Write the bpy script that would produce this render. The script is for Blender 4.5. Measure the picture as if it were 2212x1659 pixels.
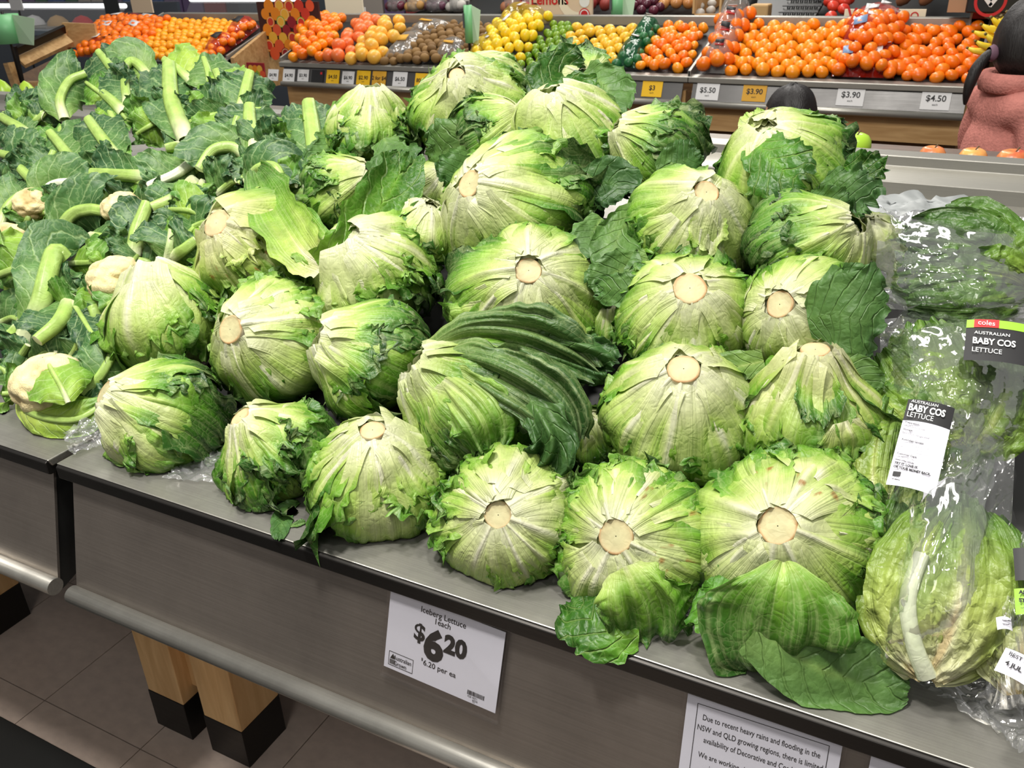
import bpy, math, random
import numpy as np
from mathutils import Vector, Matrix

for o in list(bpy.data.objects):
    bpy.data.objects.remove(o)
scene = bpy.context.scene
COL = scene.collection

# ------------------------------------------------------------------ camera
FPX, CX, CY = 1900.0, 1106.0, 829.5
zc = np.array([-134., 3750., 1900.]); zc /= np.linalg.norm(zc)
xc = np.array([3964., -820., 1900.]); xc -= xc.dot(zc) * zc; xc /= np.linalg.norm(xc)
yc = np.cross(zc, xc)
RW = np.stack([xc, yc, zc])                  # world = RW @ camera axes
CAM = np.array([0., 0., 1.5])
cam_data = bpy.data.cameras.new('camera')
cam_data.sensor_width = 36.0
cam_data.lens = FPX / 2212.0 * 36.0
cam_data.clip_start = 0.02
cam_data.clip_end = 60
cam_data.dof.use_dof = True
cam_data.dof.focus_distance = 1.0
cam_data.dof.aperture_fstop = 22.0
cam = bpy.data.objects.new('camera', cam_data)
COL.objects.link(cam)
M4 = Matrix.Identity(4)
for i in range(3):
    for j in range(3):
        M4[i][j] = RW[i, j]
    M4[i][3] = CAM[i]
cam.matrix_world = M4
scene.camera = cam

# ------------------------------------------------------------------ world, lamps, exposure
world = bpy.data.worlds.new('store_ambient')
scene.world = world
world.use_nodes = True
world.node_tree.nodes['Background'].inputs[0].default_value = (1.0, 0.985, 0.96, 1)
world.node_tree.nodes['Background'].inputs[1].default_value = 0.27

def lamp(name, loc, target, power, size, color=(1, 0.96, 0.90), sy=None):
    d = bpy.data.lights.new(name, 'AREA')
    d.energy = power
    d.color = color
    d.size = size
    if sy:
        d.shape = 'RECTANGLE'; d.size_y = sy
    o = bpy.data.objects.new(name, d)
    COL.objects.link(o)
    o.location = loc
    o.rotation_euler = (Vector(target) - Vector(loc)).to_track_quat('-Z', 'Y').to_euler()
    return o

# ceiling track spots over produce and citrus islands, with one added front fill
lamp('track_spot_or_fill', (-0.45, 0.85, 3.3), (-0.45, 0.95, 0.9), 25, 0.18)
lamp('track_spot_or_fill', (0.65, 0.45, 3.3), (0.05, 0.95, 0.9), 15, 0.18)
lamp('track_spot_or_fill', (-1.75, 0.75, 3.3), (-1.3, 1.05, 0.9), 26, 0.20)
lamp('track_spot_or_fill', (-0.2, -1.3, 3.2), (-0.5, 0.8, 0.8), 16, 0.8)  # added fill lamp behind the camera, brightens the cards and heap front
lamp('track_spot_or_fill', (-1.1, 4.4, 3.6), (-1.2, 4.7, 0.9), 62, 0.5, sy=3.0)
lamp('track_spot_or_fill', (-4.3, 4.6, 3.6), (-4.2, 4.8, 0.9), 62, 0.5, sy=2.5)
lamp('track_spot_or_fill', (-2.5, 8.5, 3.8), (-2.5, 8.0, 0.9), 150, 0.8, sy=6.0)
lamp('track_spot_or_fill', (-0.9, 0.1, 3.3), (-1.2, 0.2, 0.0), 78, 0.3)

scene.view_settings.view_transform = 'Standard'
scene.view_settings.look = 'None'
scene.view_settings.exposure = 0.0
scene.view_settings.gamma = 1.0
scene.view_settings.use_curve_mapping = False
scene.cycles.max_bounces = 7
scene.cycles.diffuse_bounces = 3
scene.cycles.glossy_bounces = 3
scene.cycles.transparent_max_bounces = 14
scene.cycles.transmission_bounces = 4
scene.cycles.caustics_reflective = False
scene.cycles.caustics_refractive = False

# ------------------------------------------------------------------ helpers
def ray(px, py):
    return RW @ np.array([(px - CX) / FPX, -(py - CY) / FPX, -1.0])

LEDGE_Z, LEDGE_Y = 0.85, 0.64
HEAP_Z0, HEAP_K = 0.862, 0.55            # the face of the heap: Z = HEAP_Z0 + HEAP_K * (Y - .7)

def heap(px, py, off=0.0):
    """point of the heap face seen at a pixel, moved `off` metres towards the viewer's side of the heap"""
    d = ray(px, py)
    k = (CAM[2] - HEAP_Z0 + HEAP_K * 0.7) / (-d[2] + HEAP_K * d[1])
    p = CAM + d * k
    if off:
        p = p - d / np.linalg.norm(d) * off
    return p

def at_z(px, py, z):
    d = ray(px, py)
    return CAM + d * ((z - CAM[2]) / d[2])

def at_y(px, py, y):
    d = ray(px, py)
    return CAM + d * (y / d[1])

def depth_of(p):
    return -(RW.T @ (np.asarray(p) - CAM))[2]

def deck_floor(x, y):
    """top of the metal ledge / tray / dark riser at a place"""
    z = np.full_like(y, LEDGE_Z)
    tray = LEDGE_Z + np.clip(y - 0.74, 0, None) * 0.138
    return np.maximum(z, tray)

def lin(c):
    c = np.asarray(c, float) / 255.0
    return np.where(c <= 0.04045, c / 12.92, ((c + 0.055) / 1.055) ** 2.4)

def sm(a, b, x):
    t = np.clip((x - a) / (b - a), 0, 1)
    return t * t * (3 - 2 * t)

class Noise:
    def __init__(self, seed):
        self.g = np.random.RandomState(seed).uniform(-1, 1, (64, 64))
    def __call__(self, x, y):
        x, y = np.broadcast_arrays(np.asarray(x, float), np.asarray(y, float))
        xi = np.floor(x).astype(int); yi = np.floor(y).astype(int)
        fx = x - xi; fy = y - yi
        fx = fx * fx * (3 - 2 * fx); fy = fy * fy * (3 - 2 * fy)
        g = self.g
        a = g[xi % 64, yi % 64]; b = g[(xi + 1) % 64, yi % 64]
        c = g[xi % 64, (yi + 1) % 64]; d = g[(xi + 1) % 64, (yi + 1) % 64]
        return (a * (1 - fx) + b * fx) * (1 - fy) + (c * (1 - fx) + d * fx) * fy

def empty(name, loc, label=None, cat=None, group=None, rotz=0):
    o = bpy.data.objects.new(name, None)
    o.empty_display_size = 0.02
    o.location = tuple(loc); o.rotation_euler = (0, 0, rotz)
    COL.objects.link(o)
    tag(o, label, cat, group)
    return o

def tag(o, label=None, cat=None, group=None, kind=None):
    if label: o['label'] = label
    if cat: o['category'] = cat
    if group: o['group'] = group
    if kind: o['kind'] = kind
    return o

def obj(name, me, mats=None, parent=None, loc=None):
    """link a mesh; verts are in world axes; with a parent they are relative to the parent's location"""
    o = bpy.data.objects.new(name, me)
    COL.objects.link(o)
    if mats is not None:
        for m in (mats if isinstance(mats, (list, tuple)) else [mats]):
            me.materials.append(m)
    if parent is not None:
        o.parent = parent
    if loc is not None:
        o.location = tuple(loc)
    return o

def np_mesh(name, verts, faces, uv=None, col=None, smooth=True, mat_idx=None):
    """faces: (n,4) or (n,3) int array; uv / col per vertex"""
    me = bpy.data.meshes.new(name)
    verts = np.asarray(verts, np.float32).reshape(-1, 3)
    faces = np.asarray(faces, np.int32)
    n, k = faces.shape
    me.vertices.add(len(verts)); me.vertices.foreach_set('co', verts.ravel())
    me.loops.add(n * k); me.loops.foreach_set('vertex_index', faces.ravel())
    me.polygons.add(n)
    me.polygons.foreach_set('loop_start', np.arange(0, n * k, k, dtype=np.int32))
    me.polygons.foreach_set('loop_total', np.full(n, k, np.int32))
    if smooth:
        me.polygons.foreach_set('use_smooth', np.ones(n, bool))
    if mat_idx is not None:
        me.polygons.foreach_set('material_index', np.asarray(mat_idx, np.int32))
    if uv is not None:
        l = me.uv_layers.new(name='UVMap')
        l.data.foreach_set('uv', np.asarray(uv, np.float32)[faces.ravel()].ravel())
    if col is not None:
        a = me.color_attributes.new('col', 'FLOAT_COLOR', 'POINT')
        c = np.ones((len(verts), 4), np.float32); c[:, :3] = np.asarray(col).reshape(-1, 3)
        a.data.foreach_set('color', c.ravel())
    me.update(calc_edges=True)
    me.validate()
    return me

def grid_faces(nu, nv, close_v=False):
    i = np.arange(nu - 1)[:, None]; j = np.arange(nv if close_v else nv - 1)[None, :]
    a = i * nv + j; b = i * nv + (j + 1) % nv
    return np.stack([a, b, b + nv, a + nv], -1).reshape(-1, 4)

class MB:
    """collects polygons, then links them as one mesh object"""
    def __init__(self):
        self.v = []; self.f = []; self.mi = []; self.sm = []
    def add(self, verts, faces, mi=0, smooth=False):
        b = len(self.v)
        self.v += [tuple(map(float, p)) for p in verts]
        self.f += [tuple(b + i for i in f) for f in faces]
        self.mi += [mi] * len(faces); self.sm += [smooth] * len(faces)
        return self
    def box(self, lo, hi, mi=0):
        x0, y0, z0 = lo; x1, y1, z1 = hi
        return self.add([(x0, y0, z0), (x1, y0, z0), (x1, y1, z0), (x0, y1, z0), (x0, y0, z1), (x1, y0, z1), (x1, y1, z1), (x0, y1, z1)],
                        [(0, 3, 2, 1), (4, 5, 6, 7), (0, 1, 5, 4), (1, 2, 6, 5), (2, 3, 7, 6), (3, 0, 4, 7)], mi)
    def obox(self, c, ax, ay, az, mi=0):
        """box by centre and three half axis vectors"""
        c, ax, ay, az = (np.asarray(q, float) for q in (c, ax, ay, az))
        v = [c + sx * ax + sy * ay + sz * az for sz in (-1, 1) for sx, sy in ((-1, -1), (1, -1), (1, 1), (-1, 1))]
        return self.add(v, [(0, 3, 2, 1), (4, 5, 6, 7), (0, 1, 5, 4), (1, 2, 6, 5), (2, 3, 7, 6), (3, 0, 4, 7)], mi)
    def prism(self, prof, x0, x1, mi=0, smooth=False, cap=True):
        """profile [(y,z)..] swept along X"""
        n = len(prof)
        v = [(x0, y, z) for y, z in prof] + [(x1, y, z) for y, z in prof]
        f = [(i, i + n, (i + 1) % n + n, (i + 1) % n) for i in range(n)]
        self.add(v, f, mi, smooth)
        if cap:
            b = len(self.v) - 2 * n
            self.f += [tuple(b + i for i in range(n)), tuple(b + n + i for i in reversed(range(n)))]
            self.mi += [mi] * 2; self.sm += [False] * 2
        return self
    def tube(self, pts, r, seg=8, mi=0, cap=True):
        P = [Vector(p) for p in pts]
        rr = r if isinstance(r, (list, tuple)) else [r] * len(P)
        rings = []; up = Vector((0, 0, 1))
        for i, p in enumerate(P):
            t = (P[min(i + 1, len(P) - 1)] - P[max(i - 1, 0)]).normalized()
            u = up if abs(t.dot(up)) < 0.95 else Vector((1, 0, 0))
            a = t.cross(u).normalized(); b = t.cross(a)
            rings.append([p + (a * math.cos(2 * math.pi * k / seg) + b * math.sin(2 * math.pi * k / seg)) * rr[i] for k in range(seg)])
        v = [q for ring in rings for q in ring]
        f = [(i * seg + k, i * seg + (k + 1) % seg, (i + 1) * seg + (k + 1) % seg, (i + 1) * seg + k) for i in range(len(P) - 1) for k in range(seg)]
        self.add(v, f, mi, True)
        if cap:
            b = len(self.v) - len(v)
            self.f += [tuple(b + k for k in reversed(range(seg))), tuple(b + (len(P) - 1) * seg + k for k in range(seg))]
            self.mi += [mi] * 2; self.sm += [False] * 2
        return self
    def lathe(self, prof, seg=24, c=(0, 0, 0), mi=0, smooth=True):
        v = []
        for r, z in prof:
            for k in range(seg):
                a = 2 * math.pi * k / seg
                v.append((c[0] + r * math.cos(a), c[1] + r * math.sin(a), c[2] + z))
        f = [(i * seg + k, i * seg + (k + 1) % seg, (i + 1) * seg + (k + 1) % seg, (i + 1) * seg + k) for i in range(len(prof) - 1) for k in range(seg)]
        return self.add(v, f, mi, smooth)
    def mesh(self, name):
        me = bpy.data.meshes.new(name)
        me.from_pydata(self.v, [], self.f)
        me.polygons.foreach_set('material_index', self.mi)
        me.polygons.foreach_set('use_smooth', self.sm)
        me.update()
        return me
    def build(self, name, mats, parent=None, bevel=0, rel=True):
        if parent is not None and rel:
            L = np.array(parent_world(parent))
            self.v = [tuple(np.array(p) - L) for p in self.v]
        o = obj(name, self.mesh(name), mats, parent)
        if bevel:
            m = o.modifiers.new('bevel', 'BEVEL'); m.width = bevel; m.segments = 2; m.limit_method = 'ANGLE'
        return o

def parent_world(o):
    p = Vector((0, 0, 0))
    while o is not None:
        p += o.location; o = o.parent
    return p

def copy_tree(o, parent=None):
    c = o.copy(); COL.objects.link(c)
    if parent is not None: c.parent = parent
    for ch in list(o.children):
        copy_tree(ch, c)
    return c

def text_mesh(s, size, bold=0.0, align='LEFT', space=1.0, shear=0.0):
    cu = bpy.data.curves.new('lettering', 'FONT')
    cu.body = s; cu.size = size; cu.align_x = align; cu.offset = bold; cu.space_character = space
    cu.shear = shear; cu.resolution_u = 3
    t = bpy.data.objects.new('tmp_text', cu); COL.objects.link(t)
    dg = bpy.context.evaluated_depsgraph_get()
    me = bpy.data.meshes.new_from_object(t.evaluated_get(dg))
    bpy.data.objects.remove(t); bpy.data.curves.remove(cu)
    return me

def text_on(name, s, size, o3, ex, ey, mat, parent, bold=0.0, align='LEFT', sx=1.0, lift=0.0006, space=1.0):
    """lettering laid on a plane: origin o3, unit axes ex, ey"""
    me = text_mesh(s, size, bold, align, space)
    n = len(me.vertices); co = np.zeros(n * 3, np.float32); me.vertices.foreach_get('co', co); co = co.reshape(-1, 3)
    ex = np.asarray(ex, float); ey = np.asarray(ey, float); nz = np.cross(ex, ey)
    L = np.array(parent_world(parent)) if parent is not None else 0
    w = np.asarray(o3) + co[:, :1] * sx * ex + co[:, 1:2] * ey + nz * lift - L
    me.vertices.foreach_set('co', w.astype(np.float32).ravel()); me.update()
    me.materials.clear()
    return obj(name, me, mat, parent)

# ------------------------------------------------------------------ materials
def new_mat(name):
    m = bpy.data.materials.new(name); m.use_nodes = True
    nt = m.node_tree; b = nt.nodes['Principled BSDF']
    return m, nt, b

def N(nt, t, **kw):
    n = nt.nodes.new(t)
    for k, v in kw.items(): setattr(n, k, v)
    return n

def plain(name, rgb, rough=0.5, metal=0.0, var=0.0, scale=8.0, bump=0.0, bscale=60.0, spec=0.5, coat=0.0, stretch=None):
    m, nt, b = new_mat(name)
    c = tuple(lin(rgb)) + (1,)
    b.inputs['Roughness'].default_value = rough
    b.inputs['Metallic'].default_value = metal
    b.inputs['Specular IOR Level'].default_value = spec
    b.inputs['Coat Weight'].default_value = coat
    tc = N(nt, 'ShaderNodeTexCoord')
    mp = N(nt, 'ShaderNodeMapping')
    nt.links.new(tc.outputs['Object'], mp.inputs[0])
    if stretch: mp.inputs['Scale'].default_value = stretch
    if var:
        ns = N(nt, 'ShaderNodeTexNoise'); ns.inputs['Scale'].default_value = scale; ns.inputs['Detail'].default_value = 6
        nt.links.new(mp.outputs[0], ns.inputs['Vector'])
        mr = N(nt, 'ShaderNodeMapRange'); mr.inputs[1].default_value = .3; mr.inputs[2].default_value = .7
        mr.inputs[3].default_value = 1 - var; mr.inputs[4].default_value = 1 + var
        nt.links.new(ns.outputs[0], mr.inputs[0])
        mx = N(nt, 'ShaderNodeMix', data_type='RGBA', blend_type='MULTIPLY'); mx.inputs[0].default_value = 1
        mx.inputs[6].default_value = c
        nt.links.new(mr.outputs[0], mx.inputs[7])
        nt.links.new(mx.outputs[2], b.inputs['Base Color'])
    else:
        b.inputs['Base Color'].default_value = c
    if bump:
        nb = N(nt, 'ShaderNodeTexNoise'); nb.inputs['Scale'].default_value = bscale; nb.inputs['Detail'].default_value = 3
        nt.links.new(mp.outputs[0], nb.inputs['Vector'])
        bp = N(nt, 'ShaderNodeBump'); bp.inputs['Strength'].default_value = bump; bp.inputs['Distance'].default_value = 0.004
        nt.links.new(nb.outputs[0], bp.inputs['Height']); nt.links.new(bp.outputs[0], b.inputs['Normal'])
    return m

def leaf_material(name, veins, vein_gain, blister, bump, rough=0.42, transl=0.22, chevron=False, vein_col=(214, 226, 160)):
    """leaf colour comes from the leaf's own colour attribute (white base to green margin); veins follow the leaf's UV"""
    m, nt, b = new_mat(name)
    L = nt.links.new
    at = N(nt, 'ShaderNodeVertexColor', layer_name='col')
    uv = N(nt, 'ShaderNodeUVMap')
    tc = N(nt, 'ShaderNodeTexCoord')
    sp = N(nt, 'ShaderNodeSeparateXYZ'); L(uv.outputs[0], sp.inputs[0])
    nz = N(nt, 'ShaderNodeTexNoise'); nz.inputs['Scale'].default_value = 26; nz.inputs['Detail'].default_value = 3
    L(tc.outputs['Object'], nz.inputs['Vector'])
    def math_(op, a, b_=None, c_=None):
        n = N(nt, 'ShaderNodeMath', operation=op)
        for i, q in enumerate((a, b_, c_)):
            if q is None: continue
            if isinstance(q, (int, float)): n.inputs[i].default_value = q
            else: L(q, n.inputs[i])
        return n.outputs[0]
    wob = math_('MULTIPLY', math_('SUBTRACT', nz.outputs[0], 0.5), 1.1 if chevron else 0.30)
    if chevron:
        ab = math_('ABSOLUTE', sp.outputs[0])
        ph = math_('ADD', math_('MULTIPLY', sp.outputs[1], veins), math_('ADD', math_('MULTIPLY', ab, -1.6), wob))
        fr = math_('ABSOLUTE', math_('SUBTRACT', math_('FRACT', ph), 0.5))      # 0 in mid cell .. .5 at vein
        lo, hi = 0.40, 0.5
    else:
        # ribs fanning out of the leaf base: noise drawn out along the leaf, never regular
        mpv = N(nt, 'ShaderNodeMapping'); mpv.inputs['Scale'].default_value = (veins, 0.55, 1)
        L(uv.outputs[0], mpv.inputs[0])
        lc = N(nt, 'ShaderNodeObjectInfo')
        ofs = N(nt, 'ShaderNodeMix', data_type='VECTOR', blend_type='ADD') if False else N(nt, 'ShaderNodeVectorMath', operation='ADD')
        rnd = N(nt, 'ShaderNodeVectorMath', operation='SCALE'); rnd.inputs[0].default_value = (37, 11, 53); L(lc.outputs['Random'], rnd.inputs['Scale'])
        L(mpv.outputs[0], ofs.inputs[0]); L(rnd.outputs[0], ofs.inputs[1])
        st = N(nt, 'ShaderNodeTexNoise'); st.inputs['Scale'].default_value = 1.0; st.inputs['Detail'].default_value = 3.5; st.inputs['Roughness'].default_value = .55; st.inputs['Distortion'].default_value = .35
        L(ofs.outputs[0], st.inputs['Vector'])
        fr = st.outputs[0]
        lo, hi = 0.42, 0.72
    mr = N(nt, 'ShaderNodeMapRange', interpolation_type='SMOOTHSTEP')
    mr.inputs[1].default_value = lo; mr.inputs[2].default_value = hi
    L(fr, mr.inputs[0]); vein = mr.outputs[0]
    # fine net between the veins
    vo = N(nt, 'ShaderNodeTexVoronoi', feature='DISTANCE_TO_EDGE'); vo.inputs['Scale'].default_value = blister
    wv = N(nt, 'ShaderNodeMix', data_type='VECTOR'); wv.inputs[0].default_value = 0.06
    L(tc.outputs['Object'], wv.inputs[4]); L(nz.outputs['Color'], wv.inputs[5]); L(wv.outputs[1], vo.inputs['Vector'])
    net = N(nt, 'ShaderNodeMapRange', interpolation_type='SMOOTHSTEP'); net.inputs[1].default_value = 0.0; net.inputs[2].default_value = 0.10
    net.inputs[3].default_value = 1; net.inputs[4].default_value = 0
    L(vo.outputs['Distance'], net.inputs[0])
    vfac = math_('MINIMUM', math_('ADD', math_('MULTIPLY', vein, vein_gain), math_('MULTIPLY', net.outputs[0], vein_gain * 0.45)), 1.0)
    # light veins keep the leaf's hue
    mx = N(nt, 'ShaderNodeMix', data_type='RGBA'); L(vfac, mx.inputs[0]); L(at.outputs[0], mx.inputs[6])
    vc = N(nt, 'ShaderNodeMix', data_type='RGBA'); vc.inputs[0].default_value = 0.55
    L(at.outputs[0], vc.inputs[6]); vc.inputs[7].default_value = tuple(lin(vein_col)) + (1,)
    L(vc.outputs[2], mx.inputs[7])
    n2 = N(nt, 'ShaderNodeTexNoise'); n2.inputs['Scale'].default_value = 45; n2.inputs['Detail'].default_value = 5
    L(tc.outputs['Object'], n2.inputs['Vector'])
    m2 = N(nt, 'ShaderNodeMapRange'); m2.inputs[1].default_value = .3; m2.inputs[2].default_value = .7; m2.inputs[3].default_value = .82; m2.inputs[4].default_value = 1.16
    L(n2.outputs[0], m2.inputs[0])
    mm = N(nt, 'ShaderNodeMix', data_type='RGBA', blend_type='MULTIPLY'); mm.inputs[0].default_value = 1
    L(mx.outputs[2], mm.inputs[6]); L(m2.outputs[0], mm.inputs[7])
    L(mm.outputs[2], b.inputs['Base Color'])
    b.inputs['Roughness'].default_value = rough
    b.inputs['Specular IOR Level'].default_value = 0.45
    h = math_('ADD', math_('MULTIPLY', vein, 0.7), math_('ADD', math_('MULTIPLY', vo.outputs['Distance'], 0.9), math_('MULTIPLY', n2.outputs[0], 1.1)))
    bp = N(nt, 'ShaderNodeBump'); bp.inputs['Strength'].default_value = bump; bp.inputs['Distance'].default_value = 0.0035
    L(h, bp.inputs['Height']); L(bp.outputs[0], b.inputs['Normal'])
    tr = N(nt, 'ShaderNodeBsdfTranslucent'); L(mm.outputs[2], tr.inputs[0]); L(bp.outputs[0], tr.inputs[1])
    ms = N(nt, 'ShaderNodeMixShader'); ms.inputs[0].default_value = transl
    L(b.outputs[0], ms.inputs[1]); L(tr.outputs[0], ms.inputs[2])
    L(ms.outputs[0], nt.nodes['Material Output'].inputs[0])
    return m

def film_material(name, gloss=0.5, tint=(1, 1, 1), crinkle=0.6, scale=40, haze=0.06):
    """thin clear plastic: lets light straight through, mirrors the lamps, slightly milky"""
    m, nt, b = new_mat(name); L = nt.links.new
    nt.nodes.remove(b)
    tc = N(nt, 'ShaderNodeTexCoord')
    v = N(nt, 'ShaderNodeTexVoronoi', feature='F1'); v.inputs['Scale'].default_value = scale
    ns = N(nt, 'ShaderNodeTexNoise'); ns.inputs['Scale'].default_value = scale * .35; ns.inputs['Detail'].default_value = 4
    L(tc.outputs['Object'], ns.inputs['Vector'])
    mv = N(nt, 'ShaderNodeMix', data_type='VECTOR'); mv.inputs[0].default_value = .12
    L(tc.outputs['Object'], mv.inputs[4]); L(ns.outputs['Color'], mv.inputs[5]); L(mv.outputs[1], v.inputs['Vector'])
    ad = N(nt, 'ShaderNodeMath', operation='ADD'); L(v.outputs['Distance'], ad.inputs[0]); L(ns.outputs[0], ad.inputs[1])
    bp = N(nt, 'ShaderNodeBump'); bp.inputs['Strength'].default_value = crinkle; bp.inputs['Distance'].default_value = .01
    L(ad.outputs[0], bp.inputs['Height'])
    tr = N(nt, 'ShaderNodeBsdfTransparent'); tr.inputs[0].default_value = tuple(tint) + (1,)
    gl = N(nt, 'ShaderNodeBsdfGlossy'); gl.inputs['Roughness'].default_value = 0.07
    L(bp.outputs[0], gl.inputs['Normal'])
    df = N(nt, 'ShaderNodeBsdfDiffuse'); df.inputs[0].default_value = (.9, .92, .92, 1); L(bp.outputs[0], df.inputs['Normal'])
    lw = N(nt, 'ShaderNodeLayerWeight'); lw.inputs[0].default_value = .35; L(bp.outputs[0], lw.inputs['Normal'])
    mu = N(nt, 'ShaderNodeMath', operation='MULTIPLY_ADD'); mu.inputs[1].default_value = gloss; mu.inputs[2].default_value = 0.05
    L(lw.outputs['Fresnel'], mu.inputs[0])
    m1 = N(nt, 'ShaderNodeMixShader'); m1.inputs[0].default_value = haze; L(tr.outputs[0], m1.inputs[1]); L(df.outputs[0], m1.inputs[2])
    m2 = N(nt, 'ShaderNodeMixShader'); L(mu.outputs[0], m2.inputs[0]); L(m1.outputs[0], m2.inputs[1]); L(gl.outputs[0], m2.inputs[2])
    L(m2.outputs[0], nt.nodes['Material Output'].inputs[0])
    return m

def wood_material(name, a, b_, scale=6, axis=(1, 8, 8)):
    m, nt, b = new_mat(name); L = nt.links.new
    tc = N(nt, 'ShaderNodeTexCoord'); mp = N(nt, 'ShaderNodeMapping'); mp.inputs['Scale'].default_value = axis
    L(tc.outputs['Object'], mp.inputs[0])
    ns = N(nt, 'ShaderNodeTexNoise'); ns.inputs['Scale'].default_value = scale; ns.inputs['Detail'].default_value = 7; ns.inputs['Distortion'].default_value = .8
    L(mp.outputs[0], ns.inputs['Vector'])
    cr = N(nt, 'ShaderNodeValToRGB'); cr.color_ramp.elements[0].position = .32; cr.color_ramp.elements[1].position = .68
    cr.color_ramp.elements[0].color = tuple(lin(a)) + (1,); cr.color_ramp.elements[1].color = tuple(lin(b_)) + (1,)
    L(ns.outputs[0], cr.inputs[0]); L(cr.outputs[0], b.inputs['Base Color'])
    b.inputs['Roughness'].default_value = .45
    return m

def metal_material(name, rgb, rough, var=.16, scale=3.0, brush=(1, 60, 60), metal=0.85):
    m, nt, b = new_mat(name); L = nt.links.new
    tc = N(nt, 'ShaderNodeTexCoord'); mp = N(nt, 'ShaderNodeMapping'); mp.inputs['Scale'].default_value = brush
    L(tc.outputs['Object'], mp.inputs[0])
    br = N(nt, 'ShaderNodeTexNoise'); br.inputs['Scale'].default_value = 6; br.inputs['Detail'].default_value = 4; L(mp.outputs[0], br.inputs['Vector'])
    bl = N(nt, 'ShaderNodeTexNoise'); bl.inputs['Scale'].default_value = scale; bl.inputs['Detail'].default_value = 8; bl.inputs['Roughness'].default_value = .65
    L(tc.outputs['Object'], bl.inputs['Vector'])
    ad = N(nt, 'ShaderNodeMath', operation='MULTIPLY_ADD'); ad.inputs[1].default_value = .35; L(br.outputs[0], ad.inputs[0]); L(bl.outputs[0], ad.inputs[2])
    mr = N(nt, 'ShaderNodeMapRange'); mr.inputs[1].default_value = .42; mr.inputs[2].default_value = .95; mr.inputs[3].default_value = 1 - var; mr.inputs[4].default_value = 1 + var
    L(ad.outputs[0], mr.inputs[0])
    mx = N(nt, 'ShaderNodeMix', data_type='RGBA', blend_type='MULTIPLY'); mx.inputs[0].default_value = 1; mx.inputs[6].default_value = tuple(lin(rgb)) + (1,)
    L(mr.outputs[0], mx.inputs[7]); L(mx.outputs[2], b.inputs['Base Color'])
    r2 = N(nt, 'ShaderNodeMapRange'); r2.inputs[1].default_value = .42; r2.inputs[2].default_value = .95; r2.inputs[3].default_value = rough * 1.15; r2.inputs[4].default_value = rough * .8
    L(ad.outputs[0], r2.inputs[0]); L(r2.outputs[0], b.inputs['Roughness'])
    b.inputs['Metallic'].default_value = metal
    bp = N(nt, 'ShaderNodeBump'); bp.inputs['Strength'].default_value = .06; bp.inputs['Distance'].default_value = .002
    L(br.outputs[0], bp.inputs['Height']); L(bp.outputs[0], b.inputs['Normal'])
    return m

M = {}
M['iceberg'] = leaf_material('iceberg_leaf', 12.0, 0.40, 85, 0.42, chevron=False)
M['frill'] = leaf_material('frilly_leaf', 5.0, 0.36, 70, 0.7, chevron=True, vein_col=(190,214,130))
M['cauli_leaf'] = leaf_material('cauliflower_leaf', 6.0, 0.55, 60, 0.35, rough=.5, transl=.15, chevron=True, vein_col=(190, 214, 150))
M['cos_leaf'] = leaf_material('cos_leaf', 3.0, 0.14, 62, 1.0, rough=.4, transl=.2, chevron=False)
M['dark_leaf'] = leaf_material('dark_outer_leaf', 7.0, 0.28, 60, 0.6, rough=.5, transl=.14, chevron=True, vein_col=(130, 165, 95))
M['butt'] = leaf_material('cut_stem', 0.0, 0.0, 60, 0.25, rough=.6, transl=0.05)
M['rib'] = leaf_material('leaf_rib', 3.0, 0.25, 70, 0.25, rough=.4, transl=.08)
M['curd'] = plain('cauliflower_curd', (235, 222, 176), .6, var=.06, scale=60, bump=.5, bscale=260)
M['steel'] = metal_material('brushed_steel', (156, 154, 147), .40, .36, 9.0, metal=.75)
M['steel_dark'] = metal_material('panel_steel', (146, 138, 130), .36, .30, 4.0, metal=.8)
M['steel_lip'] = metal_material('lip_steel', (52, 50, 48), .42, .1, 3.0, metal=.8)
M['steel_light'] = metal_material('rail_steel', (170, 168, 160), .42, .12, 4.0, metal=.7)
M['black_tray'] = plain('black_plastic', (24, 25, 24), .5, var=.1)
M['film'] = film_material('clear_film', gloss=.5, crinkle=.40, scale=11, haze=.035)
M['film_flat'] = film_material('liner_film', gloss=.4, crinkle=.5, scale=30, haze=.14)
M['acrylic'] = film_material('clear_acrylic', gloss=.14, crinkle=.0, scale=3, haze=.0)
M['wood'] = wood_material('pine', (196, 152, 100), (222, 182, 128), 5, (7, 7, .9))
M['wood_h'] = wood_material('pine_board', (176, 136, 86), (206, 168, 116), 5, (.9, 7, 7))
M['wood_dark'] = wood_material('brown_board', (92, 66, 42), (116, 86, 56), 5, (.9, 7, 7))
M['paper'] = plain('white_paper', (224, 223, 234), .7, var=.02, scale=3)
M['ink'] = plain('black_ink', (18, 18, 20), .6)
M['ink_soft'] = plain('grey_ink', (90, 90, 92), .6)
M['yellow'] = plain('yellow_ticket', (240, 190, 20), .6)
M['amber'] = plain('amber_ticket', (214, 160, 40), .6)
M['white_card'] = plain('white_ticket', (222, 222, 222), .6)
M['black_card'] = plain('black_ticket', (22, 22, 24), .6)
M['red'] = plain('red_print', (200, 35, 38), .5)
M['lime'] = plain('lime_print', (140, 190, 50), .5)
M['white'] = plain('white_print', (236, 238, 236), .5)
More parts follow.
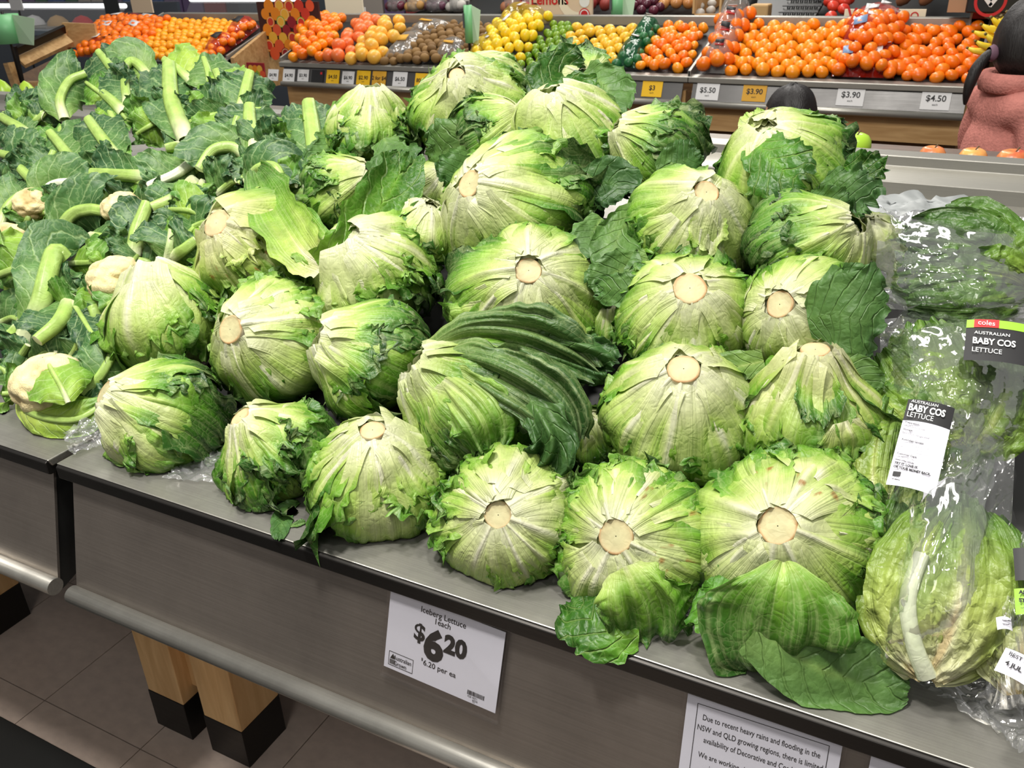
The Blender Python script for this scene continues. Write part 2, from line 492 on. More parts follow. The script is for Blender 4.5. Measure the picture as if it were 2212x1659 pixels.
# ------------------------------------------------------------------ the setting: floor with vinyl tiles, back wall
M['tile'] = plain('vinyl_tile', (182, 165, 153), .33, var=.10, scale=30, bump=.05, bscale=300, coat=.1, stretch=(1, 1.6, 1))
M['grout'] = plain('tile_joint', (92, 80, 72), .7)
M['wall_m'] = plain('store_wall', (150, 150, 152), .7, var=.05)
f = MB().box((-18, -2.5, -.05), (6, 13, -.004)).build('floor', M['grout']); tag(f, kind='structure')
tm = MB().box((.0012, .0012, -.006), (.3038, .3038, 0)).mesh('tile')
tm.materials.append(M['tile'])
TS = 0.305
for i in range(-11, 4):
    for j in range(-3, 6):
        t = bpy.data.objects.new('tile', tm); COL.objects.link(t); t.parent = f
        t.location = (-1.342 + TS * i, .775 + TS * j, 0)
w = MB().box((-18, 12.4, 0), (6, 12.5, 3.6)).build('wall_back', M['wall_m']); tag(w, kind='structure')
rug = MB().box((-3.4, -.9, .0), (-.95, .697, .010)).build('rubber_mat', M['black_tray'], bevel=.003)
tag(rug, 'black rubber mat lying on the floor in front of the wooden counter legs', 'mat')

# ------------------------------------------------------------------ front island: steel units
PT = np.array([.652, .828]); PB = np.array([.606, .652])       # panel top / bottom edge (Y, Z)
def front_unit(x0, x1, label, legs):
    r = empty('steel_display_counter', (x0, .64, 0), label, 'counter', 'steel produce counters of the front island')
    # deck: flat ledge, then tray rising to the back
    prof = [(.64, .85), (.74, .85), (1.93, 1.015), (1.93, 1.003), (.745, .838), (.645, .838)]
    MB().prism(prof, x0, x1).build('deck', M['steel'], r, bevel=.0015)
    MB().prism([(.6405, .8485), (.6365, .846), (.6365, .828), (.6405, .8255), (.662, .8255), (.662, .8375), (.645, .8375)], x0 + .002, x1 - .002).build('lip', M['steel_lip'], r, bevel=.0012)
    # ticket panel leaning out at the bottom, rolled bottom edge
    d = PB - PT; d /= np.linalg.norm(d); nrm = np.array([-d[1], d[0]])
    if nrm[0] > 0: nrm = -nrm
    th = .004
    MB().prism([tuple(PT), tuple(PB), tuple(PB - nrm * th), tuple(PT - nrm * th)], x0 + .012, x1 - .012).build('front_panel', M['steel_dark'], r)
    c = PB + nrm * .006 + d * .007
    roll = [(c[0] + .0135 * math.cos(a), c[1] + .0135 * math.sin(a)) for a in np.linspace(0, 2 * math.pi, 21)[:-1]]
    MB().prism(roll, x0 + .010, x1 - .010, smooth=True).build('rolled_edge', M['steel'], r)
    for xx in (x0 + .013, x1 - .017):
        e = MB().prism([tuple(PT - nrm * th), tuple(PB - nrm * th), (PB[0] + .004, PB[1] - .018), (.80, .70), (.80, .80)], xx, xx + .004)
        e.build('end_cap', M['black_tray'], r)
    MB().box((x0 + .05, .80, .68), (x1 - .05, .84, .82)).build('apron_board', M['wood_h'], r, bevel=.003)
    # stepped rail at the back
    rail = [(1.905, .992), (1.905, 1.041), (1.972, 1.056), (1.972, 1.078), (2.03, 1.077), (2.03, .97), (1.93, .97)]
    MB().prism(rail, x0, x1).build('back_rail', M['steel_light'], r, bevel=.002)
    for lx in legs:
        l = MB().box((lx, .842, .10), (lx + .102, .952, .70)).build('leg', M['wood'], r, bevel=.002)
        MB().box((lx - .001, .841, .0), (lx + .103, .953, .10)).build('foot_cap', M['steel_lip'], l, bevel=.001)
    for k in range(0, len(legs) - 1, 2):
        MB().box((legs[k] + .102, .875, .13), (legs[k + 1], .93, .70)).build('leg_board', M['wood'], r)
    return r
unit_l = front_unit(-3.7, -1.112, 'steel counter unit under the cauliflowers', [-2.2, -2.04])
unit_c = front_unit(-1.094, .62, 'long steel counter unit under the iceberg lettuces with wooden legs below', [-1.361, -1.201, .3, .46])

# dark false-bottom risers that carry the heaps
def riser(x0, x1, unit, y1=1.36):
    MB().prism([(.80, .8625), (.86, .8725), (y1, .742 + .50 * (y1 - .7)), (y1, .938)], x0, x1).build('sloping_riser', M['black_tray'], unit)
riser(-1.06, .55, unit_c)
riser(-3.3, -1.13, unit_l)

# ------------------------------------------------------------------ cards on the ticket panel
pd = np.array([0, PT[0] - PB[0], PT[1] - PB[1]]); pd /= np.linalg.norm(pd)     # up the panel
pn = np.cross([1, 0, 0], pd)                                                    # out of the panel
if pn[1] > 0: pn = -pn
PP = np.array([0, PT[0], PT[1]])
def on_panel(px, py, lift):
    d = ray(px, py); p0 = PP + pn * lift
    return CAM + d * (np.dot(p0 - CAM, pn) / np.dot(d, pn))
def card_frame(tl, tr, lift, w=None, h=None):
    a = on_panel(*tl, lift); b = on_panel(*tr, lift)
    ex = b - a; W = np.linalg.norm(ex); ex /= W
    ey = np.cross(pn, ex)
    return a, ex, ey, W
def card(name, label, tl, tr, H, lift=.005, W=None):
    a, ex, ey, w = card_frame(tl, tr, lift)
    W = W or w
    r = empty(name, a - ey * H, label, 'sign')
    MB().obox(a + ex * W / 2 - ey * H / 2, ex * W / 2, ey * H / 2, pn * .0004).build('paper', M['paper'], r)
    m = MB()
    m.obox(a + ex * W / 2 - ey * (H / 2 + .003) + pn * .0016, ex * (W / 2 + .004), ey * (H / 2 + .009), pn * .0004)
    m.obox(a + ex * W / 2 - ey * (H / 2 + .003) - pn * .0022, ex * (W / 2 + .004), ey * (H / 2 + .009), pn * .0006)
    m.obox(a + ex * W / 2 - ey * (H + .0125), ex * (W / 2 + .004), ey * .0012, pn * .0026)
    m.obox(a + ex * W / 2 + ey * .0065, ex * (W / 2 + .004), ey * .0010, pn * .0026)
    m.build('ticket_holder', M['acrylic'], r)
    return r, a, ex, ey, W
def line(r, a, ex, ey, x, y, w, h, mat, name='rule'):
    nz = np.cross(ex, ey)
    MB().obox(a + ex * x - ey * y + nz * .0007, ex * w / 2, ey * h / 2, nz * .0001).build(name, mat, r)
H1 = .103
r, a, ex, ey, W = card('price_card', 'white iceberg lettuce price card reading $6.20 in a clear holder on the steel panel', (845, 1271), (1093, 1366), H1, .006)
def put(s, u, v, size, bold=0, align='CENTER', sx=1.0, mat='ink', name='lettering'):
    text_on(name, s, size, a + ex * u * W - ey * (v * H1 + size * .35), ex, ey, M[mat], r, bold, align, sx, lift=.0007)
put('Iceberg Lettuce', .48, .10, .0105, .0001, sx=.92)
put('1each', .48, .185, .0105, .0001, sx=.92)
put('$', .292, .392, .030, .0008)
put('6', .425, .485, .052, .0026)
put('20', .61, .40, .031, .0016, sx=.95)
put('6.20 per ea', .495, .742, .0098, .0001)
put('$', .338, .712, .005, .0001)
def frame(r, a, ex, ey, x0, y0, x1, y1, t, mat):
    nz = np.cross(ex, ey); m = MB()
    for (xa, ya, xb, yb) in ((x0, y0, x1, y0), (x0, y1, x1, y1), (x0, y0, x0, y1), (x1, y0, x1, y1)):
        m.obox(a + ex * (xa + xb) / 2 - ey * (ya + yb) / 2 + nz * .0006, ex * (abs(xb - xa) / 2 + t / 2), ey * (abs(yb - ya) / 2 + t / 2), nz * .0001)
    m.build('printed_frame', mat, r)
frame(r, a, ex, ey, .040 * W, .775 * H1, .262 * W, .948 * H1, .0006, M['ink'])
put('Australian', .165, .832, .0080, .0001, sx=.78)
put('Grown', .148, .905, .0080, .0001, sx=.78)
nz = np.cross(ex, ey)
g = MB()
def q(u, v): return a + ex * u * W - ey * v * H1 + nz * .0007
g.add([q(.052, .862), q(.100, .862), q(.076, .795)], [(0, 1, 2)])
g.add([q(.050, .872), q(.102, .872), q(.102, .93), q(.050, .93)], [(0, 1, 2, 3)], 1)
g.build('grown_emblem', [M['ink'], M['ink_soft']], r)
k = MB(); rb = random.Random(5); x = .752
while x < .895:
    w_ = rb.choice([.0016, .003, .0045]); k.add([q(x, .85), q(x + w_, .85), q(x + w_, .905), q(x, .905)], [(3, 2, 1, 0)]); x += w_ + rb.choice([.002, .003])
k.build('barcode', M['ink'], r)
put('458 4071', .755, .925, .0036, 0, 'LEFT'); put('6026', .80, .955, .0036, 0, 'LEFT'); put('15', .80, .985 - .01, .0036, 0, 'LEFT')

H2 = .135
r, a, ex, ey, W = card('notice_card', 'white notice card about heavy rains and limited lettuce supply', (1487, 1493), (1822, 1600), H2, .006)
H1 = H2
frame(r, a, ex, ey, .060 * W, .055, .905 * W, .18, .0005, M['ink']) if False else None
nzz = np.cross(ex, ey); m = MB()
for (xa, ya, xb, yb) in ((.075, .070, .925, .070), (.075, .070, .075, .93), (.925, .070, .925, .93), (.075, .93, .925, .93)):
    m.obox(a + ex * (xa + xb) / 2 * W - ey * (ya + yb) / 2 * H2 + nzz * .0007, ex * (abs(xb - xa) / 2 * W + .0003), ey * (abs(yb - ya) / 2 * H2 + .0003), nzz * .0001)
m.build('printed_frame', M['ink'], r)
for i, (s, v) in enumerate((('Due to recent heavy rains and flooding in the', .165), ('NSW and QLD growing regions, there is limited', .255), ('availability of Decorative and Cos Lettuce.', .345),
                            ('We are working closely with our growers to', .475), ('improve supply as soon as possible.', .565), ('We apologise for any inconvenience.', .69))):
    put(s, .50, v, .0088, .00003, sx=.70)
r, a, ex, ey, W = card('price_card', 'white price card under the bagged cos lettuce at the lower right corner', (1887, 1607), (2230, 1720), .103, .006, W=.19)
H1 = .103
put('Coles Baby Cos Lettuce', .50, .10, .0125, .0001, sx=.92)
put('$', .30, .40, .030, .0008); put('3', .42, .48, .052, .0026)
# ------------------------------------------------------------------ leaves
STOPS = np.array([0.0, .15, .34, .56, .79, 1.02, 1.4])
PAL = lin([[212, 212, 184], [194, 202, 144], [168, 191, 98], [122, 165, 54], [84, 136, 34], [56, 104, 28], [36, 72, 24]])
def leaf_color(g):
    g = np.clip(g, 0, 1.4)
    return np.stack([np.interp(g, STOPS, PAL[:, i]) for i in range(3)], -1)
DSTOPS = np.array([0.0, .3, .6, 1.0, 1.4])
DPAL = lin([[196, 206, 150], [134, 164, 92], [92, 130, 66], [64, 104, 52], [44, 80, 44]]) * np.array([.85, .85, .72])
def dark_color(g):
    g = np.clip(g, 0, 1.4)
    return np.stack([np.interp(g, DSTOPS, DPAL[:, i]) for i in range(3)], -1)

UPW = np.array([0, 0, 1.])

def settle(P, thick=.002):
    """keep leaf points on top of the steel and of nothing else"""
    z = deck_floor(P[:, 0], P[:, 1])
    over = P[:, 1] > LEDGE_Y - .004
    low = over & (P[:, 2] < z + thick)
    P[low, 2] = z[low] + thick
    return P

class Lettuce:
    def __init__(s, px, py, rpx, st, seed, gs=.75, neck=.10, stem=.22, squash=.92, off=0.0, R=None):
        s.rng = np.random.RandomState(seed); s.seed = seed
        s.C = heap(px, py, off)
        s.dep = depth_of(s.C)
        s.R = 1.03 * rpx * s.dep / FPX
        dx, dy = st[0] / rpx, -st[1] / rpx
        q = math.hypot(dx, dy); dz = math.sqrt(max(0, 1 - q * q)) if q < .97 else .24
        if len(st) > 2: dz = st[2]
        view = s.C - CAM; view /= np.linalg.norm(view)
        # axes of the picture at this spot
        zl = -view; xl = RW[:, 0] - RW[:, 0].dot(zl) * zl; xl /= np.linalg.norm(xl); yl = np.cross(zl, xl)
        ax = xl * dx + yl * dy + zl * dz; s.A = ax / np.linalg.norm(ax)
        s.E1 = xl - xl.dot(s.A) * s.A; s.E1 /= np.linalg.norm(s.E1)
        s.E2 = np.cross(s.A, s.E1)
        s.xl, s.yl, s.zl = xl, yl, zl
        s.neck, s.stem, s.gs, s.sq = neck, stem, gs, squash
        s.lump = Noise(seed + 900); s.lamp = .055
    def prof(s, th):
        return s.R * (1 + s.neck * np.exp(-(th / .36) ** 2) - .05 * np.exp(-((th - .75) / .4) ** 2))
    def to_world(s, d):
        return d[..., :1] * s.E1 + d[..., 1:2] * s.E2 + d[..., 2:] * s.A * s.sq
    def az(s, deg):
        """azimuth about the stem whose leaf runs towards a picture direction (0 right, 90 up)"""
        v = s.xl * math.cos(math.radians(deg)) + s.yl * math.sin(math.radians(deg))
        return math.atan2(v.dot(s.E2), v.dot(s.E1))
    def leaf(s, phi, th1, hw, gs, flare=0.0, ruffle=.03, layer=0, jag=.10, th0=None, tf=.55, droop=0.0, nu=34, nv=37, dark=0, tip=.30, curl=0.0, rust=0.0):
        rng = s.rng
        nz = Noise(rng.randint(1 << 30)); n2 = Noise(rng.randint(1 << 30))
        th0 = s.stem * .82 if th0 is None else th0
        t = np.linspace(0, 1, nu)[:, None] * np.ones((1, nv)); sv = np.linspace(-1, 1, nv)[None, :] * np.ones((nu, 1))
        te = t * (1 - tip * np.abs(sv) ** 2.4 + jag * (nz(sv * 5 + 9, 3.1 + 0 * t) + .7 * nz(sv * 13 + 5, 7.7 + 0 * t)) * sm(.4, 1, t))
        se = sv * (1 + jag * .8 * (nz(t * 8, 11.3 + sv * 0 + np.sign(sv) * 5)) * sm(.35, .8, t) * np.abs(sv) ** 3)
        th = th0 + (th1 - th0) * te
        wprof = (.40 + .60 * np.sin(np.clip(t / .72, 0, 1) * math.pi / 2) ** 1.15)
        lat = se * hw * wprof
        ph = phi + .10 * nz(t * 2, 20.5 + 0 * t) * t
        u = np.stack([np.sin(th) * np.cos(ph), np.sin(th) * np.sin(ph), np.cos(th)], -1)
        v = np.stack([-np.sin(ph), np.cos(ph), 0 * ph], -1)
        d = u * np.cos(lat)[..., None] + v * np.sin(lat)[..., None]
        edge = np.maximum(sm(.62, 1, t), sm(.62, 1, np.abs(sv)) * sm(.25, .6, t))
        fan = np.cos(sv * 34 + nz(t * 3, sv * 3) * 1.2)
        r = s.prof(th) * (1 + .020 * layer + .085 * s.lump(d[..., 0] * 1.9 + 7, d[..., 1] * 1.9 + d[..., 2] * 1.3))
        fan = nz(sv * 8 + 30, t * 1.2) + .55 * n2(sv * 17 + 3, t * 2.2)
        bumpy = .034 * nz(sv * 3 + 3, t * 3) + .015 * fan * sm(.12, .5, t) + .034 * np.exp(-(sv / .10) ** 2) * (1 - t) ** 1.2
        ruf = ruffle * edge * (nz(sv * 6 + 4, t * 5 + 2) + .8 * edge * n2(sv * 15, t * 12))
        fl = flare * sm(tf, 1.15, t) ** 1.2 + .020 * sm(.80, 1.0, np.abs(sv)) * sm(.2, .5, t) + .4 * flare * sm(.6, 1.1, np.abs(sv)) * t
        if curl:
            fl = fl + curl * sm(.75, 1.0, np.abs(sv)) * sm(.3, .7, t)
        r = r + s.R * (bumpy + ruf + fl)
        # frill also runs along the surface
        d = d + v * (ruffle * 1.2 * edge * n2(t * 14 + 3, sv * 10))[..., None]
        P = s.to_world(d) * r[..., None]
        if droop:
            P = P - UPW * (droop * s.R * sm(.35, 1, t) ** 1.3)[..., None]
        P = (P + s.C).reshape(-1, 3)
        P = settle(P, .002 + .0012 * (rng.randint(4)))
        g = gs * (.10 + 1.22 * t ** .95) + .22 * edge + .16 * (nz(sv * 3, t * 3 + 5) + .6 * n2(sv * 9 + 4, t * 2)) * sm(.1, .5, t) - .22 * np.exp(-(sv / .09) ** 2) * (1 - .6 * t) + .12 * (np.abs(sv) - .3) * sm(.1, .5, t)
        col = (dark_color(g * .9 + .1) if dark else leaf_color(g)).reshape(-1, 3)
        if s.tint is not None: col = col * s.tint
        if rust:
            k = (sm(.30, .62, n2(sv * 11 + 3, t * 13) + rust - 1) * sm(.15, .25, t) * sm(.75, .55, t)).reshape(-1, 1) if False else (np.clip((n2(sv * 11 + 3, t * 13) - (1.05 - rust)) / .2, 0, 1) * sm(.12, .22, t) * (1 - sm(.5, .7, t))).reshape(-1, 1)
            col = col * (1 - k * .8) + lin([150, 92, 36]) * k * .8
        uvs = np.stack([sv, t], -1).reshape(-1, 2)
        me = np_mesh('leaf', P - s.base, grid_faces(nu, nv), uvs, col)
        return me
    tint = None
    def build(s, label, n=6, green=None, extra=(), free=(), stem_on=True, frills=3, flare=.05, group='iceberg lettuces heaped on the front counter', ang0=None, spot=True):
        s.base = s.C - UPW * s.R
        root = empty('iceberg_lettuce', s.base, label, 'lettuce', group)
        rng = s.rng
        # inner head
        nu, nv = 30, 56
        th = np.linspace(.02, math.pi - .02, nu)[:, None] * np.ones((1, nv)); ph = np.linspace(0, 2 * math.pi, nv + 1)[:-1][None, :] * np.ones((nu, 1))
        d = np.stack([np.sin(th) * np.cos(ph), np.sin(th) * np.sin(ph), np.cos(th)], -1)
        nz = Noise(s.seed + 5)
        r = s.prof(th) * (.955 + .085 * s.lump(d[..., 0] * 1.9 + 7, d[..., 1] * 1.9 + d[..., 2] * 1.3) + .008 * np.cos(ph * 22 + nz(th * 2, ph) * 2))
        P = (s.to_world(d) * r[..., None] + s.C).reshape(-1, 3)
        P = settle(P, .001)
        g = s.gs * (th / math.pi) * 1.0 + .12 * nz(ph * 3, th * 3)
        col = leaf_color(g).reshape(-1, 3)
        if s.tint is not None: col = col * s.tint
        uv = np.stack([ph / math.pi * 2, th], -1).reshape(-1, 2)
        obj('inner_head', np_mesh('inner_head', P - s.base, grid_faces(nu, nv, True), uv, col), M['iceberg'], root)
        a0 = rng.uniform(0, 6.28) if ang0 is None else s.az(ang0)
        for k in range(n):
            if k >= n: break
            ph_ = a0 + k * 2.399 + rng.uniform(-.25, .25)
            me = s.leaf(ph_, rng.uniform(1.35, 2.25), rng.uniform(.62, .95), s.gs * rng.uniform(.72, 1.12), flare=flare * rng.uniform(.2, 1.6),
                        ruffle=rng.uniform(.04, .09), layer=k * .75, jag=rng.uniform(.04, .12), tf=rng.uniform(.5, .8))
            obj('leaf', me, M['iceberg'], root)
        for k in range(frills):
            me = s.leaf(rng.uniform(0, 6.28), rng.uniform(1.25, 1.9), rng.uniform(.5, .85), np.clip(s.gs * rng.uniform(.8, 1.1), .45, .85), flare=rng.uniform(.01, .06), ruffle=rng.uniform(.06, .10),
                        layer=n * .75 + k, jag=.22, th0=rng.uniform(.35, .7), tf=.5, nu=44, nv=45)
            obj('leaf', me, M['iceberg'], root)
        for e in extra:
            e = dict(e); a = e.pop('a'); th1 = e.pop('th'); hw = e.pop('w'); gs = e.pop('g'); mt = e.pop('m', 'iceberg')
            e.setdefault('layer', n * .75 + 1.2)
            if e.get('jag', 0) >= .2: gs *= .70; e['ruffle'] = e.get('ruffle', .05) * .7
            me = s.leaf(s.az(a), th1, hw, gs, dark=1 if mt == 'dark_leaf' else 0, **e)
            obj('leaf', me, M[mt], root)
        for fz in free:
            obj('leaf', ribbon(root_loc=s.base, tint=s.tint, **fz[1]), M[fz[0]], root)
        if stem_on:
            rs = s.R * s.stem * .98; top = s.R * (1 + s.neck) * s.sq + s.R * .035
            prof = [(rs * 1.18, top - .30 * s.R, 0), (rs * 1.03, top - .13 * s.R, .1), (rs * 1.0, top - .03 * s.R, .3), (rs * .985, top, .9), (rs * .93, top + .012 * s.R, 1.0), (rs * .86, top + .010 * s.R, .7), (rs * .80, top + .008 * s.R, .2), (rs * .6, top + .006 * s.R, .12), (rs * .25, top + .009 * s.R, .05), (.0006, top + .008 * s.R, .0)]
            seg = 28; V = []; CC = []
            cream = lin([188, 184, 140]); tan = lin([168, 116, 66]); pale = lin([220, 214, 182])
            nzs = Noise(s.seed + 77)
            for i, (rr, hh, k) in enumerate(prof):
                for j in range(seg):
                    a_ = 2 * math.pi * j / seg
                    w_ = 1 + .05 * nzs(math.cos(a_) * 1.6 + 9, math.sin(a_) * 1.6 + 4)
                    V.append(s.E1 * rr * w_ * math.cos(a_) + s.E2 * rr * w_ * math.sin(a_) * 1.04 + s.A * hh)
                    kk = np.clip(k * (.55 + .45 * float(nzs(a_ * 2.2, i * .7 + 3))), 0, 1) if k > .2 else k
                    CC.append((pale if i < 3 else cream) * (1 - kk) + tan * kk)
            V = np.array(V) + s.C - s.base
            obj('stem', np_mesh('stem', V, grid_faces(len(prof), seg, True), np.zeros((len(V), 2)), np.array(CC)), M['butt'], root)
        return root

def catmull(P, n):
    P = np.asarray(P, float); m = len(P)
    if m == 2:
        t = np.linspace(0, 1, n)[:, None]; return P[0] * (1 - t) + P[1] * t
    Q = np.vstack([2 * P[0] - P[1], P, 2 * P[-1] - P[-2]])
    out = []
    for u in np.linspace(0, m - 1 - 1e-9, n):
        i = int(u); f = u - i
        a, b, c, d = Q[i], Q[i + 1], Q[i + 2], Q[i + 3]
        out.append(.5 * ((2 * b) + (-a + c) * f + (2 * a - 5 * b + 4 * c - d) * f * f + (-a + 3 * b - 3 * c + d) * f ** 3))
    return np.array(out)

def ribbon(pts, w, seed, root_loc, g=(.2, 1.0), ruffle=.12, jag=.10, cup=0.0, roll=0.0, nu=36, nv=27, dark=0, tip=.7, base_w=.3, tint=None, world=False, pal=None, rib=.2, blister=0.0, fold=0.0, skew=0.0, pleat=0.0):
    """free leaf along a path. pts: pixel + height over the heap face (or world points); w: half width in metres at the widest"""
    Pp = np.array(pts, float) if world else np.array([heap(x, y, o) for x, y, o in pts])
    C = catmull(Pp, nu)
    T = np.gradient(C, axis=0); T /= np.linalg.norm(T, axis=1)[:, None]
    V = CAM - C; V /= np.linalg.norm(V, axis=1)[:, None]
    S = np.cross(V, T); S /= np.linalg.norm(S, axis=1)[:, None]
    Nn = np.cross(T, S)
    Nn *= np.sign((Nn * V).sum(1))[:, None]
    if roll:
        ca, sa = math.cos(roll), math.sin(roll)
        S, Nn = S * ca + Nn * sa, Nn * ca - S * sa
    nz = Noise(seed); n2 = Noise(seed + 1)
    t = np.linspace(0, 1, nu)[:, None] * np.ones((1, nv)); sv = np.linspace(-1, 1, nv)[None, :] * np.ones((nu, 1))
    if tip > 0:
        wp = (base_w + (1 - base_w) * np.sin(np.clip(t / .6, 0, 1) * math.pi / 2)) * np.sqrt(np.clip(1 - tip * np.clip((t - .6) / .4, 0, 1) ** 2, .02, 1))
    else:
        wp = base_w + (1 - base_w) * np.sin(np.clip(t / .7, 0, 1) * math.pi / 2)
    edge = np.maximum(sm(.75, 1, t), sm(.5, 1, np.abs(sv)) * sm(.05, .35, t))
    se = sv * (1 + jag * (nz(t * 9, np.sign(sv) * 4 + 8.2) + .7 * nz(t * 22, np.sign(sv) * 4 + 15.2)) * np.abs(sv) ** 3) + skew * t
    x = se * w * wp
    rr = ruffle * w * (.35 * nz(t * 3, sv * 2 + 5) + edge * (nz(t * 7, sv * 4 + 9) + .55 * n2(t * 17, sv * 9)))
    zz = rr - cup * w * sv ** 2 * wp + fold * w * np.abs(sv) * wp + blister * w * n2(t * 16 + 3, sv * 8 + 9) * (1 - np.exp(-(sv / .12) ** 2))
    if pleat: zz = zz + pleat * w * (nz(sv * 4.5 + 40, t * 1.6 + 9) + .4 * n2(sv * 10 + 21, t * 3)) * sm(.08, .5, t)
    along = jag * w * 1.2 * (nz(sv * 5, 31.5 + 0 * t) + .6 * n2(sv * 12, 3.5 + 0 * t)) * sm(.7, 1, t)
    P = C[:, None, :] + S[:, None, :] * x[..., None] + Nn[:, None, :] * zz[..., None] + T[:, None, :] * along[..., None]
    P = settle(P.reshape(-1, 3), .002)
    gg = g[0] + (g[1] - g[0]) * t ** .9 + .10 * edge + .10 * nz(t * 4, sv * 3) - rib * np.exp(-(sv / .10) ** 2) * (1 - .6 * t)
    col = (pal or (dark_color if dark else leaf_color))(gg).reshape(-1, 3)
    if tint is not None: col = col * tint
    return np_mesh('leaf', P - root_loc, grid_faces(nu, nv), np.stack([sv, t], -1).reshape(-1, 2), col)
# ------------------------------------------------------------------ the iceberg lettuces, front row first
def L(*a, **k):
    b = {q: k.pop(q) for q in ('label', 'n', 'extra', 'free', 'stem_on', 'frills', 'flare', 'ang0') if q in k}
    tint = k.pop('tint', None)
    l = Lettuce(*a, **k)
    if tint is not None: l.tint = np.array(tint)
    return l.build(**b)
def X(a, th, w, g, **k): return dict(a=a, th=th, w=w, g=g, **k)

# front row, left to right
L(352, 905, 118, (-100, -48), 11, gs=.50, neck=.16, label='pale iceberg lettuce at the left end of the front row, stem facing the counter corner',
  extra=[X(50, 1.9, .95, 1.15, ruffle=.06, flare=.05), X(5, 1.7, .50, .95, ruffle=.10, jag=.2), X(-30, 2.0, .9, .42), X(-62, 2.1, .8, .38, ruffle=.05), X(80, 2.2, .8, 1.0), X(-20, 2.6, .5, 1.0, flare=.25, ruffle=.10, droop=.3)])
L(605, 985, 112, (-72, -72), 12, gs=.85, neck=.16, label='ragged green iceberg lettuce second from the left in the front row, with torn leaves',
  extra=[X(-70, 1.9, .55, .80, ruffle=.10, jag=.2), X(-10, 2.0, 1.0, .95), X(30, 1.9, .8, .85), X(-95, 2.0, .6, .75, ruffle=.08, jag=.2), X(-45, 1.3, .45, 1.05, ruffle=.12, jag=.25, flare=.1), X(-120, 1.6, .4, .5, flare=.15), X(110, 1.8, .7, .9), X(-80, 2.5, .6, 1.15, flare=.22, ruffle=.12, droop=.3)])
L(820, 1040, 132, (-14, -92), 13, gs=.48, neck=.16, stem=.20, label='pale iceberg lettuce third from the left in the front row, thick midrib down its face',
  extra=[X(-80, 2.2, .75, .42, flare=.02), X(-30, 1.9, .8, .45), X(-150, 2.1, .55, .75, flare=.22, ruffle=.12, jag=.18), X(-135, 1.6, .5, .40, flare=.06), X(-25, 1.45, .45, 1.0, th0=.85, ruffle=.12, jag=.25, flare=.08), X(-165, 2.4, .5, .95, flare=.3, ruffle=.12), X(20, 2.0, .8, .6)])
L(1098, 1128, 138, (-20, -14), 14, gs=.40, neck=.02, stem=.205, label='whitish iceberg lettuce just above the $6.20 price card, cut stem facing out',
  extra=[X(35, 1.75, .75, .36, flare=.04), X(100, 1.5, .5, .34), X(-20, 1.6, .6, .36), X(-75, 1.5, .4, .36, ruffle=.05), X(-120, 1.7, .65, .38, flare=.02), X(140, 1.5, .5, .85, ruffle=.12, jag=.22, flare=.1), X(170, 1.6, .4, .55, ruffle=.10, flare=.06), X(-45, 1.8, .4, .9, ruffle=.10, jag=.2, flare=.06), X(-65, 1.9, .45, .8, ruffle=.1, jag=.2)])
L(1368, 1165, 152, (-34, -6), 15, gs=.55, neck=.02, stem=.235, label='large iceberg lettuce with rust spots and a torn leaf hanging over the ledge',
  extra=[X(-60, 2.3, .60, .85, flare=.18, ruffle=.06, jag=.10, droop=.25), X(70, 1.75, .75, .50), X(10, 1.8, .75, .50, rust=.5, nu=60, nv=61), X(-25, 1.9, .6, .6), X(-55, 1.7, .45, .45, rust=.55, nu=60, nv=61), X(150, 1.6, .5, .95, flare=.12, ruffle=.12, jag=.2), X(-120, 1.7, .6, .35), X(110, 1.7, .6, .7), X(45, 1.95, .5, 1.0, ruffle=.08)],
  free=[('iceberg', dict(pts=[(1350, 1225, .080), (1375, 1280, .070), (1392, 1335, .042), (1395, 1385, .01)], w=.050, seed=50, g=(.3,1.05), ruffle=.16, jag=.20, base_w=.4, cup=.2, tip=.3, pleat=.2)),
        ('frill', dict(pts=[(1380, 1375, .02), (1320, 1370, .03), (1270, 1330, .03), (1235, 1290, .015)], w=.036, seed=51, g=(.75, 1.1), ruffle=.18, jag=.16, base_w=.5))])
L(1705, 1172, 182, (-20, -32), 16, gs=.58, neck=.02, stem=.215, label='largest iceberg lettuce of the front row with a broad leaf draped on the ledge',
  extra=[X(-68, 2.25, .55, .92, flare=.26, ruffle=.035, jag=.05, droop=.20, nu=48, nv=49), X(-100, 1.9, .6, .85, ruffle=.08), X(25, 1.9, .75, .55), X(65, 1.8, .65, .55, rust=.5, nu=60, nv=61), X(150, 1.8, .75, .62, flare=.10), X(-20, 1.8, .6, .85, ruffle=.06), X(-160, 1.6, .6, .45), X(110, 1.6, .45, .6, flare=.10), X(-5, 1.2, .35, .9, th0=.6, ruffle=.12, jag=.2)],
  free=[('iceberg', dict(pts=[(1692, 1212, .098), (1690, 1265, .096), (1684, 1330, .078), (1675, 1400, .046), (1690, 1458, .008)], w=.074, seed=61, g=(.40, 1.22), ruffle=.10, jag=.06, base_w=.14, tip=.75, cup=.05, nu=52, nv=45, pleat=.09)),
        ('dark_leaf', dict(pts=[(1590, 1310, .05), (1560, 1290, .05), (1530, 1260, .04)], w=.04, seed=63, g=(.7, .9), ruffle=.12, jag=.14, base_w=.6)),
        ('dark_leaf', dict(pts=[(1640, 1350, .06), (1740, 1430, .035), (1850, 1470, .012), (1962, 1492, .004)], w=.040, seed=62, g=(.55, .7), ruffle=.08, jag=.05, base_w=.8, dark=1, tip=.9))])
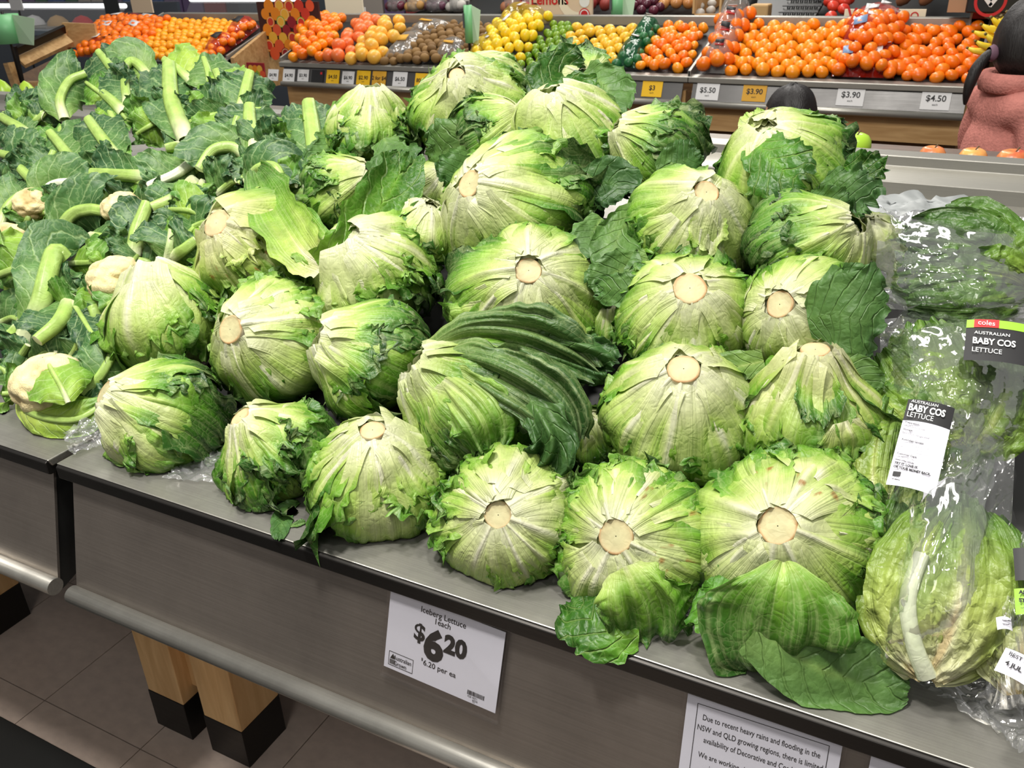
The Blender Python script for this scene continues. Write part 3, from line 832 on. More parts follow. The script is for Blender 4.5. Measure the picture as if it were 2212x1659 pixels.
# second row
L(365, 690, 118, (-38, -104), 17, gs=.42, neck=.12, stem_on=False, label='pale iceberg lettuce beside the cauliflower curd, one smooth leaf wrapped over its face',
  extra=[X(-85, 2.4, 1.0, .42, th0=.1), X(-150, 2.2, .6, .55, flare=.04), X(-20, 2.1, .7, 1.0, ruffle=.12, jag=.2, flare=.1), X(10, 2.0, .7, 1.05, ruffle=.12, jag=.15, flare=.1), X(-40, 2.6, .5, 1.15, ruffle=.1, flare=.2), X(-175, 2.5, .5, 1.1, flare=.15)])
L(592, 738, 122, (-76, -22), 18, gs=.46, neck=.14, stem=.24, label='pale iceberg lettuce with its oval cut stem facing left, in the second row',
  extra=[X(-50, 2.0, .8, .40), X(10, 2.1, .8, .42), X(45, 2.0, .8, .62), X(-110, 1.6, .6, .60, flare=.12), X(-75, 2.2, .5, .9, ruffle=.1, jag=.15), X(15, 2.4, .5, 1.05, ruffle=.14, jag=.2, flare=.12), X(-120, 2.4, .7, 1.0, ruffle=.08, flare=.2, droop=.2)])
L(806, 782, 118, (-98, -48), 19, gs=.95, neck=.16, stem_on=False, label='iceberg lettuce with a torn white patch and a bright green leaf over its other side',
  extra=[X(-75, 1.8, .75, .28, ruffle=.05, jag=.12), X(20, 2.4, .9, 1.0, ruffle=.05), X(-20, 2.4, .9, 1.02, ruffle=.05), X(50, 2.2, .8, .95), X(-50, 1.5, .5, .25, layer=4), X(-62, 2.7, .6, 1.05, flare=.22, ruffle=.06)])
L(1035, 880, 146, (-128, -92), 20, gs=.98, neck=.20, stem_on=False, label='dark green iceberg lettuce in the middle with long leaves swept to one side',
  tint=(.80, .82, .80),
  extra=[X(-62, 2.1, .7, .78, ruffle=.03), X(-20, 2.2, .7, 1.15, ruffle=.05), X(-40, 2.0, .6, 1.1, ruffle=.06), X(15, 2.2, .7, 1.0), X(-85, 2.1, .5, .55)],
  free=[('iceberg', dict(pts=[(915, 765, .09), (1010, 728, .120), (1120, 738, .118), (1215, 775, .09), (1280, 812, .055)], w=.046, seed=71, g=(.25, 1.05), ruffle=.26, jag=.14, dark=1, base_w=.25, cup=.3, pleat=.34, nu=56, nv=45)),
        ('iceberg', dict(pts=[(925, 780, .10), (1010, 785, .125), (1110, 830, .120), (1190, 890, .09), (1225, 965, .05)], w=.046, seed=72, g=(.2, 1.1), ruffle=.28, jag=.16, dark=1, base_w=.2, cup=.35, pleat=.36, nu=56, nv=45)),
        ('iceberg', dict(pts=[(925, 800, .10), (985, 840, .125), (1040, 905, .11), (1060, 975, .065)], w=.040, seed=73, g=(.1, .85), ruffle=.16, jag=.12, base_w=.2, cup=.3, pleat=.25, nu=48, nv=41)),
        ('dark_leaf', dict(pts=[(1130, 840, .10), (1170, 900, .10), (1195, 960, .08), (1170, 1005, .055), (1090, 1030, .04)], w=.030, seed=74, g=(.7, 1.2), ruffle=.35, jag=.18, dark=1, base_w=.5, pleat=.4, nu=48)),
        ('dark_leaf', dict(pts=[(1130, 745, .10), (1200, 752, .09), (1270, 775, .07), (1325, 800, .055)], w=.032, seed=75, g=(.5, 1.1), ruffle=.32, jag=.14, dark=1, base_w=.5, pleat=.4, nu=48))])
L(1470, 900, 148, (6, -84), 21, gs=.46, neck=.16, stem=.225, label='pale iceberg lettuce with a round stem on top and strong midribs fanning down',
  extra=[X(-100, 2.0, .65, .36), X(-60, 2.0, .55, .34), X(-135, 1.9, .6, .42), X(-165, 1.7, .6, .42), X(-15, 1.9, .6, .45), X(140, 1.8, .6, .62, ruffle=.07), X(-55, 2.2, .55, 1.0, th0=1.45, flare=.10, ruffle=.06, jag=.12), X(-75, 2.2, .4, 1.05, th0=1.5, flare=.08, ruffle=.08, jag=.15), X(60, 1.8, .6, .7)])
L(1752, 905, 136, (8, -112), 22, gs=.62, neck=.30, stem=.215, label='bell shaped iceberg lettuce with a tall neck and wide cut stem beside the cos bags',
  tint=(.97, .95, .88),
  extra=[X(-115, 2.1, .7, .62), X(-55, 2.0, .6, .52), X(-90, 1.0, .3, .7, flare=.1), X(-20, 2.0, .5, .7, flare=.12, ruffle=.1), X(-75, 1.6, .5, .80, th0=1.0, ruffle=.12, jag=.2, flare=.06), X(170, 1.9, .5, .85, flare=.18, ruffle=.08), X(-5, 1.7, .35, .9, flare=.2)],
  free=[('dark_leaf', dict(pts=[(1650, 780, .07), (1560, 800, .06), (1520, 815, .05)], w=.022, seed=81, g=(.4, .7), ruffle=.14, dark=1, base_w=.6)),
        ('dark_leaf', dict(pts=[(1790, 790, .07), (1850, 805, .06), (1890, 850, .04)], w=.022, seed=82, g=(.4, .75), ruffle=.14, dark=1, base_w=.6))])
# third row
L(560, 552, 126, (-72, -58), 23, gs=.62, neck=.14, stem=.24, tint=(.95, .92, .80), label='older yellowing iceberg lettuce with a browned stem and a long pale leaf standing up',
  extra=[X(-60, 2.0, .6, .45, rust=.45, nu=60, nv=61), X(-120, 1.8, .7, .62), X(-20, 2.2, .8, .70), X(-35, 1.7, .5, .85, ruffle=.08, jag=.2), X(-70, 2.6, .7, 1.0, flare=.1), X(-40, .8, .3, .15, ruffle=.12, jag=.3, flare=.06, nu=20, nv=20), X(40, 2.2, .8, 1.0, ruffle=.08)],
  free=[('iceberg', dict(pts=[(700, 575, .105), (655, 545, .135), (615, 490, .145), (580, 430, .14), (550, 365, .13)], w=.040, seed=91, g=(.05, .85), ruffle=.12, jag=.18, base_w=.6, cup=-.45, tip=.85)),
        ('frill', dict(pts=[(690, 577, .105), (745, 545, .115), (800, 475, .12), (850, 400, .12), (880, 335, .12)], w=.040, seed=92, g=(.55, 1.02), ruffle=.16, jag=.18, base_w=.7, cup=-.35)),
        ('iceberg', dict(pts=[(610, 460, .10), (650, 490, .125), (675, 535, .125), (680, 572, .11)], w=.035, seed=93, g=(.8, .5), ruffle=.14, jag=.1, base_w=.6))])
L(805, 590, 120, (-45, -72), 24, gs=.46, neck=.05, stem_on=False, label='pale folded iceberg lettuce with a cupped hollow and a frilly edge on one side',
  extra=[X(-70, 2.5, 1.1, .50, th0=.1), X(-40, 2.2, .9, .46), X(10, 1.8, .6, .30, flare=.08, curl=.06), X(60, 1.9, .7, .32), X(-50, 1.2, .5, .75, th0=.55, ruffle=.10, jag=.2, flare=.04), X(-25, 2.3, .5, 1.05, ruffle=.15, jag=.2, flare=.14), X(-8, 2.3, .4, 1.05, ruffle=.15, jag=.2, flare=.14)])
L(1135, 655, 148, (6, -62), 25, gs=.62, neck=.06, stem=.185, label='broad iceberg lettuce with green side leaves and a tan stem above the swept dark lettuce',
  extra=[X(-70, 1.9, .5, .38), X(-110, 1.4, .5, .40, ruffle=.06), X(-40, 2.0, .55, .62), X(-10, 2.1, .6, .85, ruffle=.05), X(180, 2.1, .6, 1.0, flare=.12, ruffle=.06), X(150, 2.0, .5, .9, flare=.10), X(-140, 1.9, .5, 1.0, ruffle=.10, jag=.2, th0=.5), X(-100, 1.9, .5, .8, th0=.9, jag=.2, ruffle=.08), X(40, 1.8, .6, .5), X(90, 1.6, .6, .5), X(-175, 2.4, .6, 1.15, flare=.2)])
L(1480, 690, 130, (8, -58), 26, gs=.60, neck=.10, stem=.26, label='round iceberg lettuce with a large oval cut stem and a brown tear below it',
  extra=[X(-120, 2.2, .7, .68), X(-165, 2.0, .6, .9), X(-60, 2.1, .7, .42), X(-85, 1.3, .4, .30, ruffle=.05), X(-40, 1.9, .4, 1.0, th0=.9, ruffle=.12, jag=.2), X(-20, 1.9, .6, .6, ruffle=.06), X(-130, 1.5, .3, .95, th0=.7, jag=.2), X(25, 1.9, .5, .8, ruffle=.1), X(110, 1.8, .7, .85, ruffle=.08, jag=.2)])
L(1735, 695, 124, (-42, -32), 27, gs=.50, neck=.12, stem=.23, label='pale iceberg lettuce next to the cos bags, half covered by a flat dark green leaf',
  extra=[X(-80, 2.0, .6, .42), X(-45, 1.8, .5, .32), X(80, 1.8, .7, .55), X(40, 1.8, .6, .45), X(-120, 2.1, .6, .75, ruffle=.08), X(180, 1.7, .6, .6, ruffle=.08), X(150, 1.8, .5, .8)],
  free=[('dark_leaf', dict(pts=[(1745, 690, .085), (1800, 680, .10), (1850, 690, .10), (1905, 700, .085)], w=.060, seed=101, g=(.75, .85), ruffle=.10, jag=.14, dark=1, base_w=.35, tip=.5, rib=.1)),
        ('dark_leaf', dict(pts=[(1800, 640, .08), (1850, 620, .085), (1890, 625, .07)], w=.03, seed=102, g=(.75, .85), ruffle=.14, jag=.14, dark=1, base_w=.5))])
# fourth row
L(1112, 458, 146, (-84, -52), 28, gs=.55, neck=.10, stem=.20, label='big iceberg lettuce with an oval cut stem turned up and ragged leaf edges spreading down',
  extra=[X(-75, 2.0, .8, .55), X(-30, 1.9, .7, .55), X(-10, 2.1, .7, .62), X(20, 2.2, .6, .85), X(60, 1.9, .6, .6), X(130, 1.4, .6, .45), X(-130, 1.4, .6, .45, ruffle=.08), X(-45, 2.0, .45, .95, th0=.9, flare=.12, ruffle=.10, jag=.28), X(-28, 2.2, .4, 1.0, th0=1.0, flare=.12, ruffle=.10, jag=.28), X(5, 2.6, .5, 1.15, flare=.2), X(-15, 2.7, .5, 1.2, flare=.22, ruffle=.1)])
L(1492, 492, 124, (26, -64), 29, gs=.52, neck=.12, stem=.21, label='iceberg lettuce with a raised tan stem and one small cupped leaf at its foot',
  extra=[X(-75, 2.1, .6, .42), X(-120, 2.0, .7, .62), X(-165, 2.0, .6, .72), X(-40, 1.9, .6, .50), X(150, 1.8, .6, .6), X(-110, 2.1, .35, 1.0, th0=.9, jag=.22, ruffle=.1), X(-60, 2.1, .35, .55, th0=1.1, flare=.12, curl=.05), X(-88, .85, .25, .1, flare=.1, nu=20, nv=20)],
  free=[('dark_leaf', dict(pts=[(1390, 450, .05), (1340, 500, .06), (1330, 560, .06), (1370, 600, .05)], w=.034, seed=111, g=(.5, .8), ruffle=.14, jag=.1, dark=1, base_w=.5)),
        ('dark_leaf', dict(pts=[(1400, 560, .05), (1330, 590, .06), (1280, 630, .05)], w=.03, seed=112, g=(.5, .8), ruffle=.16, jag=.1, dark=1, base_w=.5)),
        ('dark_leaf', dict(pts=[(1420, 620, .06), (1350, 625, .07), (1285, 625, .05)], w=.022, seed=113, g=(.5, .9), ruffle=.16, jag=.1, dark=1, base_w=.5)),
        ('dark_leaf', dict(pts=[(1300, 470, .05), (1270, 520, .06), (1255, 560, .06)], w=.03, seed=114, g=(.6, .9), ruffle=.2, jag=.14, dark=1, base_w=.5))])
L(1745, 545, 122, (88, -58), 30, gs=.95, neck=.10, stem_on=False, label='streaked green iceberg lettuce lying on its side under the biggest top lettuce',
  extra=[X(-150, 2.3, .6, .98), X(-120, 2.2, .7, .95), X(170, 2.3, .6, .95, ruffle=.05), X(-170, 2.4, .6, .9), X(-90, 2.1, .6, .95, ruffle=.08), X(-60, 1.9, .6, .9, ruffle=.08, jag=.2), X(150, 1.4, .5, .9, th0=.5, jag=.2), X(-10, 1.0, .7, .2)])
L(742, 420, 82, (55, -45), 31, gs=.66, neck=.08, stem_on=False, off=-.02, label='small light green iceberg lettuce at the edge of the cauliflower leaves',
  extra=[X(-140, 2.3, .9, .70), X(-100, 2.2, .9, .66), X(170, 2.2, .8, .7), X(-60, 2.0, .7, .72, ruffle=.07), X(60, 1.9, .7, .9, ruffle=.12, jag=.2, flare=.1)])
L(912, 505, 74, (20, -60), 32, gs=.42, neck=.06, stem_on=False, off=.0, label='small whitish iceberg lettuce with a spiky torn rim below the big stem lettuce',
  extra=[X(-100, 2.2, .9, .42), X(-150, 2.1, .7, .5, flare=.15, ruffle=.1, jag=.22), X(160, 1.8, .5, .7, flare=.2, ruffle=.12, jag=.25), X(60, 1.2, .6, .2, jag=.25, flare=.1), X(-50, 2.0, .7, .5)])
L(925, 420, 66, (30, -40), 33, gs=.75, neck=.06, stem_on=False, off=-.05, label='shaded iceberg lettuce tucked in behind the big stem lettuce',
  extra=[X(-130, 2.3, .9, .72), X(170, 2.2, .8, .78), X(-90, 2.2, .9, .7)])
# top row
L(800, 285, 88, (6, -84), 34, gs=.78, neck=.06, stem_on=False, label='iceberg lettuce at the left end of the top row, pale crown over dark frilly leaves',
  extra=[X(-90, 1.5, .7, .50), X(-130, 1.4, .6, .52), X(-40, 1.5, .6, .5), X(-60, 2.2, .6, 1.2, th0=1.0, flare=.2, ruffle=.16, jag=.2), X(-110, 2.3, .6, 1.15, th0=1.0, flare=.12, ruffle=.12, jag=.2), X(-150, 2.2, .7, 1.05, th0=.9, flare=.15, ruffle=.14, jag=.2), X(-20, 2.2, .7, 1.2, th0=.9, flare=.25, ruffle=.16, jag=.2), X(0, 1.8, .6, 1.0, flare=.2, ruffle=.16)],
  free=[('dark_leaf', dict(pts=[(720, 290, .05), (700, 330, .05), (690, 375, .04)], w=.03, seed=131, g=(.5, 1.0), ruffle=.3, jag=.2, dark=1, base_w=.6)),
        ('frill', dict(pts=[(760, 320, .05), (745, 350, .06), (735, 385, .06)], w=.03, seed=132, g=(1.0, 1.2), ruffle=.3, jag=.2, base_w=.6)),
        ('dark_leaf', dict(pts=[(830, 300, .06), (850, 340, .06), (880, 390, .05)], w=.04, seed=133, g=(.6, 1.1), ruffle=.3, jag=.2, dark=1, base_w=.6))])
L(1012, 240, 108, (-20, -62), 35, gs=.55, neck=.14, stem=.16, label='light green iceberg lettuce at the top with a peeled stem and striped leaves',
  extra=[X(-80, 1.9, .7, .62), X(-40, 2.0, .7, .58), X(-120, 1.9, .7, .7), X(35, 1.7, .8, .42, flare=.02), X(10, 1.9, .7, .6), X(150, 1.9, .6, .75, ruffle=.1, jag=.2), X(-60, 2.2, .5, 1.05, th0=1.2, jag=.2, ruffle=.1), X(175, 2.2, .7, 1.1, flare=.15, ruffle=.12)])
L(1048, 195, 80, (-30, -50), 36, gs=.55, neck=.05, stem_on=False, off=-.09, label='pale smooth iceberg lettuce half hidden behind the striped top lettuce',
  extra=[X(40, 2.0, .9, .50), X(80, 2.0, .9, .42), X(0, 2.1, .8, .7, ruffle=.08), X(-20, 2.3, .7, .9, ruffle=.1)])
L(1065, 305, 84, (60, -50), 37, gs=.95, neck=.08, stem_on=False, off=.02, label='small iceberg lettuce in the top row whose dull green torn leaf spreads out in front',
  extra=[X(-140, 2.2, .7, .85), X(-100, 2.2, .8, 1.1, ruffle=.1), X(175, 2.2, .7, .9), X(60, 1.7, .6, 1.0, ruffle=.14, jag=.2)],
  free=[('dark_leaf', dict(pts=[(1080, 270, .07), (1020, 300, .07), (960, 325, .055), (925, 330, .04)], w=.05, seed=141, g=(.45, .72), ruffle=.14, jag=.12, dark=1, base_w=.4)),
        ('dark_leaf', dict(pts=[(1030, 330, .05), (990, 370, .06), (960, 400, .05)], w=.035, seed=142, g=(.6, 1.1), ruffle=.2, jag=.14, dark=1, base_w=.5)),
        ('dark_leaf', dict(pts=[(1060, 310, .07), (1100, 320, .07), (1115, 300, .06)], w=.025, seed=143, g=(.6, 1.0), ruffle=.16, jag=.12, dark=1, base_w=.5))])
L(1240, 200, 84, (20, -30), 38, gs=1.0, neck=.04, stem_on=False, off=-.08, label='dark crinkled iceberg lettuce standing at the very top of the heap',
  extra=[X(-90, 1.9, .8, 1.0, ruffle=.12), X(-20, 2.0, .8, 1.15, ruffle=.12), X(60, 1.8, .8, 1.1, ruffle=.14, flare=.1), X(150, 1.9, .8, .95, ruffle=.14, flare=.1), X(-150, 1.9, .8, .85, ruffle=.12)],
  free=[('frill', dict(pts=[(1200, 210, .06), (1190, 180, .06), (1215, 150, .05), (1260, 140, .04)], w=.04, seed=151, g=(1.15, 1.25), ruffle=.2, jag=.15, base_w=.7)),
        ('frill', dict(pts=[(1200, 215, .07), (1250, 195, .08), (1280, 215, .08)], w=.03, seed=152, g=(.95, 1.05), ruffle=.2, jag=.15, base_w=.6)),
        ('dark_leaf', dict(pts=[(1260, 160, .06), (1310, 190, .06), (1335, 250, .05)], w=.04, seed=153, g=(.6, .8), ruffle=.2, jag=.1, dark=1, base_w=.6))])
L(1228, 305, 118, (-32, -92), 39, gs=.80, neck=.06, stem_on=False, label='big smooth iceberg lettuce in the top row, curved ribs below a white crown',
  extra=[X(-75, 2.4, .9, .88, th0=.1), X(-110, 2.4, .8, .82, th0=.1), X(-40, 2.3, .8, .85, th0=.1), X(10, 2.2, .7, .5), X(-30, 2.4, .6, 1.05, th0=.8, ruffle=.10, jag=.2, flare=.08), X(-60, 2.8, .7, 1.25, flare=.12, ruffle=.1), X(-15, 2.7, .7, 1.2, flare=.15, ruffle=.1)],
  free=[('dark_leaf', dict(pts=[(1250, 400, .05), (1320, 395, .05), (1340, 430, .03)], w=.04, seed=161, g=(.9, 1.2), ruffle=.16, jag=.1, dark=1, base_w=.5))])
L(1412, 325, 92, (-72, -48), 40, gs=.85, neck=.08, stem_on=False, label='iceberg lettuce between the two biggest top lettuces, ribbed leaves fanning to a wavy tip',
  extra=[X(-50, 2.1, .8, .72), X(-10, 2.2, .8, .85), X(20, 2.2, .8, 1.0), X(-90, 1.8, .6, .6, ruffle=.06), X(-20, 2.6, .7, 1.2, flare=.2, ruffle=.12)],
  free=[('dark_leaf', dict(pts=[(1360, 280, .05), (1420, 275, .06), (1480, 270, .06), (1525, 258, .05)], w=.034, seed=171, g=(.2, .8), ruffle=.12, jag=.08, dark=1, base_w=.5)),
        ('dark_leaf', dict(pts=[(1420, 370, .06), (1470, 350, .07), (1510, 330, .06)], w=.03, seed=172, g=(.7, 1.1), ruffle=.16, jag=.1, dark=1, base_w=.5))])
L(1688, 372, 126, (-38, -84), 41, gs=.92, neck=.06, stem_on=False, label='largest green iceberg lettuce at the top right with a torn leaf folded on its face',
  extra=[X(-100, 2.4, .8, .98, th0=.1), X(-60, 2.4, .8, .85, th0=.1), X(-130, 2.3, .8, 1.0, th0=.1), X(-20, 2.3, .8, 1.0), X(10, 2.2, .8, 1.05, ruffle=.08), X(-45, 2.5, .6, 1.1, flare=.05, ruffle=.06), X(-75, 1.5, .4, 1.05, th0=.6, ruffle=.10, jag=.2, flare=.05), X(-25, 2.7, .6, 1.15, flare=.25, ruffle=.14, jag=.15), X(95, 1.6, .5, .5)],
  free=[('frill', dict(pts=[(1630, 300, .12), (1660, 340, .125), (1700, 375, .12), (1735, 400, .11)], w=.042, seed=181, g=(.8, 1.05), ruffle=.12, jag=.18, base_w=.5)),
        ('frill', dict(pts=[(1640, 300, .10), (1630, 270, .10), (1618, 242, .09)], w=.022, seed=182, g=(.1, .3), ruffle=.1, jag=.08, base_w=.6)),
        ('dark_leaf', dict(pts=[(1770, 400, .06), (1820, 430, .06), (1880, 460, .04)], w=.045, seed=183, g=(.8, 1.1), ruffle=.22, jag=.16, dark=1, base_w=.5)),
        ('frill', dict(pts=[(1820, 360, .05), (1860, 380, .05), (1895, 400, .04)], w=.035, seed=184, g=(1.1, 1.2), ruffle=.25, jag=.18, base_w=.5)),
        ('dark_leaf', dict(pts=[(1740, 440, .08), (1790, 460, .075), (1830, 480, .06)], w=.035, seed=185, g=(.7, 1.0), ruffle=.22, jag=.16, dark=1, base_w=.5))])
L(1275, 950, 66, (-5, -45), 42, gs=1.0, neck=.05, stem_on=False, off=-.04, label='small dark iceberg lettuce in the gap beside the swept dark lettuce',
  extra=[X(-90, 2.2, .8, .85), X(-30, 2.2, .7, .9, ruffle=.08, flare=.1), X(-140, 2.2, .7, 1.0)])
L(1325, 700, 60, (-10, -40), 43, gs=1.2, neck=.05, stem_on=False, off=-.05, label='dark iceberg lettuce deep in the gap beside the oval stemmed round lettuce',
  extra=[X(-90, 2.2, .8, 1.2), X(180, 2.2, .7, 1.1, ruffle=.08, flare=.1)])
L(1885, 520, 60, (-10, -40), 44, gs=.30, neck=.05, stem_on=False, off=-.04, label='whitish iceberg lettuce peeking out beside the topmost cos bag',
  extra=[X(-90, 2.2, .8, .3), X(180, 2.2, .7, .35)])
# ------------------------------------------------------------------ cauliflowers
CSTOPS = np.array([0.0, .25, .5, .75, 1.0, 1.3])
CPAL = lin([[180, 198, 118], [138, 170, 82], [102, 142, 68], [74, 116, 60], [52, 92, 52], [38, 74, 44]]) * .85
CPAL2 = lin([[226, 232, 170], [196, 216, 112], [164, 198, 78], [122, 168, 62], [84, 138, 54], [60, 106, 46]]) * np.array([.78, .78, .66])
def cauli_col(g):
    g = np.clip(g, 0, 1.3)
    return np.stack([np.interp(g, CSTOPS, CPAL[:, i]) for i in range(3)], -1)
def cauli_pale(g):
    g = np.clip(g, 0, 1.3)
    return np.stack([np.interp(g, CSTOPS, CPAL2[:, i]) for i in range(3)], -1)

def curd_mesh(R, seed, nu=46, nv=74):
    rng = np.random.RandomState(seed)
    def centres(n):
        c = rng.normal(size=(n, 3)); c /= np.linalg.norm(c, axis=1)[:, None]; return c
    th = np.linspace(.02, math.pi - .02, nu)[:, None] * np.ones((1, nv)); ph = np.linspace(0, 2 * math.pi, nv + 1)[:-1][None, :] * np.ones((nu, 1))
    d = np.stack([np.sin(th) * np.cos(ph), np.sin(th) * np.sin(ph), np.cos(th)], -1).reshape(-1, 3)
    h = 0
    for n, al, am in ((40, .46, .20), (230, .19, .07)):
        dots = np.clip((d @ centres(n).T).max(1), -1, 1)
        a = np.arccos(dots) / al
        h = h + am * np.sqrt(np.clip(1 - a * a, 0, 1))
    P = d * (R * (.86 + h))[:, None]; P[:, 2] *= .82
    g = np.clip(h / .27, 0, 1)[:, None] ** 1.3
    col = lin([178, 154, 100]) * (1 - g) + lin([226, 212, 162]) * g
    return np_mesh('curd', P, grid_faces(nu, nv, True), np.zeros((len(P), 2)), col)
M['curd'] = leaf_material('cauliflower_curd', 0.0, 0.0, 160, 0.35, rough=.62, transl=.05)

def stalk_mesh(C, r, seed, root_loc, white=0.0, seg=14):
    """fleshy leaf rib, cut flat at its end"""
    n = len(C)
    T = np.gradient(C, axis=0); T /= np.linalg.norm(T, axis=1)[:, None]
    V = CAM - C; V /= np.linalg.norm(V, axis=1)[:, None]
    S = np.cross(V, T); S /= np.linalg.norm(S, axis=1)[:, None]; Nn = np.cross(T, S); Nn *= np.sign((Nn * V).sum(1))[:, None]
    nz = Noise(seed)
    t = np.linspace(0, 1, n)[:, None]; a = np.linspace(0, 2 * math.pi, seg + 1)[:-1][None, :]
    rad = r * (1.18 - .30 * t) * (1 + .06 * np.cos(a * 5 + 1) + .05 * nz(t * 4, a))
    P = C[:, None, :] + S[:, None, :] * (rad * np.cos(a))[..., None] + Nn[:, None, :] * (rad * .72 * np.sin(a))[..., None]
    P = P.reshape(-1, 3)
    base = lin([208, 216, 172]); mid = lin([150, 180, 90]); wh = lin([226, 230, 206])
    col = base * (1 - sm(0, .35, t))[..., None] + mid * sm(0, .35, t)[..., None]
    col = col * (1 - .12 * np.cos(a * 5 + 1))[..., None]
    col = col * (1 - white) + wh * white
    col = np.broadcast_to(col, (n, seg, 3)).reshape(-1, 3)
    F = grid_faces(n, seg, True)
    # cut end
    e0 = (n - 1) * seg; c = C[-1] + T[-1] * r * .03
    ring = C[-1] + (P[e0:e0 + seg] - C[-1]) * .8 + T[-1] * r * .04
    cut = lin([222, 226, 190])
    V2 = np.vstack([P, P[e0:e0 + seg] * 1.0, ring, [c]])
    b1 = n * seg; b2 = b1 + seg; b3 = b2 + seg
    F2 = [[b1 + k, b1 + (k + 1) % seg, b2 + (k + 1) % seg, b2 + k] for k in range(seg)] + [[b2 + k, b2 + (k + 1) % seg, b3, b3] for k in range(seg)]
    F3 = np.array([f[:3] + [f[3]] for f in F2[:seg]])
    tri = np.array([[b2 + k, b2 + (k + 2) % seg, b2 + (k + 1) % seg, b3] for k in range(0, seg, 2)])[:, [0, 2, 1, 3]]
    allF = np.vstack([F, F3, tri])
    colA = np.vstack([col, np.tile(cut * .9, (seg, 1)), np.tile(cut, (seg + 1, 1))])
    uv = np.zeros((len(V2), 2)); uv[:n * seg, 0] = np.broadcast_to(a / 3.14, (n, seg)).ravel(); uv[:n * seg, 1] = np.broadcast_to(t, (n, seg)).ravel()
    return np_mesh('rib', V2 - root_loc, allF, uv, colA)

heads = {}
def head(k, px, py, label, curd=None, off=-.03):
    c = heap(px, py, off) - UPW * .07
    c[2] = max(c[2], .852)
    r = empty('cauliflower', c, label, 'cauliflower', 'cauliflowers heaped on the left counter')
    heads[k] = (r, c, (px, py))
    if curd:
        cx, cy, rp, o = curd
        p = heap(cx, cy, o); R = rp * depth_of(p) / FPX
        m = curd_mesh(R, 300 + len(heads))
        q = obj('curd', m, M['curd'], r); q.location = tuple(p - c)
    return r

head('A', 30, 545, 'cauliflower at the left edge, cream curd showing under an arched pale leaf', (12, 540, 64, .03))
head('B', 265, 455, 'cauliflower with a small cream curd peeking out midway up the heap', (266, 452, 42, .035))
head('C', 250, 610, 'cauliflower with a big bare curd beside the front left iceberg lettuces', (255, 606, 60, .045))
head('D', 75, 440, 'cauliflower with a curd half hidden by a white midribbed leaf', (72, 440, 38, .03))
head('E', 115, 850, 'cauliflower at the front corner, curd covered by one yellow green leaf', (110, 832, 74, .02))
head('F', 120, 690, 'cauliflower with two very thick trimmed ribs bent over it near the front', None)
head('G', 360, 250, 'cauliflower with one tall thick upright rib in the middle of the top', None)
head('H', 500, 240, 'cauliflower whose leaf stands at the top between tall rib and lettuces', None)
head('I', 230, 210, 'cauliflower at the top of the heap with a dark leaf pointing to the crate', None)
head('J', 120, 350, 'cauliflower with slanting ribs on the far left of the heap', None)
head('K', 560, 330, 'cauliflower with two pale upright ribs near the small light green lettuce', None)
head('L', 665, 320, 'cauliflower at the right end of the heap with a broad upright rib', None)
head('M', 400, 390, 'cauliflower with a curled white rib lying across the middle of the heap', None)
head('N', 310, 540, 'cauliflower with a thick rib standing over the lower middle of the heap', None)
head('O', 430, 480, 'leafy cauliflower next to the browned stem lettuce', (520, 440, 26, -.02))
head('P', 60, 280, 'cauliflower at the upper left edge with flat dark leaves', None)
head('Q', 250, 370, 'cauliflower with a straight rib lying flat across the heap', None)

def leaf_c(k, pts, rpx, bw, seed, pale=0.0, white=0.0, cup=.35, ruffle=.16, tip=0.0, g=(.45, .95), rib=True, roll=0.0, base_w=.18, skew=0.0, lift=None):
    """pts pixels + lift from the heap face, base first, cut end last; rpx rib radius in pixels; bw blade half width in metres"""
    r, c, _ = heads[k]
    W = np.array([heap(x, y, o) for x, y, o in pts])
    C = catmull(W, 22)
    dep = depth_of(C[len(C) // 2]); rad = rpx * dep / FPX
    back = []
    for p in catmull(W, 7):
        v = p - CAM; back.append(p + v / np.linalg.norm(v) * rad * .35)
    me = ribbon(back, bw, seed, c, g=g, ruffle=ruffle, jag=.07, cup=cup, nu=32, nv=25, tip=tip, base_w=base_w, world=True, pal=cauli_pale if pale else cauli_col, rib=.45, roll=roll, skew=skew)
    lf = obj('leaf', me, M['cauli_leaf'], r)
    if rib:
        obj('rib', stalk_mesh(C, rad, seed + 3, c, white), M['rib'], lf)
    return lf

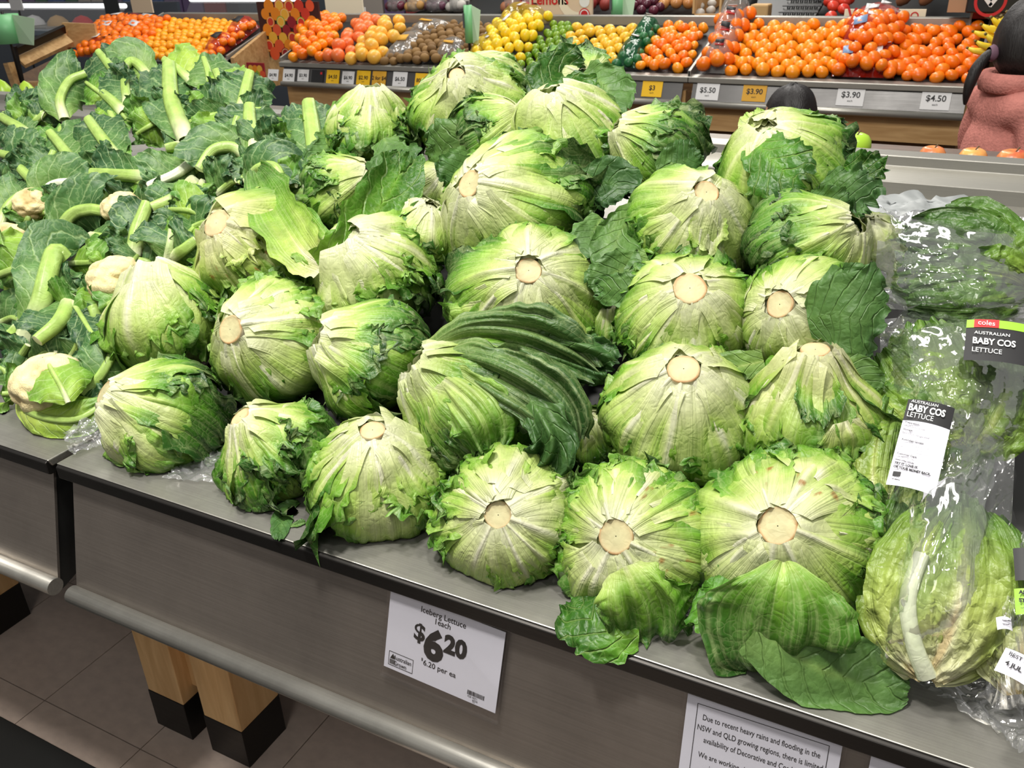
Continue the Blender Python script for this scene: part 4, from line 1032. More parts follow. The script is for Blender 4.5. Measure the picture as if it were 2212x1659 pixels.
RIBS = [  # head, path (pixels, lift), rib radius px, blade half width m, options
 ('G', [(405, 305, .0), (372, 220, .05), (365, 137, .07)], 17, .060, {}),
 ('Q', [(258, 348, .0), (222, 300, .04), (190, 256, .06)], 12, .055, {}),
 ('J', [(176, 370, .0), (140, 325, .03), (107, 285, .05)], 11, .065, dict(g=(.35, .7))),
 ('I', [(268, 244, .0), (245, 220, .03), (221, 200, .05)], 11, .05, {}),
 ('I', [(276, 225, .01), (271, 190, .04), (268, 153, .06)], 9, .055, dict(g=(.5, 1.0))),
 ('I', [(262, 175, .0), (236, 140, .03), (212, 111, .05)], 9, .075, dict(g=(.6, 1.1))),
 ('G', [(420, 182, .0), (385, 150, .04), (354, 128, .05)], 9, .06, dict(g=(.3, .6), pale=1)),
 ('G', [(330, 180, .0), (305, 145, .04), (285, 132, .06), (272, 142, .07)], 10, .05, dict(g=(.3, .6))),
 ('H', [(520, 248, .0), (530, 200, .03), (540, 155, .05)], 12, .055, {}),
 ('H', [(492, 205, .0), (478, 175, .04), (466, 152, .06)], 10, .055, dict(g=(.3, .7), pale=1)),
 ('H', [(455, 190, .0), (450, 155, .03), (440, 124, .04)], 7, .065, dict(g=(.4, .7))),
 ('K', [(552, 318, .0), (541, 270, .03), (539, 226, .05)], 14, .060, dict(g=(.35, .8))),
 ('L', [(690, 400, .0), (678, 300, .03), (667, 220, .05)], 18, .055, dict(g=(.4, .9))),
 ('L', [(668, 410, .0), (650, 370, .01), (625, 320, .03)], 9, .075, dict(g=(.3, .8), white=.5)),
 ('K', [(502, 300, .0), (508, 275, .03), (515, 252, .05)], 10, .04, {}),
 ('Q', [(330, 382, .02), (260, 378, .045), (197, 374, .06)], 13, .05, dict(g=(.5, 1.0), cup=.2)),
 ('Q', [(215, 386, .0), (190, 383, .035), (167, 380, .05)], 13, .03, {}),
 ('M', [(535, 338, .0), (500, 318, .04), (460, 325, .06), (430, 366, .05)], 12, .05, dict(g=(.3, .8))),
 ('M', [(425, 343, .02), (380, 375, .05), (318, 402, .07)], 10, .055, dict(white=.85, g=(.4, .7))),
 ('M', [(420, 392, .0), (385, 425, .04), (329, 450, .06)], 15, .04, dict(g=(.4, .8))),
 ('N', [(289, 552, .0), (297, 500, .04), (320, 438, .07)], 15, .05, dict(g=(.6, 1.0))),
 ('N', [(115, 530, .0), (150, 470, .05), (190, 453, .06), (222, 456, .055)], 13, .065, dict(g=(.5, .9))),
 ('N', [(195, 512, .02), (225, 515, .04), (256, 523, .05)], 10, .04, {}),
 ('O', [(376, 555, .0), (400, 538, .03), (424, 519, .04)], 12, .05, {}),
 ('O', [(362, 562, .0), (368, 525, .04), (372, 485, .05)], 8, .06, dict(white=.3)),
 ('P', [(62, 292, .0), (35, 272, .03), (2, 252, .05)], 11, .06, dict(g=(.5, 1.0))),
 ('P', [(98, 362, .0), (50, 345, .03), (-4, 330, .05)], 10, .065, dict(g=(.5, .9))),
 ('D', [(86, 405, .0), (62, 382, .03), (40, 360, .05)], 11, .045, dict(g=(.5, 1.0))),
 ('J', [(104, 380, .0), (107, 352, .03), (116, 326, .05)], 8, .045, {}),
 ('P', [(98, 252, .0), (70, 240, .03), (40, 228, .05)], 10, .055, dict(g=(.5, 1.0))),
 ('I', [(140, 258, .0), (130, 215, .05), (150, 175, .06), (185, 158, .05)], 9, .055, dict(g=(.3, .8))),
 ('D', [(82, 445, .03), (105, 405, .06), (140, 393, .06), (182, 400, .05)], 8, .055, dict(white=.9, g=(.4, .8), tip=.6)),
 ('A', [(-5, 500, .02), (15, 450, .05), (40, 425, .05), (58, 415, .04)], 9, .045, dict(g=(.3, .7))),
 ('K', [(536, 395, .0), (560, 365, .05), (595, 362, .06), (616, 405, .03)], 11, .055, dict(g=(.6, 1.0))),
 ('M', [(385, 316, .01), (370, 318, .04), (357, 320, .05)], 10, .03, {}),
 ('O', [(438, 392, .0), (425, 420, .03), (398, 444, .04)], 7, .03, dict(pale=1)),
 ('O', [(445, 470, .0), (410, 455, .03), (365, 452, .04)], 6, .05, dict(pale=1, g=(.3, .8))),
 ('F', [(55, 735, .0), (88, 660, .06), (105, 590, .10), (120, 545, .09), (142, 560, .05)], 20, .055, dict(g=(.35, .8), base_w=.3)),
 ('F', [(155, 640, .02), (130, 692, .06), (80, 736, .08)], 16, .045, dict(g=(.5, 1.0))),
 ('F', [(40, 708, .0), (20, 725, .03), (-10, 742, .04)], 12, .05, dict(g=(.6, 1.0))),
 ('A', [(97, 520, .04), (82, 535, .06), (50, 572, .08), (-5, 595, .08)], 9, .075, dict(pale=1, g=(.5, .85), tip=.4)),
 ('E', [(184, 852, .0), (222, 805, .03), (258, 735, .05)], 10, .045, dict(g=(.3, .8))),
 ('E', [(40, 858, .0), (62, 888, .03), (110, 905, .03), (170, 905, .02), (225, 872, .01)], 7, .03, dict(pale=1, g=(.2, .7), tip=.8)),
 ('E', [(148, 870, .07), (132, 835, .095), (112, 800, .095), (100, 775, .08)], 5, .048, dict(pale=1, g=(.55, .8), tip=.7)),
 ('F', [(218, 705, .0), (208, 680, .03), (199, 660, .05)], 12, .045, dict(g=(.7, 1.2))),
 ('C', [(152, 570, .0), (185, 568, .03), (228, 566, .05)], 6, .045, dict(pale=1, g=(.5, .9))),
 ('C', [(290, 620, .02), (270, 640, .05), (215, 665, .06)], 6, .04, dict(pale=1, g=(.4, .9))),
 ('C', [(150, 640, .03), (180, 690, .05), (215, 745, .04)], 5, .03, dict(g=(.9, 1.2), ruffle=.3)),
]
for i, (k, pts, rp, bw, o) in enumerate(RIBS):
    leaf_c(k, pts, rp, bw, 400 + i * 7, **o)
FILL = [('F', 10, 650, 60, 640), ('F', -5, 700, 40, 690), ('F', 30, 790, 60, 745), ('E', 20, 830, -10, 790), ('E', 40, 870, 5, 850), ('F', 150, 780, 170, 730), ('E', 170, 820, 150, 770), ('F', 70, 780, 120, 760), ('A', 10, 610, 60, 590),
        ('C', 190, 680, 235, 640), ('F', 140, 660, 180, 620), ('N', 240, 520, 290, 490), ('N', 340, 560, 390, 530), ('O', 400, 500, 460, 480), ('O', 330, 500, 380, 470), ('D', 120, 470, 150, 430), ('A', 60, 480, 100, 460), ('O', 470, 420, 510, 390), ('B', 300, 470, 340, 440), ('C', 330, 590, 300, 560), ('K', 580, 420, 640, 400), ('M', 460, 420, 500, 370), ('P', 10, 400, 50, 380)]
for i, (k, x0, y0, x1, y1) in enumerate(FILL):
    leaf_c(k, [(x0, y0, -.03), ((x0 + x1) / 2 + 6, (y0 + y1) / 2 - 8, .0), (x1, y1, .015)], 5 + i % 3, .05, 1500 + i * 11, pale=i % 4 == 0, g=(.45, .95), tip=.6 if i % 2 else 0, ruffle=.24, cup=.2)
# more leaves of each head, between the big ones
rc = random.Random(77)
for k, (r, c, (px, py)) in heads.items():
    for q in range(8):
        a = rc.uniform(0, 2 * math.pi); l = rc.uniform(55, 105)
        x1, y1 = px + l * math.cos(a), py - l * math.sin(a) * .8
        if y1 > 880 or x1 > 640 and y1 < 400 or y1 < 150 or (px - 30 < x1 and k in 'LK' and x1 > 640): continue
        if x1 > 470 and y1 > 430 or x1 > 250 and y1 > 580: continue
        if k in 'ABCDE' and rc.random() < .45: continue
        xm, ym = px + .5 * l * math.cos(a), py - .4 * l * math.sin(a)
        leaf_c(k, [(px, py, -.03), (xm, ym, rc.uniform(-.01, .02)), (x1, y1, rc.uniform(-.02, .02))], rc.uniform(4, 8), rc.uniform(.035, .06), 900 + rc.randint(0, 9999),
               pale=rc.random() < .3, g=(rc.uniform(.4, .6), rc.uniform(.8, 1.15)), tip=rc.choice([0, .5, .7]), ruffle=rc.uniform(.15, .32), cup=rc.uniform(-.1, .5))
# ------------------------------------------------------------------ cos lettuces in clear bags
KSTOPS = np.array([0.0, .14, .36, .60, .88, 1.2])
KPAL = lin([[226, 206, 164], [228, 228, 192], [184, 200, 110], [128, 160, 62], [88, 130, 48], [60, 100, 40]]) * np.array([.80, .80, .7])
def cos_col(g):
    g = np.clip(g, 0, 1.2)
    return np.stack([np.interp(g, KSTOPS, KPAL[:, i]) for i in range(3)], -1)
def cos_head(label, base, leaves, seed, ribw=.005, ribs=()):
    c = heap(*base); c = c - UPW * .03
    r = empty('cos_lettuce', c, label, 'lettuce', 'baby cos lettuces in bags')
    for i, (pts, w, g) in enumerate(leaves):
        pts = [base] + list(pts)
        me = ribbon(pts, w, seed + i * 5, c, g=g, ruffle=.09, jag=.05, cup=.32, nu=44, nv=29, tip=.75, base_w=.26, pal=cos_col, rib=.34, blister=.10)
        lf = obj('leaf', me, M['cos_leaf'], r)
        if i not in ribs: continue
        W = np.array([heap(*p) for p in pts]); C = catmull(W, 18)[:13]
        obj('rib', stalk_mesh(C, ribw * (1 + .2 * (i % 2)), seed + i, c, .75), M['rib'], lf)
    return r
def film_bag(label, corners, bulge, seed, lift=0.0, labels=None, n=46, crumple=.008):
    """corners: TL TR BR BL pixels of the bag on the heap"""
    K = [heap(x, y, lift) for x, y in corners]
    nz = Noise(seed); n2 = Noise(seed + 1)
    u = np.linspace(0, 1, n)[None, :] * np.ones((n, 1)); v = np.linspace(0, 1, n)[:, None] * np.ones((1, n))
    P = ((K[0][None, None] * (1 - u)[..., None] + K[1] * u[..., None]) * (1 - v)[..., None] + (K[3] * (1 - u)[..., None] + K[2] * u[..., None]) * v[..., None])
    V = CAM - P; V /= np.linalg.norm(V, axis=-1, keepdims=True)
    ex = K[1] - K[0]; ex /= np.linalg.norm(ex); ey = K[0] - K[3]; ey /= np.linalg.norm(ey)
    b = (1 - np.abs(2 * u - 1) ** 2.6) * (1 - np.abs(2 * v - 1) ** 2.6)
    cr = np.abs(nz(u * 7 + v * 3, v * 7 - u * 2 + 9)) + .6 * np.abs(n2(u * 15 + 3, v * 13 + u * 4)) + .35 * np.abs(nz(u * 31, v * 29 + 5))
    edge = 1 - np.clip(b * 3, 0, 1)
    h = bulge * b ** .7 + crumple * (cr - .5) * (1 + 1.2 * edge)
    P = P + V * h[..., None] + ex * ((crumple * 1.6) * (nz(v * 9, u * 2) * edge))[..., None] + ey * ((crumple * 1.6) * (n2(u * 9, v * 2) * edge))[..., None]
    back = ((K[0][None, None] * (1 - u)[..., None] + K[1] * u[..., None]) * (1 - v)[..., None] + (K[3] * (1 - u)[..., None] + K[2] * u[..., None]) * v[..., None]) - V * (.02 * b)[..., None]
    c = (K[2] + K[3]) / 2
    A = settle(P.reshape(-1, 3), .004); B = settle(back.reshape(-1, 3), .002)
    r = empty('clear_produce_bag', c, label, 'bag', 'clear bags of baby cos')
    obj('film_front', np_mesh('film_front', A - c, grid_faces(n, n), None, None), M['film'], r)
    obj('film_back', np_mesh('film_back', B - c, grid_faces(n, n), None, None), M['film_flat'], r)
    return r, c
def lab(parent, tl, tr, bl, lift, name='printed_label'):
    a = heap(*tl, lift); b = heap(*tr, lift); d = heap(*bl, lift)
    ex = b - a; W = np.linalg.norm(ex); ex /= W
    ey = a - d; ey -= ey.dot(ex) * ex; H = np.linalg.norm(ey); ey /= H
    L0 = np.array(parent_world(parent)); nn = np.cross(ex, ey)
    def rect(nm, x0, y0, x1, y1, mat, z=0, nseg=10, bend=.004):
        V = []; 
        for i in range(nseg + 1):
            x = x0 + (x1 - x0) * i / nseg
            for y in (y0, y1):
                V.append(a + ex * x * W - ey * y * H + nn * (z - bend * (2 * x - 1) ** 2) - L0)
        F = [[2 * i, 2 * i + 1, 2 * i + 3, 2 * i + 2] for i in range(nseg)]
        return obj(nm, np_mesh(nm, V, F, smooth=False), M[mat] if isinstance(mat, str) else mat, parent)
    def txt(s, u, v, size, mat='white', bold=0, align='LEFT', sx=1.0):
        text_on('lettering', s, size, a + ex * u * W - ey * (v * H + size * .35), ex, ey, M[mat], parent, bold, align, sx, lift=.0012)
    return rect, txt, W, H

cos_head('baby cos lettuce with a long white rib in the front bag on the ledge', (2004, 1462, .03), [
    ([(1990, 1380, .02), (2010, 1240, .03), (2060, 1060, .03)], .052, (.02, .85)),
    ([(1940, 1370, .03), (1925, 1240, .04), (1950, 1085, .04)], .034, (.02, .85)),
    ([(2080, 1380, .03), (2130, 1240, .04), (2140, 1110, .03)], .044, (.02, .9)),
    ([(2000, 1360, .04), (1990, 1200, .05), (2010, 1040, .04)], .050, (.2, 1.0)),
    ([(1975, 1390, .055), (1962, 1290, .075), (2000, 1180, .085), (2050, 1100, .075)], .040, (.0, .80)),
    ([(2040, 1390, .055), (2075, 1290, .08), (2085, 1190, .085), (2085, 1095, .07)], .050, (.0, .80))], 500, .0075, (4,))
cos_head('baby cos lettuce behind the tilted white label, beside the bell shaped iceberg', (1898, 1150, .0), [
    ([(1895, 1060, .01), (1925, 960, .02), (1990, 850, .02)], .040, (.3, .9)),
    ([(1885, 1050, .03), (1895, 950, .04), (1925, 860, .04)], .026, (.25, .8)),
    ([(1930, 1080, .0), (2000, 980, .01), (2060, 880, .01)], .045, (.4, .95)),
    ([(1960, 1090, .0), (2040, 1040, .01), (2120, 960, .01)], .045, (.5, 1.05))], 540)
cos_head('baby cos lettuce in the bag with the black label', (2080, 985, .0), [
    ([(2020, 920, .03), (1960, 840, .04), (1905, 760, .03)], .045, (.45, .85)),
    ([(2040, 900, .03), (2010, 800, .05), (1985, 690, .04)], .050, (.4, .8)),
    ([(2090, 900, .02), (2100, 800, .04), (2090, 690, .03)], .050, (.5, .95)),
    ([(2140, 920, .02), (2180, 830, .03), (2200, 740, .02)], .050, (.5, .95)),
    ([(1990, 930, .03), (1930, 880, .04), (1885, 830, .02)], .035, (.5, .9))], 580)
cos_head('baby cos lettuce lying crosswise in the topmost bag', (2230, 630, .0), [
    ([(2150, 610, .03), (2050, 610, .04), (1925, 600, .02)], .045, (.7, 1.1)),
    ([(2150, 570, .02), (2060, 530, .03), (1950, 510, .01)], .05, (.8, 1.15)),
    ([(2160, 560, .03), (2110, 500, .03), (2030, 470, .01)], .045, (.6, 1.0)),
    ([(2190, 600, .04), (2140, 590, .05), (2080, 580, .04)], .035, (.5, .9)),
    ([(2170, 640, .03), (2080, 650, .04), (1960, 650, .02)], .035, (.7, 1.1))], 620)
cos_head('pale based baby cos lettuce at the right edge by the best before paper', (2196, 1500, .03), [
    ([(2170, 1420, .04), (2160, 1320, .05), (2165, 1220, .03)], .035, (.05, .6)),
    ([(2205, 1420, .05), (2215, 1310, .06), (2220, 1200, .04)], .040, (.05, .6))], 660)

film_bag('clear bag around the front baby cos lettuce, its corner trailing on the ledge', [(1925, 1010), (2195, 930), (2172, 1400), (1862, 1452)], .105, 701, crumple=.0045)
r, c = film_bag('clear bag with a tilted white and black label standing in the middle of the cos', [(1955, 830), (2165, 840), (2120, 1110), (1885, 1135)], .060, 711)
rect, txt, W, H = lab(r, (1963, 858), (2064, 878), (1898, 1038), .080)
rect('label_paper', 0, 0, 1, 1, 'paper'); rect('label_band', 0, 0, 1, .255, 'black_card', .0004)
txt('AUSTRALIAN', .08, .04, W * .115, sx=.85); txt('BABY COS', .05, .115, W * .27, bold=.0004, sx=.62); txt('LETTUCE', .05, .20, W * .21, sx=.66)
for i, (s, b) in enumerate((('Preparation:', 1), ('Wash before use.', 0), ('Storage:', 1), ('Best kept refrigerated', 0))):
    txt(s, .06, .30 + .042 * i, W * .075, 'ink', .0001 * b, sx=.85)
txt('Australian Grown', .08, .50, W * .075, 'ink', .0001, sx=.85)
for i, s in enumerate(('Coles is a trade mark used under', 'licence from Coles Group Limited', '800 Toorak Road, Hawthorn East')):
    txt(s, .06, .55 + .034 * i, W * .058, 'ink_soft', 0, sx=.8)
txt('Customer Care', .06, .665, W * .075, 'ink', .0001, sx=.85); txt('Call 1800 061 562', .06, .70, W * .06, 'ink', 0, sx=.85); txt('www.coles.com.au', .06, .735, W * .06, 'ink', .0001, sx=.85)
txt('TRY IT. LOVE IT.', .06, .775, W * .085, 'ink', .0002, sx=.8); txt('OR YOUR MONEY BACK.', .06, .815, W * .085, 'ink', .0002, sx=.8)
rect('recycle_mark', .08, .85, .24, .90, 'black_card', .0005); txt('Return', .09, .92, W * .05, 'ink', .0001); txt('to store', .09, .95, W * .05, 'ink', .0001)
r, c = film_bag('clear crinkled bag bearing the black baby cos label with a green top band', [(1900, 690), (2240, 660), (2240, 960), (1905, 900)], .075, 721, crumple=.008)
rect, txt, W, H = lab(r, (2090, 686), (2235, 700), (2076, 772), .110)
rect('label_black', 0, 0, 1, 1, 'black_card'); rect('label_green', 0, 0, 1, .20, 'lime', .0004); rect('label_red', .11, .0, .48, .20, 'red', .0008)
txt('coles', .16, .10, W * .15, sx=.85); txt('AUSTRALIAN', .12, .36, W * .095, sx=.95); txt('BABY COS', .10, .56, W * .19, bold=.0003, sx=.72); txt('LETTUCE', .10, .78, W * .14, sx=.78)
film_bag('clear wrinkled bag on top of the cos stack below the back rail', [(1900, 455), (2245, 470), (2245, 690), (1885, 665)], .070, 731, crumple=.009)
r, c = film_bag('clear bag cut by the right edge of the view with a green and black label', [(2135, 1160), (2260, 1140), (2260, 1540), (2130, 1500)], .075, 741, crumple=.008)
rect, txt, W, H = lab(r, (2190, 1180), (2260, 1188), (2176, 1320), .10)
rect('label_black', .0, 0, 1, .5, 'black_card'); rect('label_green', -.05, .62, 1, 1, 'lime'); txt('LETTUCE', .35, .32, W * .26, sx=.8); txt('ANTI', .05, .70, W * .18, 'ink', .0003); txt('STAA', .03, .82, W * .18, 'ink', .0003); txt('of Fresh', .06, .93, W * .12, 'ink', 0)
rect, txt, W, H = lab(r, (2153, 1330), (2186, 1333), (2149, 1356), .095)
rect('origin_label', 0, 0, 1, 1, 'paper'); txt('Australian', .30, .36, W * .15, 'ink', .0001); txt('Grown', .30, .66, W * .15, 'ink', .0001)
rect, txt, W, H = lab(r, (2175, 1395), (2260, 1440), (2145, 1418), .095)
rect('date_paper', 0, 0, 1, 1.6, 'paper'); txt('BEST BEFORE', .12, .35, W * .16, 'ink', .0001); txt('4 JUL', .14, .95, W * .19, 'ink', .0002)

M['liner'] = plain('white_liner', (158, 162, 162), .5)
# loose film liners and scraps on the ledge
def sheet(name, label, quad, seed, cat, h=.012, n=30, mat='film_flat'):
    K = [heap(x, y, 0) if False else at_z(x, y, z) for x, y, z in quad]
    nz = Noise(seed); u = np.linspace(0, 1, n)[None, :] * np.ones((n, 1)); v = np.linspace(0, 1, n)[:, None] * np.ones((1, n))
    P = (K[0] * (1 - u)[..., None] + K[1] * u[..., None]) * (1 - v)[..., None] + (K[3] * (1 - u)[..., None] + K[2] * u[..., None]) * v[..., None]
    P[..., 2] += h * np.abs(nz(u * 6 + v * 3, v * 5)) + h * .5 * np.abs(nz(u * 15, v * 13 + 4))
    P[..., 0] += h * nz(v * 8, u + 3); P[..., 1] += h * .4 * nz(u * 8, v + 13)
    o = obj(name, np_mesh(name, settle(P.reshape(-1, 3), .001), grid_faces(n, n)), M[mat]); tag(o, label, cat)
sheet('film_liner', 'clear film lying over the gap between the two steel counters by the front left lettuce', [(150, 940, .875), (245, 880, .88), (262, 960, .852), (160, 985, .852)], 801, 'plastic film')
sheet('film_liner', 'clear film scrap under the two lettuces at the left of the front row', [(380, 985, .852), (500, 985, .852), (530, 1050, .852), (360, 1040, .852)], 802, 'plastic film', .008)
sheet('film_liner', 'dark wrinkled film between the two biggest front lettuces', [(1480, 1290, .852), (1540, 1290, .86), (1560, 1340, .852), (1480, 1335, .852)], 803, 'plastic film', .010)
sheet('film_liner', 'clear film tail trailing from the bags along the ledge at the right', [(1960, 1475, .853), (2220, 1450, .858), (2230, 1640, .852), (2120, 1560, .852)], 804, 'plastic film', .008)
sheet('white_liner', 'white plastic liner sheet behind the topmost cos bag', [(1850, 432, 1.03), (2120, 442, 1.03), (2120, 475, 1.01), (1850, 490, 1.0)], 805, 'plastic liner', .018, mat='liner')
def scrap(label, pts, w, seed, g, mat='dark_leaf'):
    W = np.array([at_z(x, y, .852) for x, y in pts]); b = W.mean(0)
    o = obj('leaf_scrap', ribbon(W, w, seed, b, g=g, ruffle=.18, jag=.12, nu=18, nv=15, tip=.8, base_w=.3, world=True, dark=1), M[mat], None, b); tag(o, label, 'leaf')
scrap('torn dark green leaf hanging over the ledge under the ragged lettuce', [(645, 1085), (615, 1110), (603, 1165)], .014, 811, (.8, 1.0))
scrap('tiny loose leaf lying on the steel ledge', [(628, 1138), (645, 1133), (660, 1128)], .006, 812, (.5, .7))
# ------------------------------------------------------------------ other side of the front island: rear deck with apples
for u, x0, x1 in ((unit_l, -3.7, -1.112), (unit_c, -1.094, .62)):
    MB().prism([(2.03, 1.02), (2.95, .90), (2.95, .85), (2.03, .985)], x0, x1).build('rear_deck', M['steel'], u)
    MB().prism([(2.5, 0), (2.5, .84), (2.45, .84), (2.45, 0)], x0 + .1, x1 - .1).build('rear_board', M['wood_dark'], u)
def apple_mesh(R):
    prof = [(.0005, -.78), (.16, -.84), (.40, -.86), (.72, -.66), (.93, -.28), (1.0, .10), (.95, .45), (.76, .74), (.48, .86), (.24, .80), (.10, .66), (.0005, .60)]
    m = MB(); m.lathe([(r * R, z * R) for r, z in prof], 20); return m
def fruit_mat(name, a, b, rough=.32, bump=.15, bs=220, scale=5, spec=.5):
    m, nt, bs_ = new_mat(name); L = nt.links.new
    tc = N(nt, 'ShaderNodeTexCoord'); oi = N(nt, 'ShaderNodeObjectInfo')
    ad = N(nt, 'ShaderNodeVectorMath', operation='ADD'); sc = N(nt, 'ShaderNodeVectorMath', operation='SCALE'); sc.inputs[0].default_value = (9, 17, 5)
    L(oi.outputs['Random'], sc.inputs['Scale']); L(tc.outputs['Object'], ad.inputs[0]); L(sc.outputs[0], ad.inputs[1])
    n = N(nt, 'ShaderNodeTexNoise'); n.inputs['Scale'].default_value = scale; n.inputs['Detail'].default_value = 3; L(ad.outputs[0], n.inputs['Vector'])
    mx = N(nt, 'ShaderNodeMath', operation='MULTIPLY_ADD'); mx.inputs[1].default_value = .45; L(oi.outputs['Random'], mx.inputs[0])
    m2 = N(nt, 'ShaderNodeMapRange'); m2.inputs[1].default_value = .35; m2.inputs[2].default_value = .65; L(n.outputs[0], m2.inputs[0])
    m3 = N(nt, 'ShaderNodeMath', operation='MULTIPLY'); m3.inputs[1].default_value = .55; L(m2.outputs[0], m3.inputs[0]); L(m3.outputs[0], mx.inputs[2])
    cr = N(nt, 'ShaderNodeMix', data_type='RGBA'); cr.inputs[6].default_value = tuple(lin(a)) + (1,); cr.inputs[7].default_value = tuple(lin(b)) + (1,)
    L(mx.outputs[0], cr.inputs[0]); L(cr.outputs[2], bs_.inputs['Base Color'])
    bs_.inputs['Roughness'].default_value = rough; bs_.inputs['Specular IOR Level'].default_value = spec
    if bump:
        nb = N(nt, 'ShaderNodeTexNoise'); nb.inputs['Scale'].default_value = bs; L(tc.outputs['Object'], nb.inputs['Vector'])
        bp = N(nt, 'ShaderNodeBump'); bp.inputs['Strength'].default_value = bump; bp.inputs['Distance'].default_value = .002; L(nb.outputs[0], bp.inputs['Height']); L(bp.outputs[0], bs_.inputs['Normal'])
    return m
M['green_apple'] = fruit_mat('green_apple_skin', (150, 200, 40), (180, 216, 70), bump=0)
M['red_apple'] = fruit_mat('blushed_apple_skin', (196, 52, 50), (236, 176, 96), bump=0, scale=26)
M['tomato'] = fruit_mat('tomato_skin', (206, 40, 30), (224, 70, 44), bump=0)
M['stem'] = plain('fruit_stalk', (90, 70, 40), .7)
for px, py, rp, mt, lb in ((1846, 318, 34, 'green_apple', 'green apple with a white sticker showing above the back rail'), (2013, 340, 27, 'red_apple', 'yellow and red apple behind the back rail, nearest the green apple'),
                           (2100, 346, 29, 'red_apple', 'red blushed apple behind the rail in front of the pink jacket'), (2186, 354, 34, 'red_apple', 'orange blushed apple at the right end of the back rail'),
                           (704, 258, 24, 'tomato', 'red tomato showing between the cauliflower heap and the lettuces')):
    p = at_y(px, py, 2.12); R = rp * depth_of(p) / FPX
    r = empty('apple' if mt != 'tomato' else 'tomato', p - UPW * R * .8, lb, 'fruit', 'fruit behind the back rail')
    mb = apple_mesh(R); mb.v = [(x, y, z + R * .8) for x, y, z in mb.v]; mb.build('skin', M[mt], r, rel=False)
    MB().tube([(0, 0, R * 1.38), (.003, 0, R * 1.6), (.008, .002, R * 1.85)], .0016, 6).build('stalk', M['stem'], r, rel=False)
    if mt == 'green_apple':
        v = (RW.T @ (CAM - p)); d = (CAM - p) / np.linalg.norm(CAM - p); d = d + np.array([-.25, 0, .45]); d /= np.linalg.norm(d)
        sx = np.cross(d, UPW); sx /= np.linalg.norm(sx); sy = np.cross(sx, d)
        c0 = UPW * R * .8 + d * R * .985; V = [c0] ; n_ = 14
        V += [c0 + sx * .011 * math.cos(2 * math.pi * k / n_) + sy * .014 * math.sin(2 * math.pi * k / n_) - d * .0022 for k in range(n_)]
        MB().add([q for q in V], [(0, 1 + k, 1 + (k + 1) % n_) for k in range(n_)]).build('sticker', M['white'], r, rel=False)
for px, py, lb in ((12, 214, 'yellow green pear lying behind the left rail at the view edge'), (62, 212, 'yellow corn cob tip behind the left rail')):
    p = at_y(px, py, 2.15); p[2] = 1.02 - .12 * .130 + .0305; r = empty('pear', p - UPW * .03, lb, 'fruit')
    MB().lathe([(.0005, 0), (.025, .004), (.037, .03), (.028, .06), (.015, .08), (.0005, .09)], 16).build('skin', M['green_apple'], r, rel=False)

M['steel_far'] = metal_material('far_panel_steel', (104, 103, 102), .38, .12, 2.0, metal=.8)
# ------------------------------------------------------------------ citrus island across the aisle
FY = 4.40
FPT = np.array([FY + .006, .842]); FPB = np.array([FY - .030, .745])
def tray_z(y): return .862 + (y - FY - .05) * .30
def far_unit(x0, x1, label, wood_end=None):
    r = empty('steel_display_counter', (x0, FY, 0), label, 'counter', 'steel produce counters of the citrus island')
    MB().prism([(FY, .85), (FY + .05, .862), (FY + .66, tray_z(FY + .66)), (FY + .66, tray_z(FY + .66) - .02), (FY + .05, .84), (FY, .838)], x0, x1).build('deck', M['black_tray'], r)
    MB().prism([(FY - .004, .842), (FY - .004, .868), (FY + .045, .876), (FY + .045, .862), (FY + .012, .842)], x0, x1).build('lip', M['steel_light'], r, bevel=.003)
    d = FPB - FPT; d /= np.linalg.norm(d); nrm = np.array([-d[1], d[0]])
    if nrm[0] > 0: nrm = -nrm
    MB().prism([tuple(FPT), tuple(FPB), tuple(FPB - nrm * .005), tuple(FPT - nrm * .005)], x0 + .03, x1 - .03).build('front_panel', M['steel_far'], r)
    c = FPB + nrm * .006
    MB().prism([(c[0] + .016 * math.cos(a), c[1] + .016 * math.sin(a)) for a in np.linspace(0, 2 * math.pi, 17)[:-1]], x0 + .03, x1 - .03, smooth=True).build('rolled_edge', M['steel_light'], r)
    MB().box((x0 + .02, FY + .02, .615), (x1 - .02, FY + .05, .80)).build('apron_board', M['wood_h'], r)
    MB().box((x0 + .04, FY + .09, .05), (x1 - .04, FY + .12, .62)).build('plinth_board', M['wood_dark'], r)
    y1 = FY + .66; z1 = tray_z(y1)
    MB().prism([(y1 - .01, z1 - .03), (y1 - .01, z1 + .045), (y1 + .06, z1 + .045), (y1 + .06, z1 - .03)], x0, x1).build('back_rail', M['steel_light'], r, bevel=.004)
    for k, x in enumerate((x0 + .006, x1 - .006)):
        MB().prism([(FY + .01, .85), (FY + .01, .895), (y1, z1 + .05), (y1, z1 - .02)], x - .006, x + .006).build('side_rail', M['steel_light'], r, bevel=.002)
    return r
ux = [(-5.57, -4.36), (-3.93, -2.685), (-2.665, -1.335), (-1.345, -.07)]
far_unit(*ux[0], 'citrus counter unit at the far left holding bagged oranges and mandarins')
far_unit(*ux[1], 'citrus counter unit with the row of white and yellow tickets')
far_unit(*ux[2], 'citrus counter unit holding lemons and limes')
far_unit(*ux[3], 'citrus counter unit behind the pink jacket holding oranges')
for x, lb in ((-4.345, 'wooden side board of the far left citrus counter, beside the fruit poster'), ):
    o = MB().prism([(FY + .02, .66), (FY + .02, .88), (FY + .66, tray_z(FY + .66) + .08), (FY + .66, .66)], x, x + .03).build('side_board', M['wood_h']); tag(o, lb, 'board')

